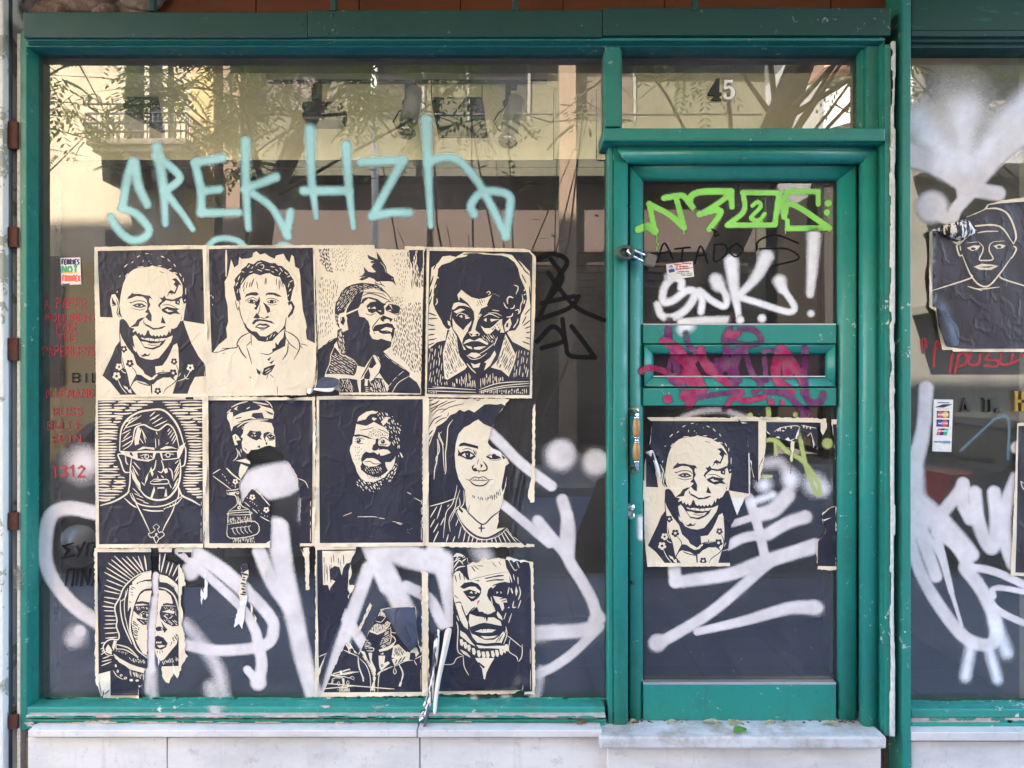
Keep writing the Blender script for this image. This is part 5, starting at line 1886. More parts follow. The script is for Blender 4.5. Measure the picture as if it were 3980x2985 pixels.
b.mi = 2; patches(b, 130, 2330, 2804, 2810, -.0832, 16, 140, 3, 29); patches(b, 110, 420, 2796, 2830, -.0835, 12, 120, 6, 31)
sl = b.build('sill', [M['teal_worn'], M['dirt'], M['bare']], front)
b = MB(); b.pbox(100, 2354, 2781, 2790, -.094, .03, .002)
o = b.build('sill_lip', M['bare'], sl)

# ---------- marble plinth, door step ----------
pl = empty('marble_plinth', P(1190, 3050, -.11), 'grey-white marble plinth slabs under the wide shop window', 'plinth')
b = MB(); b.pbox(108, 1620, 2838, 2866, -.135, .05, .004); b.pbox(1623, 2340, 2838, 2867, -.135, .05, .004); b.build('ledge', M['marble'], pl)
for x0, x1 in ((108, 647), (651, 1630), (1634, 2400)):
    a, c = P(x0, 2867, -.112), P(x1, 2867, -.112); b = MB(); b.box(a.x, c.x, -.112, .05, .0, a.z, .003); b.build('slab', M['marble'], pl)
b = MB(); a, c = P(100, 2866, -.1), P(2410, 2866, -.1); b.box(a.x, c.x, -.1, .04, .001, a.z-.002, 0); b.build('joint_mortar', M['dirt'], pl)
st = empty('doorstep', P(2890, 2900, -.1), 'worn white marble doorstep with a rounded nose below the teal door', 'doorstep')
zs = P(2900, 2865, -.165).z
b = MB(); a, c = P(2332, 2865, -.165), P(3446, 2865, -.165); b.box(a.x, c.x, -.165, .06, zs-.042, zs, .008); b.build('tread', M['step'], st)
b = MB(); a, c = P(2362, 2905, -.13), P(3424, 2905, -.13); b.box(a.x, c.x, -.13, .05, 0, zs-.0425, .003); b.build('riser', M['marble'], st)
# ---------- left: plaster pier, steel post with rusty clips ----------
b = MB(); a = P(12, 0, -.1); b.box(a.x-1.2, a.x, -.1, .25, 0, 3.45, .006); o = b.build('plaster_pier', M['plaster'])
tag(o, 'flaking white plaster pier at the left edge beside the steel post', 'wall')
sp = empty('steel_post', P(32, 3000, -.05), 'blue-grey steel post with rusty brown clips between plaster and shopfront', 'post')
b = MB(); b.tube([P(31, 3060, -.06), P(31, -120, -.06)], .0145, 14); b.build('pole', M['strut'], sp)
for y0, y1 in ((470, 577), (880, 960), (1312, 1402), (1992, 2062), (2780, 2835)):
    b = MB(); b.pbox(29, 66, y0, y1, -.08, -.03, .003); b.build('clip', M['rust'], sp)
b = MB(); b.pbox(-20, 80, -60, 3060, .0, .03, 0); b.build('recess', mat_plain('dark_recess', (.05, .035, .03), .95, .1, 0, .6, 20, .6), sp)  # dark brown sheet closing the gap behind the post
# ---------- above: rubble lintel, brown boards, canopy ----------
b = MB(); b.pbox(88, 590, -140, 50, -.015, .2, .01)
for i in range(26):
    random.seed(40+i); b.sphere(P(random.uniform(100, 590), random.uniform(-20, 44), -.02), random.uniform(.02, .06), 1.5, .5, .7, 8)
o = b.build('rubble_lintel', M['rubble']); tag(o, 'broken plaster and brick lintel above the left end of the fascia', 'lintel')
can = empty('canopy', P(1990, -200, -.3), 'brown boarded canopy above the teal fascia, carried on green brackets', 'canopy')
b = MB(); xs = [600, 995, 1396, 1790, 2188, 2584, 3230, 3500]
for x0, x1 in zip(xs, xs[1:]): b.pbox(x0+2, x1-2, -180, 56, 0.0, .05, .002)
b.build('board', M['boards'], can)
b = MB(); za = ZC+1.74; random.seed(8)
for i in range(9): b.box(-2.6, 2.9, -1.26+.14*i, -1.26+.14*i+.136, za, za+.03, .003)
b.build('soffit', mat_plain('tan_soffit_boards', (.22, .15, .10), .75, .2, 0, .3, 8, .3), can)
b = MB(); b.box(-2.6, 2.9, -1.29, .0, za+.031, za+.16, .004); b.build('roof', M['boards'], can)
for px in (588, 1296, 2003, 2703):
    b = MB(); b.pbox(px-11, px+11, -200, 40, -.125, -.1, .003); b.build('bracket', M['teal_shaded'], can)

# ---------- neighbouring shopfront on the right ----------
nb = empty('neighbouring_shopfront', P(3760, 2840, 0), 'neighbouring shopfront cut by the right edge, dark glass under whitish spray paint', 'shopfront')
b = MB(); b.pbox(3508, 3541, -160, 3120, -.12, .03, .004); b.build('post', M['teal'], nb)
b = MB(); b.pbox(3484, 3507, 100, 3120, -.07, -.02, .002); b.build('metal_strip', mat_plain('weathered_zinc', (.30, .31, .35), .5, .5, .4, .25, 20, .2), nb)
def mat_patchy():
    t = NT('overpainted_fascia'); v = t.coord(); n = t.noise(t.coord(scale=(.5, 1, 1)), 5.5, 5, .65)
    c = t.mix(t.mr(n, .44, .5), (.095, .08, .078), (.009, .06, .045)); c = t.mix(t.mr(t.noise(t.coord(scale=(.2, 1, 1)), 40, 4), .62, .75, 0, .5), c, (.04, .2, .16))
    return t.done(t.bsdf(c, .5, .4, 0, n, .2, .003))
b = MB(); b.pbox(3541, 4300, -120, 118, -.09, .03, .004); b.build('fascia', mat_patchy(), nb)
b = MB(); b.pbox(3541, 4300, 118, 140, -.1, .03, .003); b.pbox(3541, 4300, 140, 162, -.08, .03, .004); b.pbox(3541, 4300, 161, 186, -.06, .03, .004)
nw = b.build('display_window', M['teal_shaded'], nb)
pane('glass_pane', 3538, 4300, 180, 2790, 0, M['glass'], nw)
b = MB(); b.pbox(3541, 4300, 2756, 2790, -.07, .03, .005); b.pbox(3541, 4300, 2812, 2838, -.075, .03, .004); patches(b, 3570, 4200, 2722, 2727, -.003, 24, 110, 5, 37); patches(b, 3560, 4200, 2794, 2808, -.0665, 8, 110, 7, 5); nsl = b.build('sill', M['teal_worn'], nb)
b = MB(); b.pbox(3541, 4300, 2790, 2812, -.066, .02, .003); b.build('sill_lip', M['bare'], nsl)
b = MB(); b.pbox(3541, 4300, 2846, 2880, -.12, .03, .003); a = P(3541, 2882, -.1); b.box(a.x, 2.4, -.1, .03, 0, a.z, .003)
b.build('plinth', M['marble'], nb)
b = MB(); a, c = P(3440, 2870, 0), P(3545, 2870, 0); b.box(a.x, c.x, -.02, .03, 0, zs+.05, 0); o = b.build('gap_rubbish', M['dirt'], nb)
# metal letters and door-bell style signs on the neighbour's glass
zz = 1.659
def letter(polys, mat, depth=.012):
    b = MB()
    for pl_ in polys:
        q = [P(3300+x/zz, 1300+y/zz, -depth) for x, y in pl_]; b.prism([(p.x, p.z) for p in q], -depth, -.001)
    return b.build('letter', mat, nw)
letter([[(722, 500), (750, 408), (778, 500), (765, 500), (748, 435), (732, 488), (765, 488), (768, 500)]], M['black'])
letter([[(866, 408), (935, 408), (935, 418), (926, 420), (926, 490), (934, 500), (905, 500), (912, 490), (912, 420), (890, 420), (890, 490), (898, 500), (866, 500), (876, 490), (876, 420), (866, 418)]], M['black'])
letter([[(x, y) for x, y in circ(963, 492, 17, 14)]], M['black'])
letter([[(1062, 365), (1092, 365), (1088, 420), (1130, 420), (1130, 440), (1088, 440), (1092, 497), (1062, 497), (1070, 485), (1070, 378)], [(1112, 365), (1150, 365), (1150, 497), (1112, 497)]], mat_plain('gilded_metal', (.38, .25, .07), .35, .5, .7, .2))
# ---------- posters ----------
random.seed(21)
for label, tf, ops, kw in POSTERS:
    o = sheet('poster', ops, tf, PM, y=-.0035, **kw); tag(o, label, 'poster', G12)
for label, tf, pap, art, kw in POST_DOOR:
    ops = pap+art
    o = sheet('poster', ops, tf, PM, y=-.0075, **kw); tag(o, label, 'poster')
for label, tf, pap, art, kw in POST_RIGHT:
    ops = pap+art
    o = sheet('poster', ops, tf, PMR, y=-.0045, **kw); tag(o, label, 'poster')
for label, tf, pap, art, kw in (SCRAP, SCRAP2, SCRAP3):
    o = sheet('poster_scrap', pap+art, tf, PM, y=-.0035, elift=0, **kw); tag(o, label, 'poster scrap')
PO = [o for o in bpy.data.objects if o.name.startswith('poster') and o.get('category') == 'poster']
def find(txt): return [o for o in PO if txt in o['label']][0]
def flap(name, parent, pts, mat, tf, mats=None):
    """pts: (x, y, depth) rows of a curling scrap: list of rows, each row list of (px,py,y)"""
    x0, y0, s = tf; bm = bmesh.new(); rows = [[bm.verts.new(P(x0+a/s, y0+c/s, y)) for a, c, y in r] for r in pts]
    for r0, r1 in zip(rows, rows[1:]):
        for j in range(len(r0)-1): bm.faces.new((r0[j], r0[j+1], r1[j+1], r1[j])).smooth = True
    bmesh.ops.recalc_face_normals(bm, faces=bm.faces)
    me = bpy.data.meshes.new(name); bm.to_mesh(me); bm.free(); o = link_mesh(name, me, mat, parent)
    sm = o.modifiers.new('sub', 'SUBSURF'); sm.levels = 2; sm.render_levels = 2
    return o
pj = find('zipped'); T10 = (1200, 2110, Z)
flap('torn_flap', pj, [[(780, 715, -.006), (850, 706, -.02), (940, 695, -.03), (1040, 690, -.03), (1140, 688, -.008)], [(840, 800, -.006), (900, 790, -.03), (960, 790, -.045), (1060, 800, -.04), (1160, 820, -.012)],
     [(900, 880, -.006), (930, 890, -.035), (1000, 900, -.05), (1080, 920, -.045), (1170, 980, -.012)], [(960, 1020, -.006), (990, 1020, -.03), (1040, 1030, -.04), (1100, 1040, -.035), (1175, 1060, -.01)], [(1080, 1150, -.006), (1090, 1160, -.02), (1100, 1160, -.025), (1130, 1130, -.02), (1165, 1100, -.008)]], INKBACK, T10)
pf = find('gaunt'); TS = (1200, 2100, 1.843)
def mat_strip():
    t = NT('inked_paper_strip'); v = t.coord(scale=(1, 1, .12), rot=(0, R(8), 0)); n = t.noise(v, 75, 3, .6)
    c = t.mix(t.mr(n, .47, .53), (.74, .70, .64), (.03, .03, .04)); return t.done(t.bsdf(c, .7, .25, 0, n, .5, .003))
MS = mat_strip()
flap('torn_strip', pf, [[(900, 640, -.006), (925, 638, -.008), (942, 635, -.006)], [(895, 750, -.02), (912, 750, -.035), (935, 745, -.02)], [(888, 880, -.03), (905, 885, -.045), (922, 880, -.03)], [(862, 960, -.03), (890, 970, -.05), (905, 985, -.03)],
     [(862, 1010, -.03), (882, 1030, -.055), (900, 1040, -.04)], [(852, 1120, -.04), (872, 1140, -.06), (890, 1140, -.04)], [(800, 1210, -.06), (840, 1230, -.085), (872, 1200, -.06)], [(782, 1290, -.1), (800, 1310, -.115), (830, 1270, -.1)]], MS, TS)
flap('torn_strip', pf, [[(975, 630, -.006), (1005, 628, -.01), (1030, 625, -.006)], [(965, 720, -.02), (985, 720, -.04), (1012, 715, -.02)], [(945, 830, -.03), (962, 835, -.05), (985, 835, -.03)], [(925, 930, -.035), (940, 935, -.055), (958, 935, -.035)],
     [(905, 1040, -.04), (925, 1045, -.06), (938, 1040, -.045)], [(895, 1140, -.05), (908, 1145, -.07), (922, 1140, -.055)], [(888, 1245, -.1), (900, 1247, -.11), (915, 1243, -.1)]], mat_paper('strip_paper', (.72, .66, .56), (.55, .5, .43)), TS)
flap('torn_strip', pf, [[(850, 1180, -.075), (858, 1185, -.085), (868, 1180, -.075)], [(835, 1260, -.1), (850, 1265, -.11), (862, 1262, -.1)], [(822, 1330, -.105), (830, 1335, -.112), (838, 1332, -.105)], [(808, 1390, -.12), (810, 1392, -.122), (812, 1390, -.12)]], INKBACK, TS)
pb = find('black bird')
flap('torn_flap', pb, [[(85, 1430, -.006), (200, 1420, -.006), (330, 1440, -.006)], [(80, 1470, -.014), (200, 1470, -.022), (325, 1480, -.016)], [(70, 1510, -.022), (190, 1520, -.034), (315, 1500, -.025)], [(50, 1545, -.03), (160, 1560, -.04), (285, 1540, -.03)]], INKBACK, (1200, 950, Z))
flap('torn_flap', pb, [[(48, 1538, -.031), (160, 1552, -.041), (285, 1535, -.031)], [(45, 1565, -.036), (150, 1575, -.046), (270, 1562, -.036)], [(90, 1572, -.034), (180, 1588, -.042), (255, 1585, -.034)]], PM[2], (1200, 950, Z))
ps = find('pasted on the lower')
flap('torn_flap', ps, [[(70, 410, -.009), (110, 400, -.02), (165, 370, -.012)], [(90, 420, -.012), (130, 440, -.03), (185, 450, -.012)], [(170, 520, -.012), (185, 530, -.028), (215, 525, -.012)], [(190, 600, -.011), (208, 605, -.025), (235, 600, -.011)], [(208, 680, -.009), (230, 690, -.018), (250, 680, -.009)]], PM[2], (2480, 1610, Z))
pr = find('outline face'); TR_ = (3300, 600, 1.843)
flap('torn_flap', pr, [[(612, 535, -.006), (680, 510, -.02), (770, 480, -.025), (850, 455, -.01)], [(660, 560, -.02), (720, 545, -.04), (800, 510, -.04), (878, 500, -.012)], [(730, 600, -.02), (780, 580, -.04), (840, 550, -.04), (905, 540, -.01)], [(800, 625, -.006), (820, 610, -.02), (870, 580, -.02), (912, 562, -.006)]],
     mat_strip(), TR_)
flap('torn_flap', pr, [[(630, 1110, -.008), (650, 1105, -.014), (690, 1110, -.01)], [(640, 1180, -.02), (690, 1190, -.04), (745, 1190, -.012)], [(660, 1280, -.02), (720, 1260, -.045), (792, 1240, -.012)], [(680, 1340, -.015), (730, 1340, -.035), (792, 1330, -.01)], [(690, 1378, -.008), (740, 1376, -.02), (782, 1374, -.008)]], INKBACK, TR_)
pw = find('beard'); pw = find('ragged dark')
flap('torn_flap', pw, [[(1140, 1545, -.006), (1180, 1545, -.012), (1215, 1550, -.008)], [(1138, 1580, -.014), (1170, 1585, -.026), (1205, 1580, -.016)], [(1150, 1605, -.02), (1170, 1606, -.026), (1190, 1600, -.02)]], PM[2], (780, 950, Z))
pg = find('with rays')
flap('torn_flap', pg, [[(40, 1440, -.006), (80, 1460, -.015), (130, 1500, -.006)], [(50, 1500, -.016), (85, 1520, -.03), (130, 1530, -.012)], [(75, 1570, -.024), (95, 1580, -.034), (118, 1560, -.02)], [(92, 1622, -.03), (100, 1626, -.034), (110, 1612, -.028)]], PM[2], (360, 2120, Z))

# ---------- stickers ----------
o = sheet('sticker', '''
P 390 170 518 166 524 340 396 346
N 396 174 514 172 512 214 398 218
W 394 172 516 170 518 338 398 342
T N 11 FERRIES 400 180 510 212
T G 15 NOT 402 222 500 268
T O 11 FRONTEX 404 284 516 320
Y 404 262 500 262 500 268 404 270
N 400 336 450 334 450 343 400 344
''', (0, 900, 1.659), PM, y=-.003, amp=.2, wave=.0004, elift=0, grid=40, base='W'); tag(o, 'small white sticker with rainbow lettering reading FERRIES NOT FRONTEX on the window glass', 'sticker')
o = sheet('sticker', '''
P 532 972 722 950 733 1060 545 1085
W 532 972 722 950 733 1060 545 1085
K 556 985 572 978 580 990 575 1003 560 1003
B 548 1010 590 1003 596 1025 556 1034
C 560 990 572 986 574 1002 562 1003
T R 4 SYNEPGEIO 590 968 640 978 -1
T R 4 KATHARISMOY 648 960 714 970 -1
T R 5 "O_GIANNIS 600 982 690 992 -1
T R 5 ME_TO_SFYRI" 604 996 700 1006 -1
R 595 1010 725 993 726 998 596 1016
T K 3 KATHARISMOI 620 1020 700 1026 -1
T K 3 PATARIA_XALIA 610 1032 720 1038 -1
T K 3 TZAMIA_SKALES 640 1046 718 1052 -1
''', (2300, 500, 1.8436), PM, y=-.0065, amp=.1, wave=.0004, elift=0, grid=40, base='W'); tag(o, 'white business card with red lettering taped to the upper door glass', 'card')
o = sheet('sticker', '''
P 546 418 672 420 660 757 536 754
W 546 418 672 420 660 757 536 754
N 570 437 647 438 647 444 570 443
T N 6 VISA 584 450 636 470 3
Y 568 477 645 478 645 483 568 482
N 566 492 648 494 647 539 565 537
O R 588 516 21
O Y 622 517 21
T W 3 MASTERCARD 574 513 638 521
N 564 548 646 550 645 596 563 594
O B 585 572 21
O R 618 573 21
T W 3 MAESTRO 576 569 634 578
R 574 606 602 606 590 650 562 649
N 596 606 622 606 610 650 586 650
G 618 606 642 607 630 652 606 650
T W 3 UNIONPAY 574 618 634 628
B 547 688 575 689 574 697 547 696
T B 4 PAYCENTER 580 688 652 700
B 600 704 650 704 650 706 600 706
''', (3300, 1300, 1.659), PM, y=-.003, amp=.1, wave=.0004, elift=0, grid=40, base='W'); tag(o, 'tall white sticker with four payment card logos on the neighbouring window', 'sticker')
o = sheet('sticker', '''
P 955 1440 1062 1440 1055 1490 952 1495
R 955 1440 1062 1440 1055 1490 952 1495
T K 4 ANTIFA 960 1455 1045 1480
''', (2300, 500, 1.8436), [PM[0], PM[1], PM[2], mat_plain('magenta_overspray', (.42, .015, .11))]+PM[4:], y=-.032, amp=1, wave=.0003, elift=0, grid=40, base='R'); tag(o, 'small sticker sprayed over in magenta on the middle door rail', 'sticker')

# ---------- sprayed and written graffiti, each piece a mesh of its own on what it was sprayed on ----------
S_CY = ((.33, .64, .66), .8, 1); S_WH = ((.82, .82, .88), .7, 1); S_GR = ((.27, .72, .11), .3, 1)
S_GY = ((.72, .67, .68), .5, .97); S_GYS = ((.68, .63, .65), 1.0, .8); S_GYT = ((.66, .60, .615), .34, .97)
S_GYM = ((.72, .67, .69), .45, .97); S_WPF = ((.76, .74, .75), 1.0, .72)
S_MG = ((.33, .003, .085), .26, .98); S_PU = ((.13, .004, .10), .35, .9); S_YG = ((.46, .54, .17), .45, .9); S_WP = ((.86, .87, .95), 1.0, .92); S_CYD = ((.22, .55, .62), .5, .8)
S_RM = mat_spray('red_marker', (.45, .05, .065), .6, .5, .8); S_BM = mat_spray('black_marker', (.006, .006, .007), .45, .25, .95)
S_RD = mat_spray('red_brush', (.42, .055, .065), .5, .6, .75); S_BL = mat_spray('blue_smear', (.25, .38, .48), .9, .6, .4)
SPR = mat_spraypaint('sprayed_paint'); SPF = mat_spraypaint('fine_sprayed_paint', .3, .45)
win = lambda x, y: -.001 if y < 2742 else (-.0705 if y < 2782 else (-.0945 if y < 2791 else -.0785))
def mk(depth=win, tf=(0, 0, 1)): return Strokes(depth, tf)
def sp_(depth=win, tf=(0, 0, 1), step=5.0): return Spray(depth, tf, step)
g = sp_(tf=(0, 0, 1.7283))
g.s('990 1375 930 1250 900 1090', 88, 0, True, 110); g.s('890 1090 855 1200 820 1400', 93); g.s('820 1400 920 1440 1000 1540 960 1600 880 1612 800 1550 742 1458', 88)
g.s('1055 990 1095 1250 1112 1505', 119, w1=70); g.s('1045 1050 1140 1115 1205 1200 1105 1290', 85); g.s('1110 1290 1220 1430 1295 1540', 85, w1=59)
g.s('1495 1060 1310 1095', 93, 0, False); g.s('1310 1095 1350 1280 1352 1425', 88); g.s('1350 1430 1605 1428', 90, w1=78); g.s('1355 1285 1475 1272', 85)
g.s('1650 950 1652 1250 1668 1535', 105, w1=70); g.s('1852 1190 1640 1272', 99, 0, False, 79); g.s('1700 1300 1830 1400 1935 1590', 79); g.s('1952 1425 1925 1570', 88)
x = 1200*1.7283
g.s(f'{x+8} 870 {x+18} 1180 {x+50} 1460', 119, w1=59); g.s(f'{x-35} 1282 {x+270} 1280', 93); g.s(f'{x+250} 975 {x+270} 1270 {x+300} 1530', 110, w1=56)
g.s(f'{x+350} 1090 {x+635} 1075', 93); g.s(f'{x+630} 1080 {x+430} 1450', 96, w1=83); g.s(f'{x+425} 1455 {x+550} 1430 {x+675} 1430', 90)
g.s(f'{x+790} 810 {x+800} 1100 {x+820} 1520', 130, w1=59); g.s(f'{x+800} 1095 {x+900} 1058 {x+1010} 1080 {x+1120} 1200 {x+1220} 1370 {x+1325} 1590', 93, w1=81)
g.s(f'{x+1325} 1590 {x+1350} 1400 {x+1345} 1315 {x+1250} 1285 {x+1150} 1300 {x+1090} 1380 {x+1110} 1440', 88)
g.s('1395 1660 1440 1615 1520 1600 1610 1625 1650 1670', 65); g.s('1850 1665 1900 1640 1960 1660', 56)
g.build('graffiti', [S_CY], dw, SPR)
# large pale throw-up behind the posters
g = sp_(tf=(0, 1900, 1.529)); 
g.s('700 170 560 140 400 115 300 165 268 330 285 480 370 620 470 720 600 800', 112); g.s('470 720 620 830', 120, 1); g.d(455, 870, 105, 1); g.d(430, 900, 75, 1); g.d(475, 845, 45, 0)
g.s('1060 370 1180 470 1430 700 1510 830 1530 900 1555 1040 1535 1150', 62, w1=96); g.s('1130 350 1440 590 1590 740 1625 830 1570 930 1300 960 1090 925', 100, w1=84)
g.s('1470 1075 1500 1110 1535 1150', 66); g.d(1535, 1150, 62, 0); g.d(1130, 490, 70, 0)
g.s('1640 230 1690 500 1740 720 1800 1000 1860 1210', 165, w1=130); g.s('1540 370 1620 560 1720 700', 110)
g.s('1090 800 1180 900 1290 1060 1330 1250', 150, 1); g.s('1250 1180 1280 1330', 140, 1); g.s('1130 370 1300 470 1450 600', 120, 0)
g.tf = (780, 1535, Z)
g.s('480 1050 540 930 760 860 1020 830', 300, w1=320); g.s('700 1040 900 1000 1020 930', 240); g.s('850 1430 860 1560 880 1760', 250); g.s('1100 1130 1090 1330', 150, 1)
g.tf = (0, 900, 1.659); g.d(520, 1500, 200, 1, 190); g.d(560, 1490, 150, 1, 140)
g.tf = (1200, 2100, 1.843)
g.s('470 30 560 250 700 520', 190); g.s('640 60 800 140 980 175', 190); g.s('900 60 970 250 1010 420 1040 640', 150); g.s('120 1150 220 800 330 480 430 200', 130); g.s('240 520 330 650 400 760', 105)
g.s('700 330 860 420 960 600', 110); g.s('1220 40 1260 120', 230, 1); g.s('560 230 640 400 690 520', 160)
g.s('1640 -140 1800 50 1850 110', 105); g.s('1850 -180 1845 90 1960 300 2030 430 2070 560', 110); g.s('2070 560 1990 640 1620 665', 150, w1=130); g.s('2085 620 1900 800 1760 900 1640 960', 90); g.s('1660 930 1640 1060 1600 1150', 120, 1)
g.s('1760 650 1620 690', 170, 1)
g.d(500, 1150, 75, 1, 90); g.d(1180, 1140, 60, 1, 50); g.d(1410, 1130, 70, 1, 60); g.d(850, 1150, 50, 1, 40)
g.tf = (1630, 1535, Z); g.s('700 350 860 500 1100 740 1420 980', 150); g.s('800 1100 1000 1260 1400 1600', 130)
g.tf = (0, 0, .5558); g.d(1210, 985, 52, 1); g.d(1212, 982, 40, 0); g.d(1286, 1000, 46, 1); g.d(1288, 998, 34, 0)
g.s('1215 1080 1230 1140 1228 1200', 34)
g.tf = (360, 2120, Z); g.s('655 590 640 860 625 1100 620 1330', 130); g.s('680 320 670 420 700 560', 95); g.s('640 1340 650 1640', 190, 1); g.s('600 1340 590 1560', 120, 1)
g.tf = (1200, 2100, 1.843); g.s('540 60 760 130 960 150', 210); g.s('430 30 560 330', 150)
g.build('graffiti', [S_GY, S_GYS], dw, SPR)
# marker writing down the left edge
g = mk(tf=(0, 900, 1.659))
for t_, a in (('A PAPER', (285, 428, 552, 492)), ('MONUMENT', (295, 532, 618, 580)), ('FOR', (366, 592, 490, 652)), ('THE', (372, 662, 494, 705)), ('PAPERLESS', (278, 738, 608, 800)), ('NIEMAND', (300, 1018, 602, 1068)), ('MUSS', (342, 1138, 528, 1188)), ('BULLE', (306, 1222, 524, 1274)), ('SEIN', (336, 1312, 520, 1360))): g.text(t_, *a, 9.5, 0)
g.text('1312', 338, 1512, 545, 1580, 20, 0); g.text('BIL', 470, 918, 640, 972, 11, 1)
g.tf = (0, 1900, 1.529); 
for q in ('430 325 375 340', '375 340 405 365 365 415', '365 415 442 395', '452 340 472 372', '500 318 455 405', '508 402 522 325 560 320', '548 402 562 325 600 322', '388 575 402 480 442 475 426 578', '462 480 450 575', '478 578 492 480', '492 480 520 570', '520 570 536 478', '545 575 568 480', '568 480 592 570', '552 540 585 535'): g.s(q, 13, 1, False)
g.build('marker_writing', [S_RM, S_BM], dw)
g = mk(tf=(0, 0, .5558))
for q in ('1162 560 1195 548 1225 566 1200 610 1163 690', '1185 590 1240 660 1305 692', '1163 690 1230 665 1250 640', '1160 738 1195 705 1218 735 1170 752', '1215 690 1222 740 1232 768 1285 772', '1285 772 1258 735 1235 705', '1190 560 1215 600 1190 640', '1240 640 1170 655'): g.s(q, 13)
g.build('marker_tag', [S_BM], dw)
# door graffiti
Z2 = 1.8436
g = sp_(door_depth, (2300, 500, Z2))
for q, w in (('335 722 400 702 452 735', 66), ('455 740 432 640 412 535', 47), ('412 540 560 620 662 712', 51), ('662 708 622 560 602 485', 49), ('520 498 620 480 662 488 722 562', 54), ('700 530 720 478 800 452 1000 450', 58), ('1000 450 1005 560', 51), ('995 470 870 560 772 618', 49), ('770 612 925 590 842 722', 51),
             ('1082 458 1342 460', 49), ('1342 460 1312 690', 49), ('1312 690 972 692', 49), ('972 690 1090 590 1085 458', 47), ('1150 552 1190 525 1210 560 1140 640 1200 655 1238 610', 38), ('1622 540 1622 452', 47), ('1622 452 1402 450', 51), ('1402 450 1370 540 1378 632', 49), ('1378 632 1432 540 1705 712', 51), ('1705 712 1400 715', 47), ('1400 715 1402 660', 43)): g.s(q, w)
g.d(1695, 535, 31); g.d(1685, 600, 29)
for q in ('465 740 464 800 472 830 464 875', '660 710 663 757', '725 570 726 596', '1387 720 1388 750', '1700 712 1706 744', '1696 615 1697 652', '1222 655 1222 670'): g.s(q, 11)
g.build('graffiti', [S_GR], door, SPF)
g = sp_(door_depth, (2300, 500, Z2))
g.s('640 1140 640 1090 580 1072 520 1140 512 1238 580 1232 680 1162 742 1180 680 1290 580 1352 500 1340 470 1262', 81); g.s('782 1312 792 1230 772 1162 860 1232 950 1272 962 1200 890 1080', 74); g.s('890 1085 905 1120', 140); g.s('1000 955 1020 1150 1050 1320', 151, w1=64); g.s('1252 915 1180 1060 1040 1212', 153, w1=64)
g.s('1050 1205 1200 1250 1400 1312 1452 1280 1400 1190 1350 1110', 71); g.s('1348 1095 1365 1150', 143, w1=102); g.s('1592 765 1580 1000 1565 1185', 143, w1=84); g.d(1570, 1325, 38); g.d(1220, 1360, 44); g.d(1062, 1370, 44); g.s('640 1390 800 1375 975 1370', 84)
g.s('650 1440 700 1410', 140, 1); g.s('1035 1320 1038 1350', 17); g.s('540 1060 620 1050', 76, 1)
g.build('graffiti', [S_WH, S_WP], door, SPR)
g = sp_(door_depth, (2300, 1200, 1.508))
for q, w, m in (('455 70 450 180 480 250 510 400 560 525', 57, 1), ('420 190 500 230 580 330 640 440 650 480 592 452 560 350 600 290', 57, 0), ('550 140 570 220 640 260', 42, 1), ('825 60 800 130 780 180 790 260 720 345 660 300', 52, 1), ('870 110 960 130 992 190 920 212 820 190 862 140', 43, 1), ('640 240 660 320 720 380 800 440 870 490', 57, 0), ('830 260 900 240 820 300 760 362', 52, 1), ('905 270 940 380 992 440 950 490', 43, 1), ('1010 280 1022 420', 42, 1),
                ('1110 235 1080 330 1090 420 1162 482', 70, 0), ('1110 240 1180 320 1242 440 1250 492', 62, 0), ('1250 232 1250 480 1290 552 1342 540 1356 500', 53, 1), ('290 365 340 345 430 370 500 420', 43, 0), ('780 590 830 522 900 540 1012 516', 40, 0), ('540 512 602 500 572 562', 64, 0), ('620 520 740 500 860 488', 36, 1), ('1020 480 1140 500 1222 582', 49, 1), ('600 300 560 340 540 420', 52, 0), ('730 300 790 330 850 480', 43, 1), ('470 270 520 300 590 390', 36, 0), ('870 260 840 340 860 420', 49, 1), ('800 150 850 150', 49, 0), ('1140 270 1150 380', 75, 0), ('1000 250 1100 240', 29, 1), ('460 300 450 400 500 450', 34, 1)): g.s(q, w, m)
g.d(445, 530, 31); g.d(1050, 545, 25); g.d(1116, 550, 18); g.d(1245, 610, 50, 1); g.d(690, 350, 40, 0); g.d(600, 290, 28, 0)
g.build('graffiti', [S_MG, S_PU], door, SPF)
g = sp_(door_depth, (2300, 2100, Z2))
g.s('590 170 598 290', 118); g.s('600 300 720 285 1000 240 1240 150 1620 40', 115, w1=135); g.s('460 745 620 660 900 480 1260 170', 110, w1=100); g.d(470, 735, 88, 0, 80); g.s('755 655 1100 575 1400 490 1590 480', 72, w1=140); g.d(1610, 490, 85, 1); g.d(1622, 482, 44, 0)
g.tf = (2840, 1590, 2.552)
g.s('180 880 280 1200 345 1500', 125); g.s('-60 1370 120 1280 290 1250', 130); g.s('370 1240 560 1130 740 1070', 165); g.d(745, 1070, 95, 1); g.s('0 1140 180 1085', 95); g.s('270 1050 430 1000 560 860', 190); g.s('330 540 480 530 570 650 580 830 420 990', 210, 1); g.s('420 1500 620 1420 830 1340', 150)
g.s('380 1540 330 1500', 110)
g.d(330, 750, 150, 2, 110); g.d(830, 750, 220, 2, 150); g.d(600, 690, 180, 2, 110); g.s('200 930 420 850', 130, 2); g.d(920, 790, 130, 2)
g.s('440 330 448 450', 44, 3); g.s('330 310 440 310 560 420 720 520 860 720 882 820 862 850 815 760 740 540 680 240', 62, 3); g.d(960, 340, 70, 3); g.s('370 -10 378 62', 66, 3); g.d(650, 55, 40, 3); g.s('320 665 400 668', 42, 3); g.d(195, 60, 34, 3)
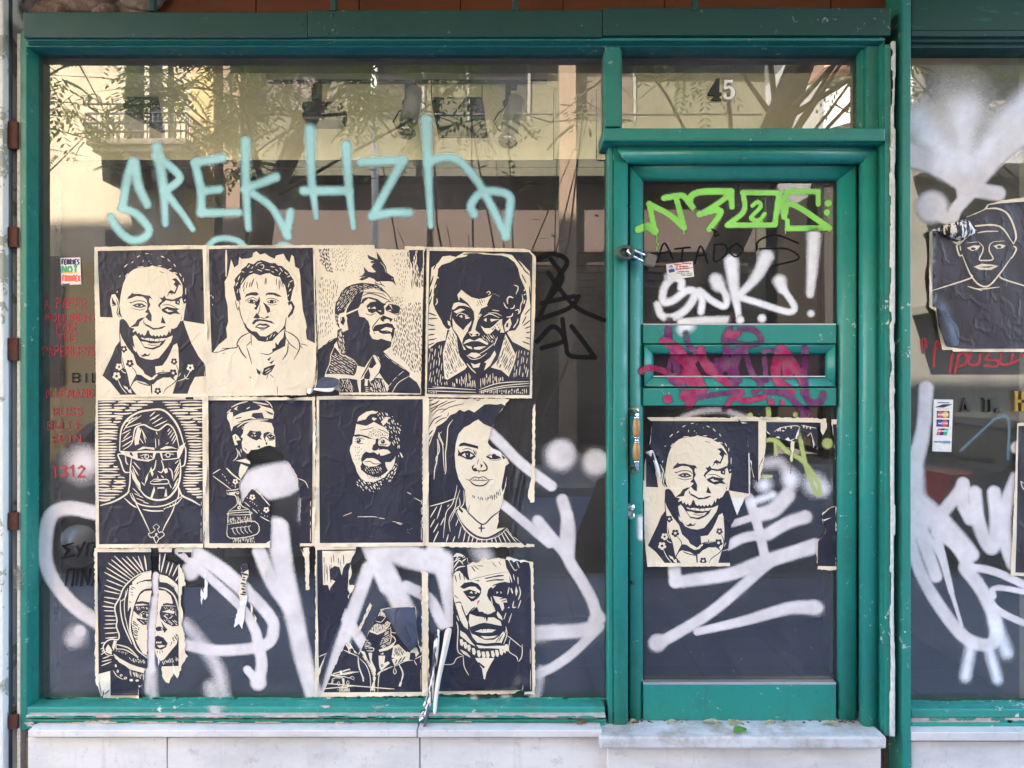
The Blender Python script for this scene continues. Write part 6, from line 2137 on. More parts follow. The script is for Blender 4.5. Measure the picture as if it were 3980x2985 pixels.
g.tf = (2300, 1200, 1.508); g.s('510 660 600 610 760 592 900 640', 66, 1); g.s('285 1230 290 1340', 70, 2)
g.build('graffiti', [S_GY, S_GYS, S_WP, S_YG], door, SPR)
g = mk(door_depth, (2300, 500, Z2))
for q in ('468 955 520 822 582 932', '490 892 562 880', '598 862 705 850', '652 860 640 982', '740 965 780 842 832 962', '752 912 822 902', '880 832 880 952 962 900 958 835 878 830', '1030 822 985 870 1030 918 1085 870 1040 822', '1182 872 1200 802 1320 762 1480 820', '1200 862 1400 862 1482 932 1300 982', '860 720 900 740', '880 742 882 770 910 760'): g.s(q, 17)
g.build('marker_writing', [S_BM], door)
# neighbour window
g = sp_(win, (3300, 1300, 1.659))
g.s('498 345 490 480 485 560', 125, w1=110); g.s('490 520 465 680 425 820 400 960', 110, w1=170); g.s('395 900 420 1060 520 1150 620 1240 720 1340 790 1420', 230, w1=130); g.d(420, 1180, 150, 0, 190); g.s('735 970 700 1030 610 1140', 110); g.s('735 960 735 1090 780 1190', 108); g.s('810 1020 830 1190 880 1330 930 1370 950 1200 935 1020', 118); g.s('1080 930 1010 1120 1010 1330 1060 1480', 120); g.s('400 1150 480 1330 560 1560', 130, w1=110); g.s('620 1200 560 1230 600 1420 660 1660', 90, w1=50)
g.d(1085, 730, 55)
g.tf = (3200, 2000, 1.684); g.s('560 150 640 390 760 600 900 780 1000 842 1090 850 1130 790 1120 680 1040 500 930 350', 105, w1=120); g.s('640 80 760 260 830 480 905 725', 62, w1=30); g.s('930 380 1000 350 1150 385 1360 480', 70); g.s('1115 535 1110 490 1180 482 1360 515', 50); g.s('1110 600 1200 660 1360 730', 62); g.s('970 850 930 1060', 130, 2); g.s('1090 900 1140 1080', 120, 2); g.s('1120 700 1200 900', 150, 2); g.s('740 120 860 200 960 350', 100)
g.tf = (3000, 0, 1.7283)

g.d(1250, 740, 520, 3, 330); g.d(1080, 900, 300, 3, 260); g.s('980 800 1280 1210', 350, 2, w1=170); g.s('1290 740 1290 1190', 380, 2, w1=200); g.s('920 1040 1100 1110 1280 1235', 210, 1, w1=130); g.d(1180, 1080, 230, 2, 150)
g.s('1760 800 1540 1000 1300 1300', 250, 1, w1=150); g.s('1760 620 1560 820 1330 1130', 280, 2, w1=180); g.d(1075, 1390, 138, 1); g.s('1110 1430 1200 1475 1240 1400 1340 1290', 110, 1); g.s('1290 1265 1520 1300', 130, 1); g.d(1640, 900, 260, 3, 300)
g.build('graffiti', [S_GY, S_GYM, S_WP, S_WPF], nw, SPR)
g = mk(win, (3300, 600, 1.843))
for q in ('520 1330 528 1420', '545 1320 552 1380', '605 1520 622 1345 660 1390 690 1380', '722 1560 740 1430', '758 1562 790 1432 842 1440 832 1500 782 1520', '872 1425 858 1495 922 1505 942 1430', '1002 1430 982 1470 1062 1478 1052 1520 970 1512', '1092 1425 1085 1495 1152 1500 1172 1430', '1150 1500 1210 1475', '1230 1440 1260 1425'): g.s(q, 30)
g.tf = (3300, 1300, 1.659); g.s('720 750 900 580 980 525 1030 570 1025 800', 30, 1)
g.build('marker_writing', [S_RD, S_BL], nw)

# ---------- padlock through the hasp ----------
pk = empty('padlock', P(2515, 1010, -.06), 'steel padlock with a bright shackle hanging on the hasp at the left of the door', 'padlock')
b = MB(); c = P(2527, 1012, -.075); bm2 = b
r = bmesh.ops.create_cube(b.bm, size=1); bmesh.ops.scale(b.bm, vec=(.042, .02, .046), verts=r['verts'])
bmesh.ops.bevel(b.bm, geom=list(b.bm.edges), offset=.004, segments=2, affect='EDGES')
bmesh.ops.rotate(b.bm, cent=(0, 0, 0), matrix=Matrix.Rotation(R(18), 3, 'Y'), verts=b.bm.verts); bmesh.ops.translate(b.bm, vec=c, verts=b.bm.verts)
b.build('body', mat_plain('worn_padlock_steel', (.17, .175, .18), .4, .5, .8, .2, 40, .1), pk)
b = MB(); b.tube([P(2512, 1022, -.075), P(2480, 1006, -.085), P(2450, 990, -.095), P(2439, 978, -.1), P(2442, 968, -.098), P(2456, 968, -.09), P(2490, 984, -.08), P(2518, 998, -.075)], .0052, 10)
b.build('shackle', M['chrome'], pk)
# ---------- litter on the doorstep ----------
LF = mat_leaf('dry_leaf', (.42, .33, .16), (.55, .50, .38)); LG = mat_leaf('green_leaf', (.10, .28, .05), (.16, .36, .08))
def leaf(px, py, w, h, rot, mat, label, grp):
    """a curled leaf lying on the tread"""
    yb = (zs-ZC)*-F/(py-CY)-D          # where the tread is seen at this height
    base = Vector(((px-CX)*(D+yb)/F, yb, zs+.003)); bm = bmesh.new(); n = 8; rows = []
    for i in range(n+1):
        t = i/n; hw = w/2*math.sin(math.pi*min(1, .06+t*.94))**.8
        rows.append([bm.verts.new(((t-.5)*h, k*hw, .006*math.sin(t*3)+abs(k)*.006+.002*random.random())) for k in (-1, 0, 1)])
    for a, c in zip(rows, rows[1:]):
        for j in range(2): bm.faces.new((a[j], a[j+1], c[j+1], c[j])).smooth = True
    bmesh.ops.rotate(bm, cent=(0, 0, 0), matrix=Matrix.Rotation(rot, 3, 'Z'), verts=bm.verts); bmesh.ops.translate(bm, vec=base, verts=bm.verts)
    me = bpy.data.meshes.new('fallen_leaf'); bm.to_mesh(me); bm.free(); o = link_mesh('fallen_leaf', me, mat); return tag(o, label, 'leaf', grp)
random.seed(2); GL = 'fallen leaves on the doorstep'
leaf(2878, 2848, .046, .056, .5, LG, 'green leaf lying in the middle of the marble doorstep', GL)
for px, py, w, h, r_, lb in ((2612, 2811, .012, .03, .3, 'thin pale leaf under the door bottom, left of the others'), (2768, 2811, .016, .05, -.1, 'long yellowish leaf at the foot of the door'), (2793, 2823, .02, .016, 1, 'small white petal just in front of the long yellowish leaf'), (2845, 2812, .02, .03, 1.2, 'curled dry leaf beside the green leaf, against the door'), (2868, 2814, .014, .034, -.5, 'pale shrivelled leaf above the green leaf'),
                           (2995, 2812, .012, .03, .2, 'brown leaf against the door, right of the green leaf'), (3222, 2816, .016, .034, .1, 'dry tan leaf near the right end of the doorstep'), (3248, 2818, .024, .026, .8, 'white crumpled petal at the right end of the doorstep'), (2462, 2809, .014, .02, .4, 'dry leaf scrap at the left corner of the door')): leaf(px, py+5, w*1.5, h*1.3, r_, LF, lb, GL)
b = MB(); random.seed(6)
for i in range(90):
    px = random.choice([random.uniform(2445, 2480), random.uniform(3250, 3410), random.uniform(2445, 3410)]); q = P(px, 2814, -.04); r_ = random.uniform(.0015, .005)
    b.sphere((q.x, random.uniform(-.055, -.03), zs+r_*.5), r_, 1.5, 1, .6, 6)
o = b.build('grit', M['dirt']); tag(o, 'dark grit and dust swept against the foot of the door', 'grit', kind='stuff')
# dried weeds caught in the sill at its right end
b = MB(); random.seed(9)
for i in range(34):
    c = P(2258+random.gauss(0, 6), 2815+random.gauss(0, 8), -.085); b.tube([c+Vector((random.uniform(-.012, .012), random.uniform(-.01, .004), random.uniform(-.012, .012))) for _ in range(4)], .0006, 4)
o = b.build('dry_weed', mat_plain('straw', (.30, .21, .12), .9)); tag(o, 'tuft of dry brown weed caught on the window sill, near the door', 'weed')
b = MB(); random.seed(12)
for i in range(26):
    c = P(72+random.gauss(0, 5), 2240+random.gauss(0, 22), -.07); b.tube([c+Vector((random.uniform(-.014, .014), random.uniform(-.012, .004), random.uniform(-.02, .02))) for _ in range(4)], .0007, 4)
o = b.build('dry_weed', mat_plain('cobweb_straw', (.45, .38, .30), .9)); tag(o, 'clump of cobweb and straw stuck to the left jamb above the sill', 'weed')
# ---------- inside the empty shop ----------
rm = empty('shop_interior', (0, 2, .4), 'empty shop room behind the wide window, with cream walls and a tiled floor', 'room')
MW = mat_plain('cream_room_wall', (.66, .60, .44), .9, .2, 0, .25, 3, .1)
zf, zc_ = .38, ZC+1.7
for z0, z1 in ((zf, 2.60), (2.80, zc_)): b = MB(); b.box(-3.0, 1.95, 3.6, 3.7, z0, z1, 0); b.build('back_wall', MW, rm)   # unseen slit added between them so sun brightens the ceiling
for x0 in (-3.1, 1.95): b = MB(); b.box(x0, x0+.08, .06, 3.6, zf, zc_, 0); b.build('side_wall', MW, rm)
b = MB(); b.box(-3.1, 2.05, .06, 3.7, zc_, zc_+.05, 0); b.build('ceiling', mat_plain('room_ceiling', (.70, .66, .52), .9, .2, 0, .15, 3, .1), rm)
def mat_tiles(name, c1, c2, mort, sz, rough=.4, off=0.0):
    t = NT(name); v = t.coord(); br = t.n('ShaderNodeTexBrick')
    br.offset = off; br.inputs['Scale'].default_value = 1; br.inputs['Brick Width'].default_value = sz; br.inputs['Row Height'].default_value = sz; br.inputs['Mortar Size'].default_value = .007
    br.inputs['Color1'].default_value = (*c1, 1); br.inputs['Color2'].default_value = (*c2, 1); br.inputs['Mortar'].default_value = (*mort, 1)
    t.l(v, br.inputs['Vector']); n = t.noise(v, 5, 6, .65); c = t.mix(t.mr(n, .4, .75, 0, .6), br.outputs['Color'], tuple(x*.55 for x in c1))
    return t.done(t.bsdf(c, rough, .4, 0, n, .1, .003))
b = MB(); b.box(-3.1, 2.05, 1.14, 3.7, zf-.05, zf, 0); b.build('bounce_floor', mat_plain('pale_bounce_floor', (.56, .52, .42), .8), rm)  # unseen pale floor, added to bounce the slit's sun up warm
b = MB(); b.box(-3.1, 2.05, .06, 1.139, zf-.05, zf, 0); b.build('floor', mat_tiles('room_floor_tiles', (.09, .115, .17), (.08, .105, .155), (.07, .08, .11), .4), rm)
b = MB(); a = P(128, 0, 0); b.box(a.x-.03, a.x-.001, .006, .13, .5, zc_, 0); b.build('reveal_board', mat_plain('cream_reveal_board', (.80, .75, .55), .8, .2, 0, .15, 5, .1), rm)
a = P(3252, 0, .0); b = MB(); b.box(a.x-.012, a.x+.03, .032, .1, .5, P(0, 500, .05).z, 0); b.build('reveal_board', mat_plain('tan_reveal_board', (.40, .36, .26), .8, .2, 0, .15, 5, .1), rm)
b = MB(); b.box(-1.83, 1.4, .05, .16, P(0, 238, .05).z, zc_, 0); b.build('header_board', mat_plain('tan_header_board', (.60, .50, .35), .8, .2, 0, .3, 5, .1), rm)
pt = empty('display_partition', (0, 1.15, zf), 'dark display partition standing behind the posters inside the shop', 'partition')
b = MB(); zt9 = P(0, 655, 1.1).z; b.box(-2.98, 1.93, 1.1, 1.14, zf, zt9, 0); b.build('board', mat_plain('dark_partition_board', (.045, .038, .034), .7, .3, 0, .3, 4, .1), pt)
b = MB(); b.box(-2.98, 1.93, 1.08, 1.16, zt9+.001, zt9+.04, .003); b.build('cap_rail', mat_plain('brown_cap_rail', (.10, .07, .05), .6), pt)
# track lights
yt = .2
tr = empty('light_track', P(1580, 298, yt), 'white ceiling light track behind the top of the wide window', 'light track')
b = MB(); b.pbox(1035, 2132, 284, 312, yt, yt+.05, .003); b.build('rail', M['white'], tr)
b = MB(); b.pbox(1035, 2125, 309, 314, yt-.002, yt+.03, 0); b.build('slot', M['black'], tr)
for px in (1140, 1900):
    b = MB(); q = P(px, 284, yt+.03); b.tube([q, Vector((q.x, q.y, zc_))], .006, 8); b.build('hanger', M['iron'], tr)
def spot(x0, y0, x1, y1, bx, by, label):
    q0, q1 = P(x0, y0, yt+.02), P(x1, y1, yt-.02); t = empty('spotlight', P(x0, 315, yt), label, 'spotlight', 'spotlights hanging from the track')
    b = MB(); q = P(bx+14, 325, yt+.02); b.box(q.x-.022, q.x+.022, q.y-.02, q.y+.02, q.z-.022, q.z+.016, .003); b.build('adapter', M['black'], t)
    b = MB(); a = P(bx, 312, yt); c = P(bx, by, yt); b.box(a.x-.011, a.x+.011, a.y-.004, a.y+.006, c.z, a.z, .002); b.sphere(P(bx, by, yt), .022, 1, .6, 1, 12); b.build('bracket', M['black'], t)
    b = MB(); ax = (q1-q0).normalized(); b.tube([q0-ax*.004, q0, q0+(q1-q0)*.5, q1], [.028, .034, .035, .037], 20); b.build('housing', M['white'], t)
    b = MB(); b.tube([q1+ax*.001, q1+ax*.022, q1+ax*.05, q1+ax*.066], [.022, .024, .041, .03], 20); b.build('bulb', M['chrome'], t)
    b = MB(); s0 = P(bx-2, by+8, yt); b.tube([s0, s0+Vector((-.035, 0, -.03)), s0+Vector((-.055, 0, -.065)), s0+Vector((-.035, 0, -.1)), q1+Vector((-.03, 0, -.004))], .0035, 6); b.build('cable', M['black'], t)
spot(1612, 352, 1588, 470, 1584, 402, 'white cylinder spotlight, the one in the middle of the track')
spot(2004, 386, 1980, 506, 1974, 402, 'white cylinder spotlight at the right end of the track')
fl = empty('floodlight', P(1240, 315, yt), 'black box floodlight hanging at the left part of the track', 'floodlight')
b = MB(); a = P(1230, 312, yt); c = P(1230, 392, yt); b.box(a.x-.018, a.x+.018, yt-.01, yt+.02, c.z, a.z, .003); b.build('bracket', M['black'], fl)
b = MB(); b.pbox(1168, 1326, 388, 456, yt-.05, yt+.08, .02); b.build('housing', M['black'], fl)
b = MB(); b.pbox(1180, 1314, 452, 464, yt-.055, yt+.06, .004); b.build('reflector', mat_plain('milky_lens', (.5, .5, .48), .3), fl)
def panel(c4, label):
    pts = [P(x, y, yy) for x, y, yy in c4]; t = empty('hanging_panel', pts[0], label, 'panel')
    b = MB(); n = (pts[1]-pts[0]).cross(pts[3]-pts[0]).normalized()*.012
    A = [b.bm.verts.new(p) for p in pts]; B = [b.bm.verts.new(p+n) for p in pts]
    b.bm.faces.new(A); b.bm.faces.new(B[::-1])
    for i in range(4): b.bm.faces.new((A[i], A[(i+1) % 4], B[(i+1) % 4], B[i]))
    b.build('board', M['dark'], t)
    b = MB(); b.tube(pts+[pts[0]], .006, 6); b.build('frame', M['iron'], t)
    for p in pts[:2]: b = MB(); b.tube([p, Vector((p.x, p.y, zc_))], .003, 6); b.build('wire', M['iron'], t)
panel([(1678, 382, 1.2), (1874, 380, 1.2), (1894, 534, 1.25), (1708, 534, 1.25)], 'dark rectangular panel hung inside the shop between two white spotlights')
panel([(2152, 622, 1.5), (2318, 622, 1.5), (2290, 712, 1.55), (2134, 712, 1.55)], 'dark slanted panel hung inside the shop near the door post')
panel([(500, 368, 1.6), (610, 368, 1.6), (640, 520, 1.65), (470, 430, 1.65)], 'dark angular panel hung inside the shop at the left')
# room behind the neighbour's window
rn = empty('neighbour_interior', (3, 1.5, .4), 'dark room behind the neighbouring window at the right edge', 'room')
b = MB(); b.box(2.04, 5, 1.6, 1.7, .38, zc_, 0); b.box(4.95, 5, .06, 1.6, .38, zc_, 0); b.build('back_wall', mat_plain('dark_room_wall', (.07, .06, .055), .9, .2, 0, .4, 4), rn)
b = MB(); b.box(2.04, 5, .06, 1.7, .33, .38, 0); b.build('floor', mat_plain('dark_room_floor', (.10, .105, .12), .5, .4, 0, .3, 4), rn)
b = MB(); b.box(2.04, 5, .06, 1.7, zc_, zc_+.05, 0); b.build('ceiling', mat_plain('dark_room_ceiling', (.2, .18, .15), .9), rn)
# ---------- the building that carries the shopfront ----------
bl = empty('shop_building', (0, 5, 0), 'tall plastered building rising above the shopfront and its canopy', 'building')
MPL = mat_plain('grey_cream_render', (.50, .46, .40), .9, .2, 0, .12, 2, .3)
b = MB(); b.box(-16, 16, .06, 3.75, zc_+.16, 20.2, 0); b.build('upper_storeys', MPL, bl)
b = MB(); b.box(-16, -3.14, .06, 3.75, 0, zc_+.15, 0); b.build('ground_storey', MPL, bl); b = MB(); b.box(5.05, 16, .06, 3.75, 0, zc_+.15, 0); b.build('ground_storey', MPL, bl)

# ---------- the street behind the camera, seen mirrored in the glass ----------
def ground(name, x0, x1, y0, y1, z, mat, h=0):
    b = MB()
    if h: b.box(x0, x1, y0, y1, z-h, z, .01)
    else: b.quad((x0, y0, z), (x1, y0, z), (x1, y1, z), (x0, y1, z))
    o = b.build(name, mat); return tag(o, kind='structure')
ground('ground', -400, 400, -400, 400, -.155, mat_plain('earth', (.16, .14, .12), .95))
ground('pavement', -40, 40, -3.35, .05, 0, mat_tiles('pavement_slabs', (.20, .255, .36), (.175, .23, .33), (.10, .125, .17), .42, .6), .15)
ground('kerb', -40, 40, -3.5, -3.352, .004, mat_plain('kerb_stone', (.17, .18, .2), .8), .15)
ground('road', -60, 60, -8.7, -3.502, -.145, mat_plain('asphalt', (.13, .155, .20), .9, .3, 0, .3, 30, .6))
ground('far_pavement', -40, 40, -12, -8.702, 0, mat_tiles('far_slabs', (.26, .25, .24), (.22, .21, .2), (.06, .06, .06), .42, .7), .15)
def mat_stucco(name, c1, c2, st):
    t = NT(name); v = t.coord(); n = t.noise(v, .55, 6, .62); n2 = t.noise(t.coord(scale=(1, 1, .15)), 2.5, 5, .6)
    c = t.mix(t.mr(n, .35, .65), c1, c2); c = t.mix(t.mr(n2, .5, .75, 0, .6), c, st); return t.done(t.bsdf(c, .9, .15, 0, t.noise(v, 12, 4), .3, .01))
BEI = mat_stucco('beige_stucco', (.50, .41, .29), (.41, .335, .23), (.28, .25, .19)); OCH = mat_stucco('ochre_stucco', (.52, .36, .16), (.42, .29, .13), (.3, .25, .18))
CON = mat_stucco('pale_concrete', (.135, .125, .085), (.10, .095, .065), (.07, .065, .05)); SLT = mat_plain('brown_shutter', (.075, .05, .04), .6); WIN = mat_plain('dark_window_glass', (.03, .03, .032), .1, .5)
hb = empty('old_house', (-12, -12, 0), 'old beige house across the street with an iron balcony, mirrored at the left', 'house')
b = MB(); b.box(-22, -5.95, -22, -12, 0, 15, .02); b.build('wall', BEI, hb)
b = MB(); b.box(-22, -5.9, -11.98, -11.93, 0, 4.0, .01); b.box(-6.35, -5.9, -11.99, -11.9, 4.05, 15, .01); b.build('base_render', OCH, hb)
def at(px, py, d): return RF(px, py, d)
a, c = at(505, 150, 12), at(640, 545, 12)
b = MB(); b.box(a.x, c.x, -11.975, -11.9, c.z, a.z, 0); b.build('balcony_door', WIN, hb)
b = MB()
for x in (a.x-.12, (a.x+c.x)/2, c.x+.02): b.box(x, x+.1, -11.89, -11.86, c.z, a.z+.1, .005)
b.build('door_frame', mat_plain('pale_door_frame', (.4, .34, .26), .8), hb)
a, c = at(333, 535, 11), at(722, 560, 11); by = -11.0
b = MB(); b.box(a.x, c.x, -12, by, c.z, a.z, .02); b.box(a.x+.1, c.x-.1, -12, by+.0-.05, c.z-.12, c.z, .02)
for f in (.12, .38, .62, .88):
    x = a.x+(c.x-a.x)*f; b.prism([(x-.1, c.z-.12), (x+.1, c.z-.12), (x+.07, c.z-.6), (x-.07, c.z-.6)], -11.95, -11.3)
bal = b.build('balcony', mat_plain('mouldy_balcony_stone', (.20, .17, .13), .9, .2, 0, .4, 4, .4), hb)
b = MB(); zt_ = at(0, 404, 11).z; zt2 = at(0, 440, 11).z
for x0, y0_, x1, y1_ in ((a.x, by, c.x, by), (a.x, by, a.x, -11.9), (c.x, by, c.x, -11.9)):
    for z in (zt_, zt2, a.z+.12, a.z+.28): b.tube([(x0, y0_, z), (x1, y1_, z)], .022, 6)
    L = math.hypot(x1-x0, y1_-y0_); n = int(L/.1)
    for i in range(n+1):
        t = i/n; b.tube([(x0+(x1-x0)*t, y0_+(y1_-y0_)*t, a.z), (x0+(x1-x0)*t, y0_+(y1_-y0_)*t, zt2)], .012 if i % 4 else .02, 5)
for x in (a.x+.15, c.x-.15):
    for k in (.1, .16): b.tube([(x+k*math.cos(t), by+.01, zt_-.03+k*1.3*math.sin(t)) for t in [math.pi*j/8 for j in range(9)]], .016, 6)
b.build('railing', M['iron'], bal)
for px0, px1, py0, py1 in ((420, 500, 900, 1400), (100, 260, 1000, 1500)):
    q0, q1 = at(px0, py0, 12), at(px1, py1, 12); b = MB(); b.box(q0.x, q1.x, -11.925, -11.88, max(q1.z, .1), q0.z, .01); b.build('shutter', SLT, hb)
ap = empty('apartment_block', (-.5, -12.3, 0), 'concrete apartment block across the street with long pale balconies, mirrored in the glass', 'building')
b = MB(); b.box(-5.85, 5.3, -24, -12.7, 0, 17, .02); b.build('wall', CON, ap)
for z0 in (5.9, 8.95, 12.0, 15.0):
    b = MB(); b.box(-5.5, 5.0, -12.7, -12.0, z0-.16, z0, .01); b.box(-5.5, 5.0, -12.1, -12.0, z0+.001, z0+.95, .01); q = b.build('balcony', CON, ap)
    b = MB(); b.tube([(-5.5, -12.05, z0+1.08), (5.0, -12.05, z0+1.08)], .025, 6); b.build('rail', M['iron'], q)
random.seed(31)
for z0 in (6.0, 9.05, 12.1):
    for i in range(4):
        x = -5.2+2.1*i+random.uniform(0, .3); b = MB(); b.box(x, x+1.2, -12.699, -12.64, z0+.05, z0+2.2, .01); q = b.build('window', SLT if (i+int(z0)) % 3 == 0 else WIN, ap)
        b = MB(); b.box(x-.06, x-.002, -12.7, -12.6, z0+.04, z0+2.26, 0); b.box(x+1.202, x+1.26, -12.7, -12.6, z0+.04, z0+2.26, 0); b.box(x-.06, x+1.26, -12.7, -12.6, z0+2.262, z0+2.32, 0); b.build('frame', mat_plain('grey_window_frame', (.2, .19, .16), .7), q)
for px in (905, 2207): 
    x = at(px, 0, 12).x; b = MB(); b.box(x-.17, x+.17, -12.22, -11.92, 0, 17, .01); b.build('pillar', mat_plain('tan_pillar', (.22, .15, .10), .85), ap)
b = MB(); b.box(-5.5, 5.0, -12.69, -12.45, 4.3, 5.7, .01); b.build('awning_box', mat_plain('brown_shop_sign_band', (.10, .07, .055), .8), ap)
b = MB()
for i in range(26): b.box(-5.4, 4.9, -12.695, -12.6, .3+.15*i, .3+.15*i+.11, 0)
b.build('roller_shutter', SLT, ap)
wb = empty('corner_building', (8, -15, 0), 'white corner building with slanting balconies beyond the side street, mirrored in the transom', 'building')
WHT = mat_stucco('white_stucco', (.74, .73, .72), (.66, .64, .62), (.5, .48, .45))
b = MB(); b.box(7.6, 9.0, -30, -15, 6.4, 10.5, .02); b.build('wall', WHT, wb); b = MB(); b.box(7.6, 9.0, -30, -15, 0, 6.39, .02); b.build('lower_wall', mat_stucco('brown_lower_render', (.10, .08, .065), (.08, .065, .05), (.05, .045, .04)), wb)
for z0, mt in ((7.3, WHT), (8.7, mat_plain('salmon_balcony', (.55, .33, .24), .85))):
    b = MB(); b.prism([(7.0, z0), (9.0, z0+.6), (9.0, z0+1.5), (7.0, z0+.9)], -14.9, -13.9); b.build('balcony', mt, wb)
b = MB(); b.box(7.3, 9.05, -15, -14.6, 0, 6.2, .01); b.build('ground_front', mat_plain('dark_shop_front', (.06, .05, .045), .7), wb)
gb = empty('grey_block', (14, -14.5, 0), 'grey apartment block behind trees, mirrored in the neighbouring window', 'building')
b = MB(); b.box(9.1, 22, -30, -14.5, 0, 16, .02); b.build('wall', mat_stucco('shade_tone_render', (.20, .18, .15), (.15, .14, .12), (.1, .09, .08)), gb)  # grey render in a shade tone, put into its base colour
for z0 in (3.2, 6.4, 9.6):
    b = MB(); b.box(9.3, 21, -14.49, -13.4, z0, z0+.2, .01); b.box(9.3, 21, -13.5, -13.4, z0+.201, z0+.3, .01); b.build('balcony', mat_plain('dull_balcony', (.30, .28, .24), .9), gb)
    b = MB(); b.box(9.3, 21, -13.5, -13.46, z0+.95, z0+1.02, .005); b.build('rail', M['alu'], gb)
fb = empty('far_block', (9, -42, 0), 'brownish far block closing the side street, mirrored low in the door glass', 'building')
b = MB(); b.box(2, 20, -50, -42, 0, 13.5, .02); b.build('wall', mat_stucco('brown_render', (.13, .11, .09), (.1, .085, .07), (.07, .06, .05)), fb)
for i in range(5):
    for k in range(3): b = MB(); b.box(5+1.7*i, 6+1.7*i, -42.01, -41.95, 2.5+3.4*k, 4.4+3.4*k, 0); b.build('window', WIN, fb)
# street pole
q = at(1456, 700, 10.5); pole = empty('street_pole', (q.x, -10.5, 0), 'thin white street pole on the far pavement, mirrored in the wide window', 'pole')
b = MB(); b.tube([(q.x, -10.5, 0), (q.x, -10.5, 12.6)], .06, 12); b.build('shaft', M['white'], pole); b = MB(); b.tube([(q.x, -10.5, 12.6), (q.x, -10.5, 12.7)], [.07, .03], 12); b.build('cap', M['iron'], pole)
# trees along the kerb
BARK = mat_plain('tree_bark', (.16, .12, .09), .95, .1, 0, .4, 12, .8); LEAF = mat_leaf('ailanthus_leaves', (.30, .40, .10), (.40, .50, .16))
def tree(name, base, path, r0, crowns, seedv, label, nleaf=240):
    random.seed(seedv); t = empty(name, base, label, 'tree', 'trees along the kerb')
    b = MB(); pts = [Vector(p) for p in path]; n = len(pts)
    b.tube(pts, [r0*(1-.55*i/(n-1)) for i in range(n)], 10); twigs = []
    for cx, cy, cz, rr, k in crowns:
        c = Vector((cx, cy, cz))
        for i in range(k):
            s = pts[random.randrange(n//2, n)]; e = c+Vector((random.gauss(0, 1), random.gauss(0, 1), random.gauss(0, .7)))*rr*.6
            m = s.lerp(e, .5)+Vector((random.uniform(-.2, .2), random.uniform(-.2, .2), random.uniform(-.1, .25)))
            q = [s, s.lerp(m, .5), m, m.lerp(e, .55)+Vector((0, 0, .05)), e]; b.tube(q, [r0*.15, r0*.1, r0*.07, r0*.045, .003], 5); twigs.append((m, e))
            for _ in range(3):
                f = q[2].lerp(q[4], random.random()); e2 = f+Vector((random.gauss(0, .4), random.gauss(0, .4), random.uniform(-.25, .35))); b.tube([f, f.lerp(e2, .5)+Vector((0, 0, .04)), e2], [.008, .005, .002], 4); twigs.append((f, e2))
    b.build('trunk', BARK, t)
    V, Fc = [], []
    for _ in range(nleaf):
        m, e = random.choice(twigs); s = m.lerp(e, random.uniform(.35, 1.05)); d = Vector((random.gauss(0, 1), random.gauss(0, 1), random.uniform(-.9, .25))).normalized()
        L = random.uniform(.22, .42); side = d.cross(Vector((0, 0, 1))).normalized(); k = random.randint(6, 9)
        for j in range(k):
            p = s+d*L*(j+1)/k+Vector((0, 0, -.12*((j+1)/k)**2))
            for sg in (-1, 1):
                w = (side*sg*.8+d*.45+Vector((0, 0, -.25))).normalized(); l = random.uniform(.07, .115); h = d*.02
                o = len(V); V += [p, p+w*l*.5+h, p+w*l, p+w*l*.5-h]; Fc.append((o, o+1, o+2, o+3))
    off = Vector(base); me = bpy.data.meshes.new('crown'); me.from_pydata([v-off for v in V], [], Fc); o = bpy.data.objects.new('crown', me); COL.objects.link(o); me.materials.append(LEAF); o.parent = t
tree('street_tree', (.7, -4, 0), [(.7, -4, -.1), (1.05, -4, .9), (1.55, -4, 2), (2.05, -4, 3.05), (2.45, -4.05, 4.0), (2.8, -4.1, 4.9), (3.2, -4.2, 6)], .21, [(2.6, -4.2, 6.2, 1.8, 8), (.6, -4.6, 5.6, 1.6, 7), (4.2, -4.3, 5.5, 1.2, 4)], 3, 'leaning trunk of a street tree at the kerb, mirrored in the transom window', 260)
tree('street_tree', (-2.5, -5, 0), [(-2.5, -3.2, -.1), (-2.45, -3.4, 1.2), (-2.35, -3.9, 2.4), (-2.4, -4.5, 3.4), (-2.1, -5, 4.4), (-1.8, -5.2, 5.5)], .15, [(-2.2, -5, 5.2, 1.3, 8), (-3.3, -5, 4.6, .9, 5), (-1.0, -5, 4.9, 1.2, 7), (-.2, -5.2, 5.6, 1.0, 4)], 8, 'bushy street tree at the kerb, mirrored in the middle of the wide window', 700)
tree('street_tree', (-6.4, -5.2, 0), [(-6.6, -3.2, -.1), (-6.4, -3.8, 1.6), (-6.1, -4.6, 3.2), (-5.9, -5.2, 4.6), (-5.6, -5.4, 6)], .12, [(-4.6, -5.2, 4.9, .8, 5), (-4.3, -5.2, 4.1, .5, 3), (-5.4, -5.2, 5.4, .9, 4)], 15, 'slender street tree with sparse leaves, mirrored at the left of the wide window', 60)
tree('street_tree', (5.6, -5.4, 0), [(5.6, -3.25, -.1), (5.7, -3.9, 1.5), (5.8, -4.7, 3), (5.7, -5.3, 4.4), (5.9, -5.6, 5.6)], .13, [(5.1, -5.6, 5.0, 1.0, 9), (6.3, -5.6, 4.4, 1.0, 8), (4.4, -5.4, 5.3, .7, 4)], 23, 'leafy street tree at the kerb, mirrored in the top of the neighbouring window', 300)
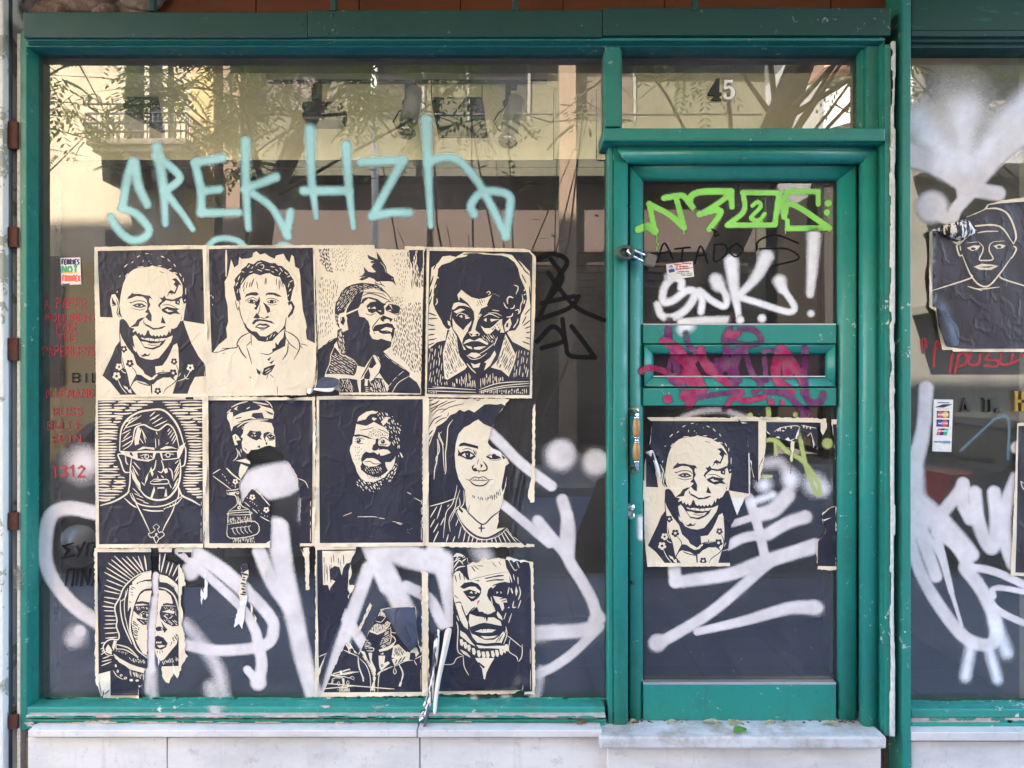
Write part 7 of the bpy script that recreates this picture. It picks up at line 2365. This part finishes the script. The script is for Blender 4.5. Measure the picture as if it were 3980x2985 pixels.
# bare shoots from a cut hedge, mirrored right of the middle
random.seed(17); t = empty('sapling', at(1960, 1300, 4.6), 'thin sapling with bare upright shoots, mirrored in the right half of the wide window', 'sapling')
bx = at(1950, 900, 4.6).x; b = MB(); tips = []
for i in range(16):
    x = bx+random.gauss(0, .25); l = random.uniform(2.2, 4.2); dx = random.gauss(0, .5); p = [(bx+random.uniform(-.06, .06), -3.25, .0), ((bx+x)/2, -3.25, l*.35), (x+dx*.4, -3.25+random.uniform(-.2, .2), l*.7), (x+dx, -3.25+random.uniform(-.3, .2), l+.6)]
    b.tube(p, [.02, .014, .009, .003], 5); tips.append(Vector(p[2]).lerp(Vector(p[3]), .6))
b.build('stem', BARK, t)
V, Fc = [], []
for tp in tips[:9]:
    for j in range(14):
        s = tp+Vector((random.gauss(0, .12), random.gauss(0, .12), random.gauss(0, .2))); w = Vector((random.gauss(0, 1), random.gauss(0, 1), random.uniform(-.6, .2))).normalized(); h = w.cross(Vector((0, 0, 1)))*.02; o = len(V); V += [s, s+w*.05+h, s+w*.1, s+w*.05-h]; Fc.append((o, o+1, o+2, o+3))
me = bpy.data.meshes.new('leaves'); me.from_pydata([v-Vector(t.location) for v in V], [], Fc); o = bpy.data.objects.new('leaves', me); COL.objects.link(o); me.materials.append(LEAF); o.parent = t
# parked cars
def car(x, y, sgn, paint, label, grp='cars parked along the kerb'):
    t = empty('parked_car', (x, y, -.145), label, 'car', grp); X = lambda u: x+sgn*u; z0 = -.145
    prof = [(0, .45), (.03, .75), (.12, .92), (.55, .98), (.95, 1.40), (1.5, 1.47), (2.3, 1.44), (3.0, 1.02), (3.75, .90), (4.0, .78), (4.05, .45), (3.9, .26), (3.55, .24), (3.5, .42), (3.3, .58), (3.1, .58), (2.92, .42), (2.86, .22), (1.2, .22), (1.14, .42), (.96, .58), (.76, .58), (.58, .42), (.52, .24), (.12, .26)]
    b = MB(); b.prism([(X(u), z0+v) for u, v in prof], y-.82, y+.82); bmesh.ops.bevel(b.bm, geom=[e for e in b.bm.edges if len(e.link_faces) == 2 and e.calc_face_angle(0) > .9], offset=.03, segments=2, affect='EDGES'); b.build('body', paint, t)
    for pl_ in ([(.72, 1.02), (1.02, 1.37), (1.55, 1.42), (1.58, 1.02)], [(1.66, 1.02), (1.63, 1.42), (2.24, 1.39), (2.8, 1.05)]):
        for yy in (y-.823, y+.821): b = MB(); b.prism([(X(u), z0+v) for u, v in pl_], yy, yy+.004); b.build('window', WIN, t)
    b = MB(); b.tube([(X(.60), y-.6, z0+1.05), (X(.60), y+.6, z0+1.05)], .03, 6); b.tube([(X(.86), y-.6, z0+1.33), (X(.86), y+.6, z0+1.33)], .02, 6); b.build('rear_screen_trim', M['black'], t)
    for yy in (y-.62, y+.62): b = MB(); b.prism([(X(-.004), z0+.66), (X(.10), z0+.95), (X(.30), z0+.97), (X(.22), z0+.7)], yy-.21, yy+.21); b.build('tail_light', mat_plain('tail_light_red', (.45, .015, .012), .2), t)
    for u in (.86, 3.2):
        for yy in (y-.80, y+.62):
            c = Vector((X(u), yy, z0+.31)); b = MB(); b.tube([c, c+Vector((0, .18, 0))], .31, 24); w = b.build('wheel', M['rubber'], t); b = MB(); b.tube([c+Vector((0, -.004, 0)), c+Vector((0, .184, 0))], .19, 20); b.build('rim', M['alu'], w)
car(3.75, -4.55, 1, mat_plain('dark_grey_car_paint', (.06, .062, .068), .25, .5, .3, .05), 'dark grey hatchback parked at the kerb, its red tail light mirrored in the right window')
car(-4.7, -4.6, 1, mat_plain('silver_car_paint', (.35, .35, .36), .3, .5, .6, .05), 'silver hatchback parked at the kerb behind the camera, mirrored low in the wide window')

# ---------- sky, sun, camera, render settings ----------
w = bpy.data.worlds.new('World'); sc.world = w; w.use_nodes = True; nt = w.node_tree; nt.nodes.clear()
sky = nt.nodes.new('ShaderNodeTexSky'); sky.sky_type = 'NISHITA'; sky.sun_disc = False
dv = Vector((.32, -.80, -1.02)); sky.sun_elevation = math.atan2(1.02, math.hypot(.32, .80)); sky.sun_rotation = math.atan2(-.32, .80)
bg = nt.nodes.new('ShaderNodeBackground'); bg.inputs[1].default_value = SKY; nt.links.new(sky.outputs[0], bg.inputs[0])
wo = nt.nodes.new('ShaderNodeOutputWorld'); nt.links.new(bg.outputs[0], wo.inputs[0])
sd = bpy.data.lights.new('sun', 'SUN'); sd.energy = SUN; sd.angle = R(.5); sd.color = (1, .94, .84)
so = bpy.data.objects.new('sun', sd); COL.objects.link(so); so.rotation_euler = dv.to_track_quat('-Z', 'Y').to_euler(); so.location = (0, 0, 30)
cd = bpy.data.cameras.new('camera'); co_ = bpy.data.objects.new('camera', cd); COL.objects.link(co_)
co_.location = (0, -D, ZC); co_.rotation_euler = (R(90), 0, 0); cd.sensor_width = 36; cd.lens = 36*F/3980; cd.clip_start = .05; cd.clip_end = 1500
sc.camera = co_
vs = sc.view_settings; sc.display_settings.display_device = 'sRGB'; vs.view_transform = 'Standard'; vs.look = 'None'; vs.gamma = 1; vs.exposure = EXPO; vs.use_curve_mapping = False
cy = sc.cycles; cy.max_bounces = 12; cy.diffuse_bounces = 5; cy.glossy_bounces = 5; cy.transparent_max_bounces = 64; cy.caustics_reflective = False; cy.caustics_refractive = False; cy.use_denoising = True; cy.use_adaptive_sampling = True; cy.adaptive_threshold = .004; cy.sample_clamp_indirect = 6
# top-level meshes get their origin on themselves
for o in list(bpy.data.objects):
    if o.type == 'MESH' and o.parent is None and o.get('kind') != 'structure' and not o.children:
        vs_ = o.data.vertices; n = len(vs_); co = np.empty(n*3); vs_.foreach_get('co', co); co = co.reshape(-1, 3)
        c = (co.min(0)+co.max(0))/2; c[2] = co[:, 2].min(); o.data.transform(Matrix.Translation(-Vector(c))); o.location = c
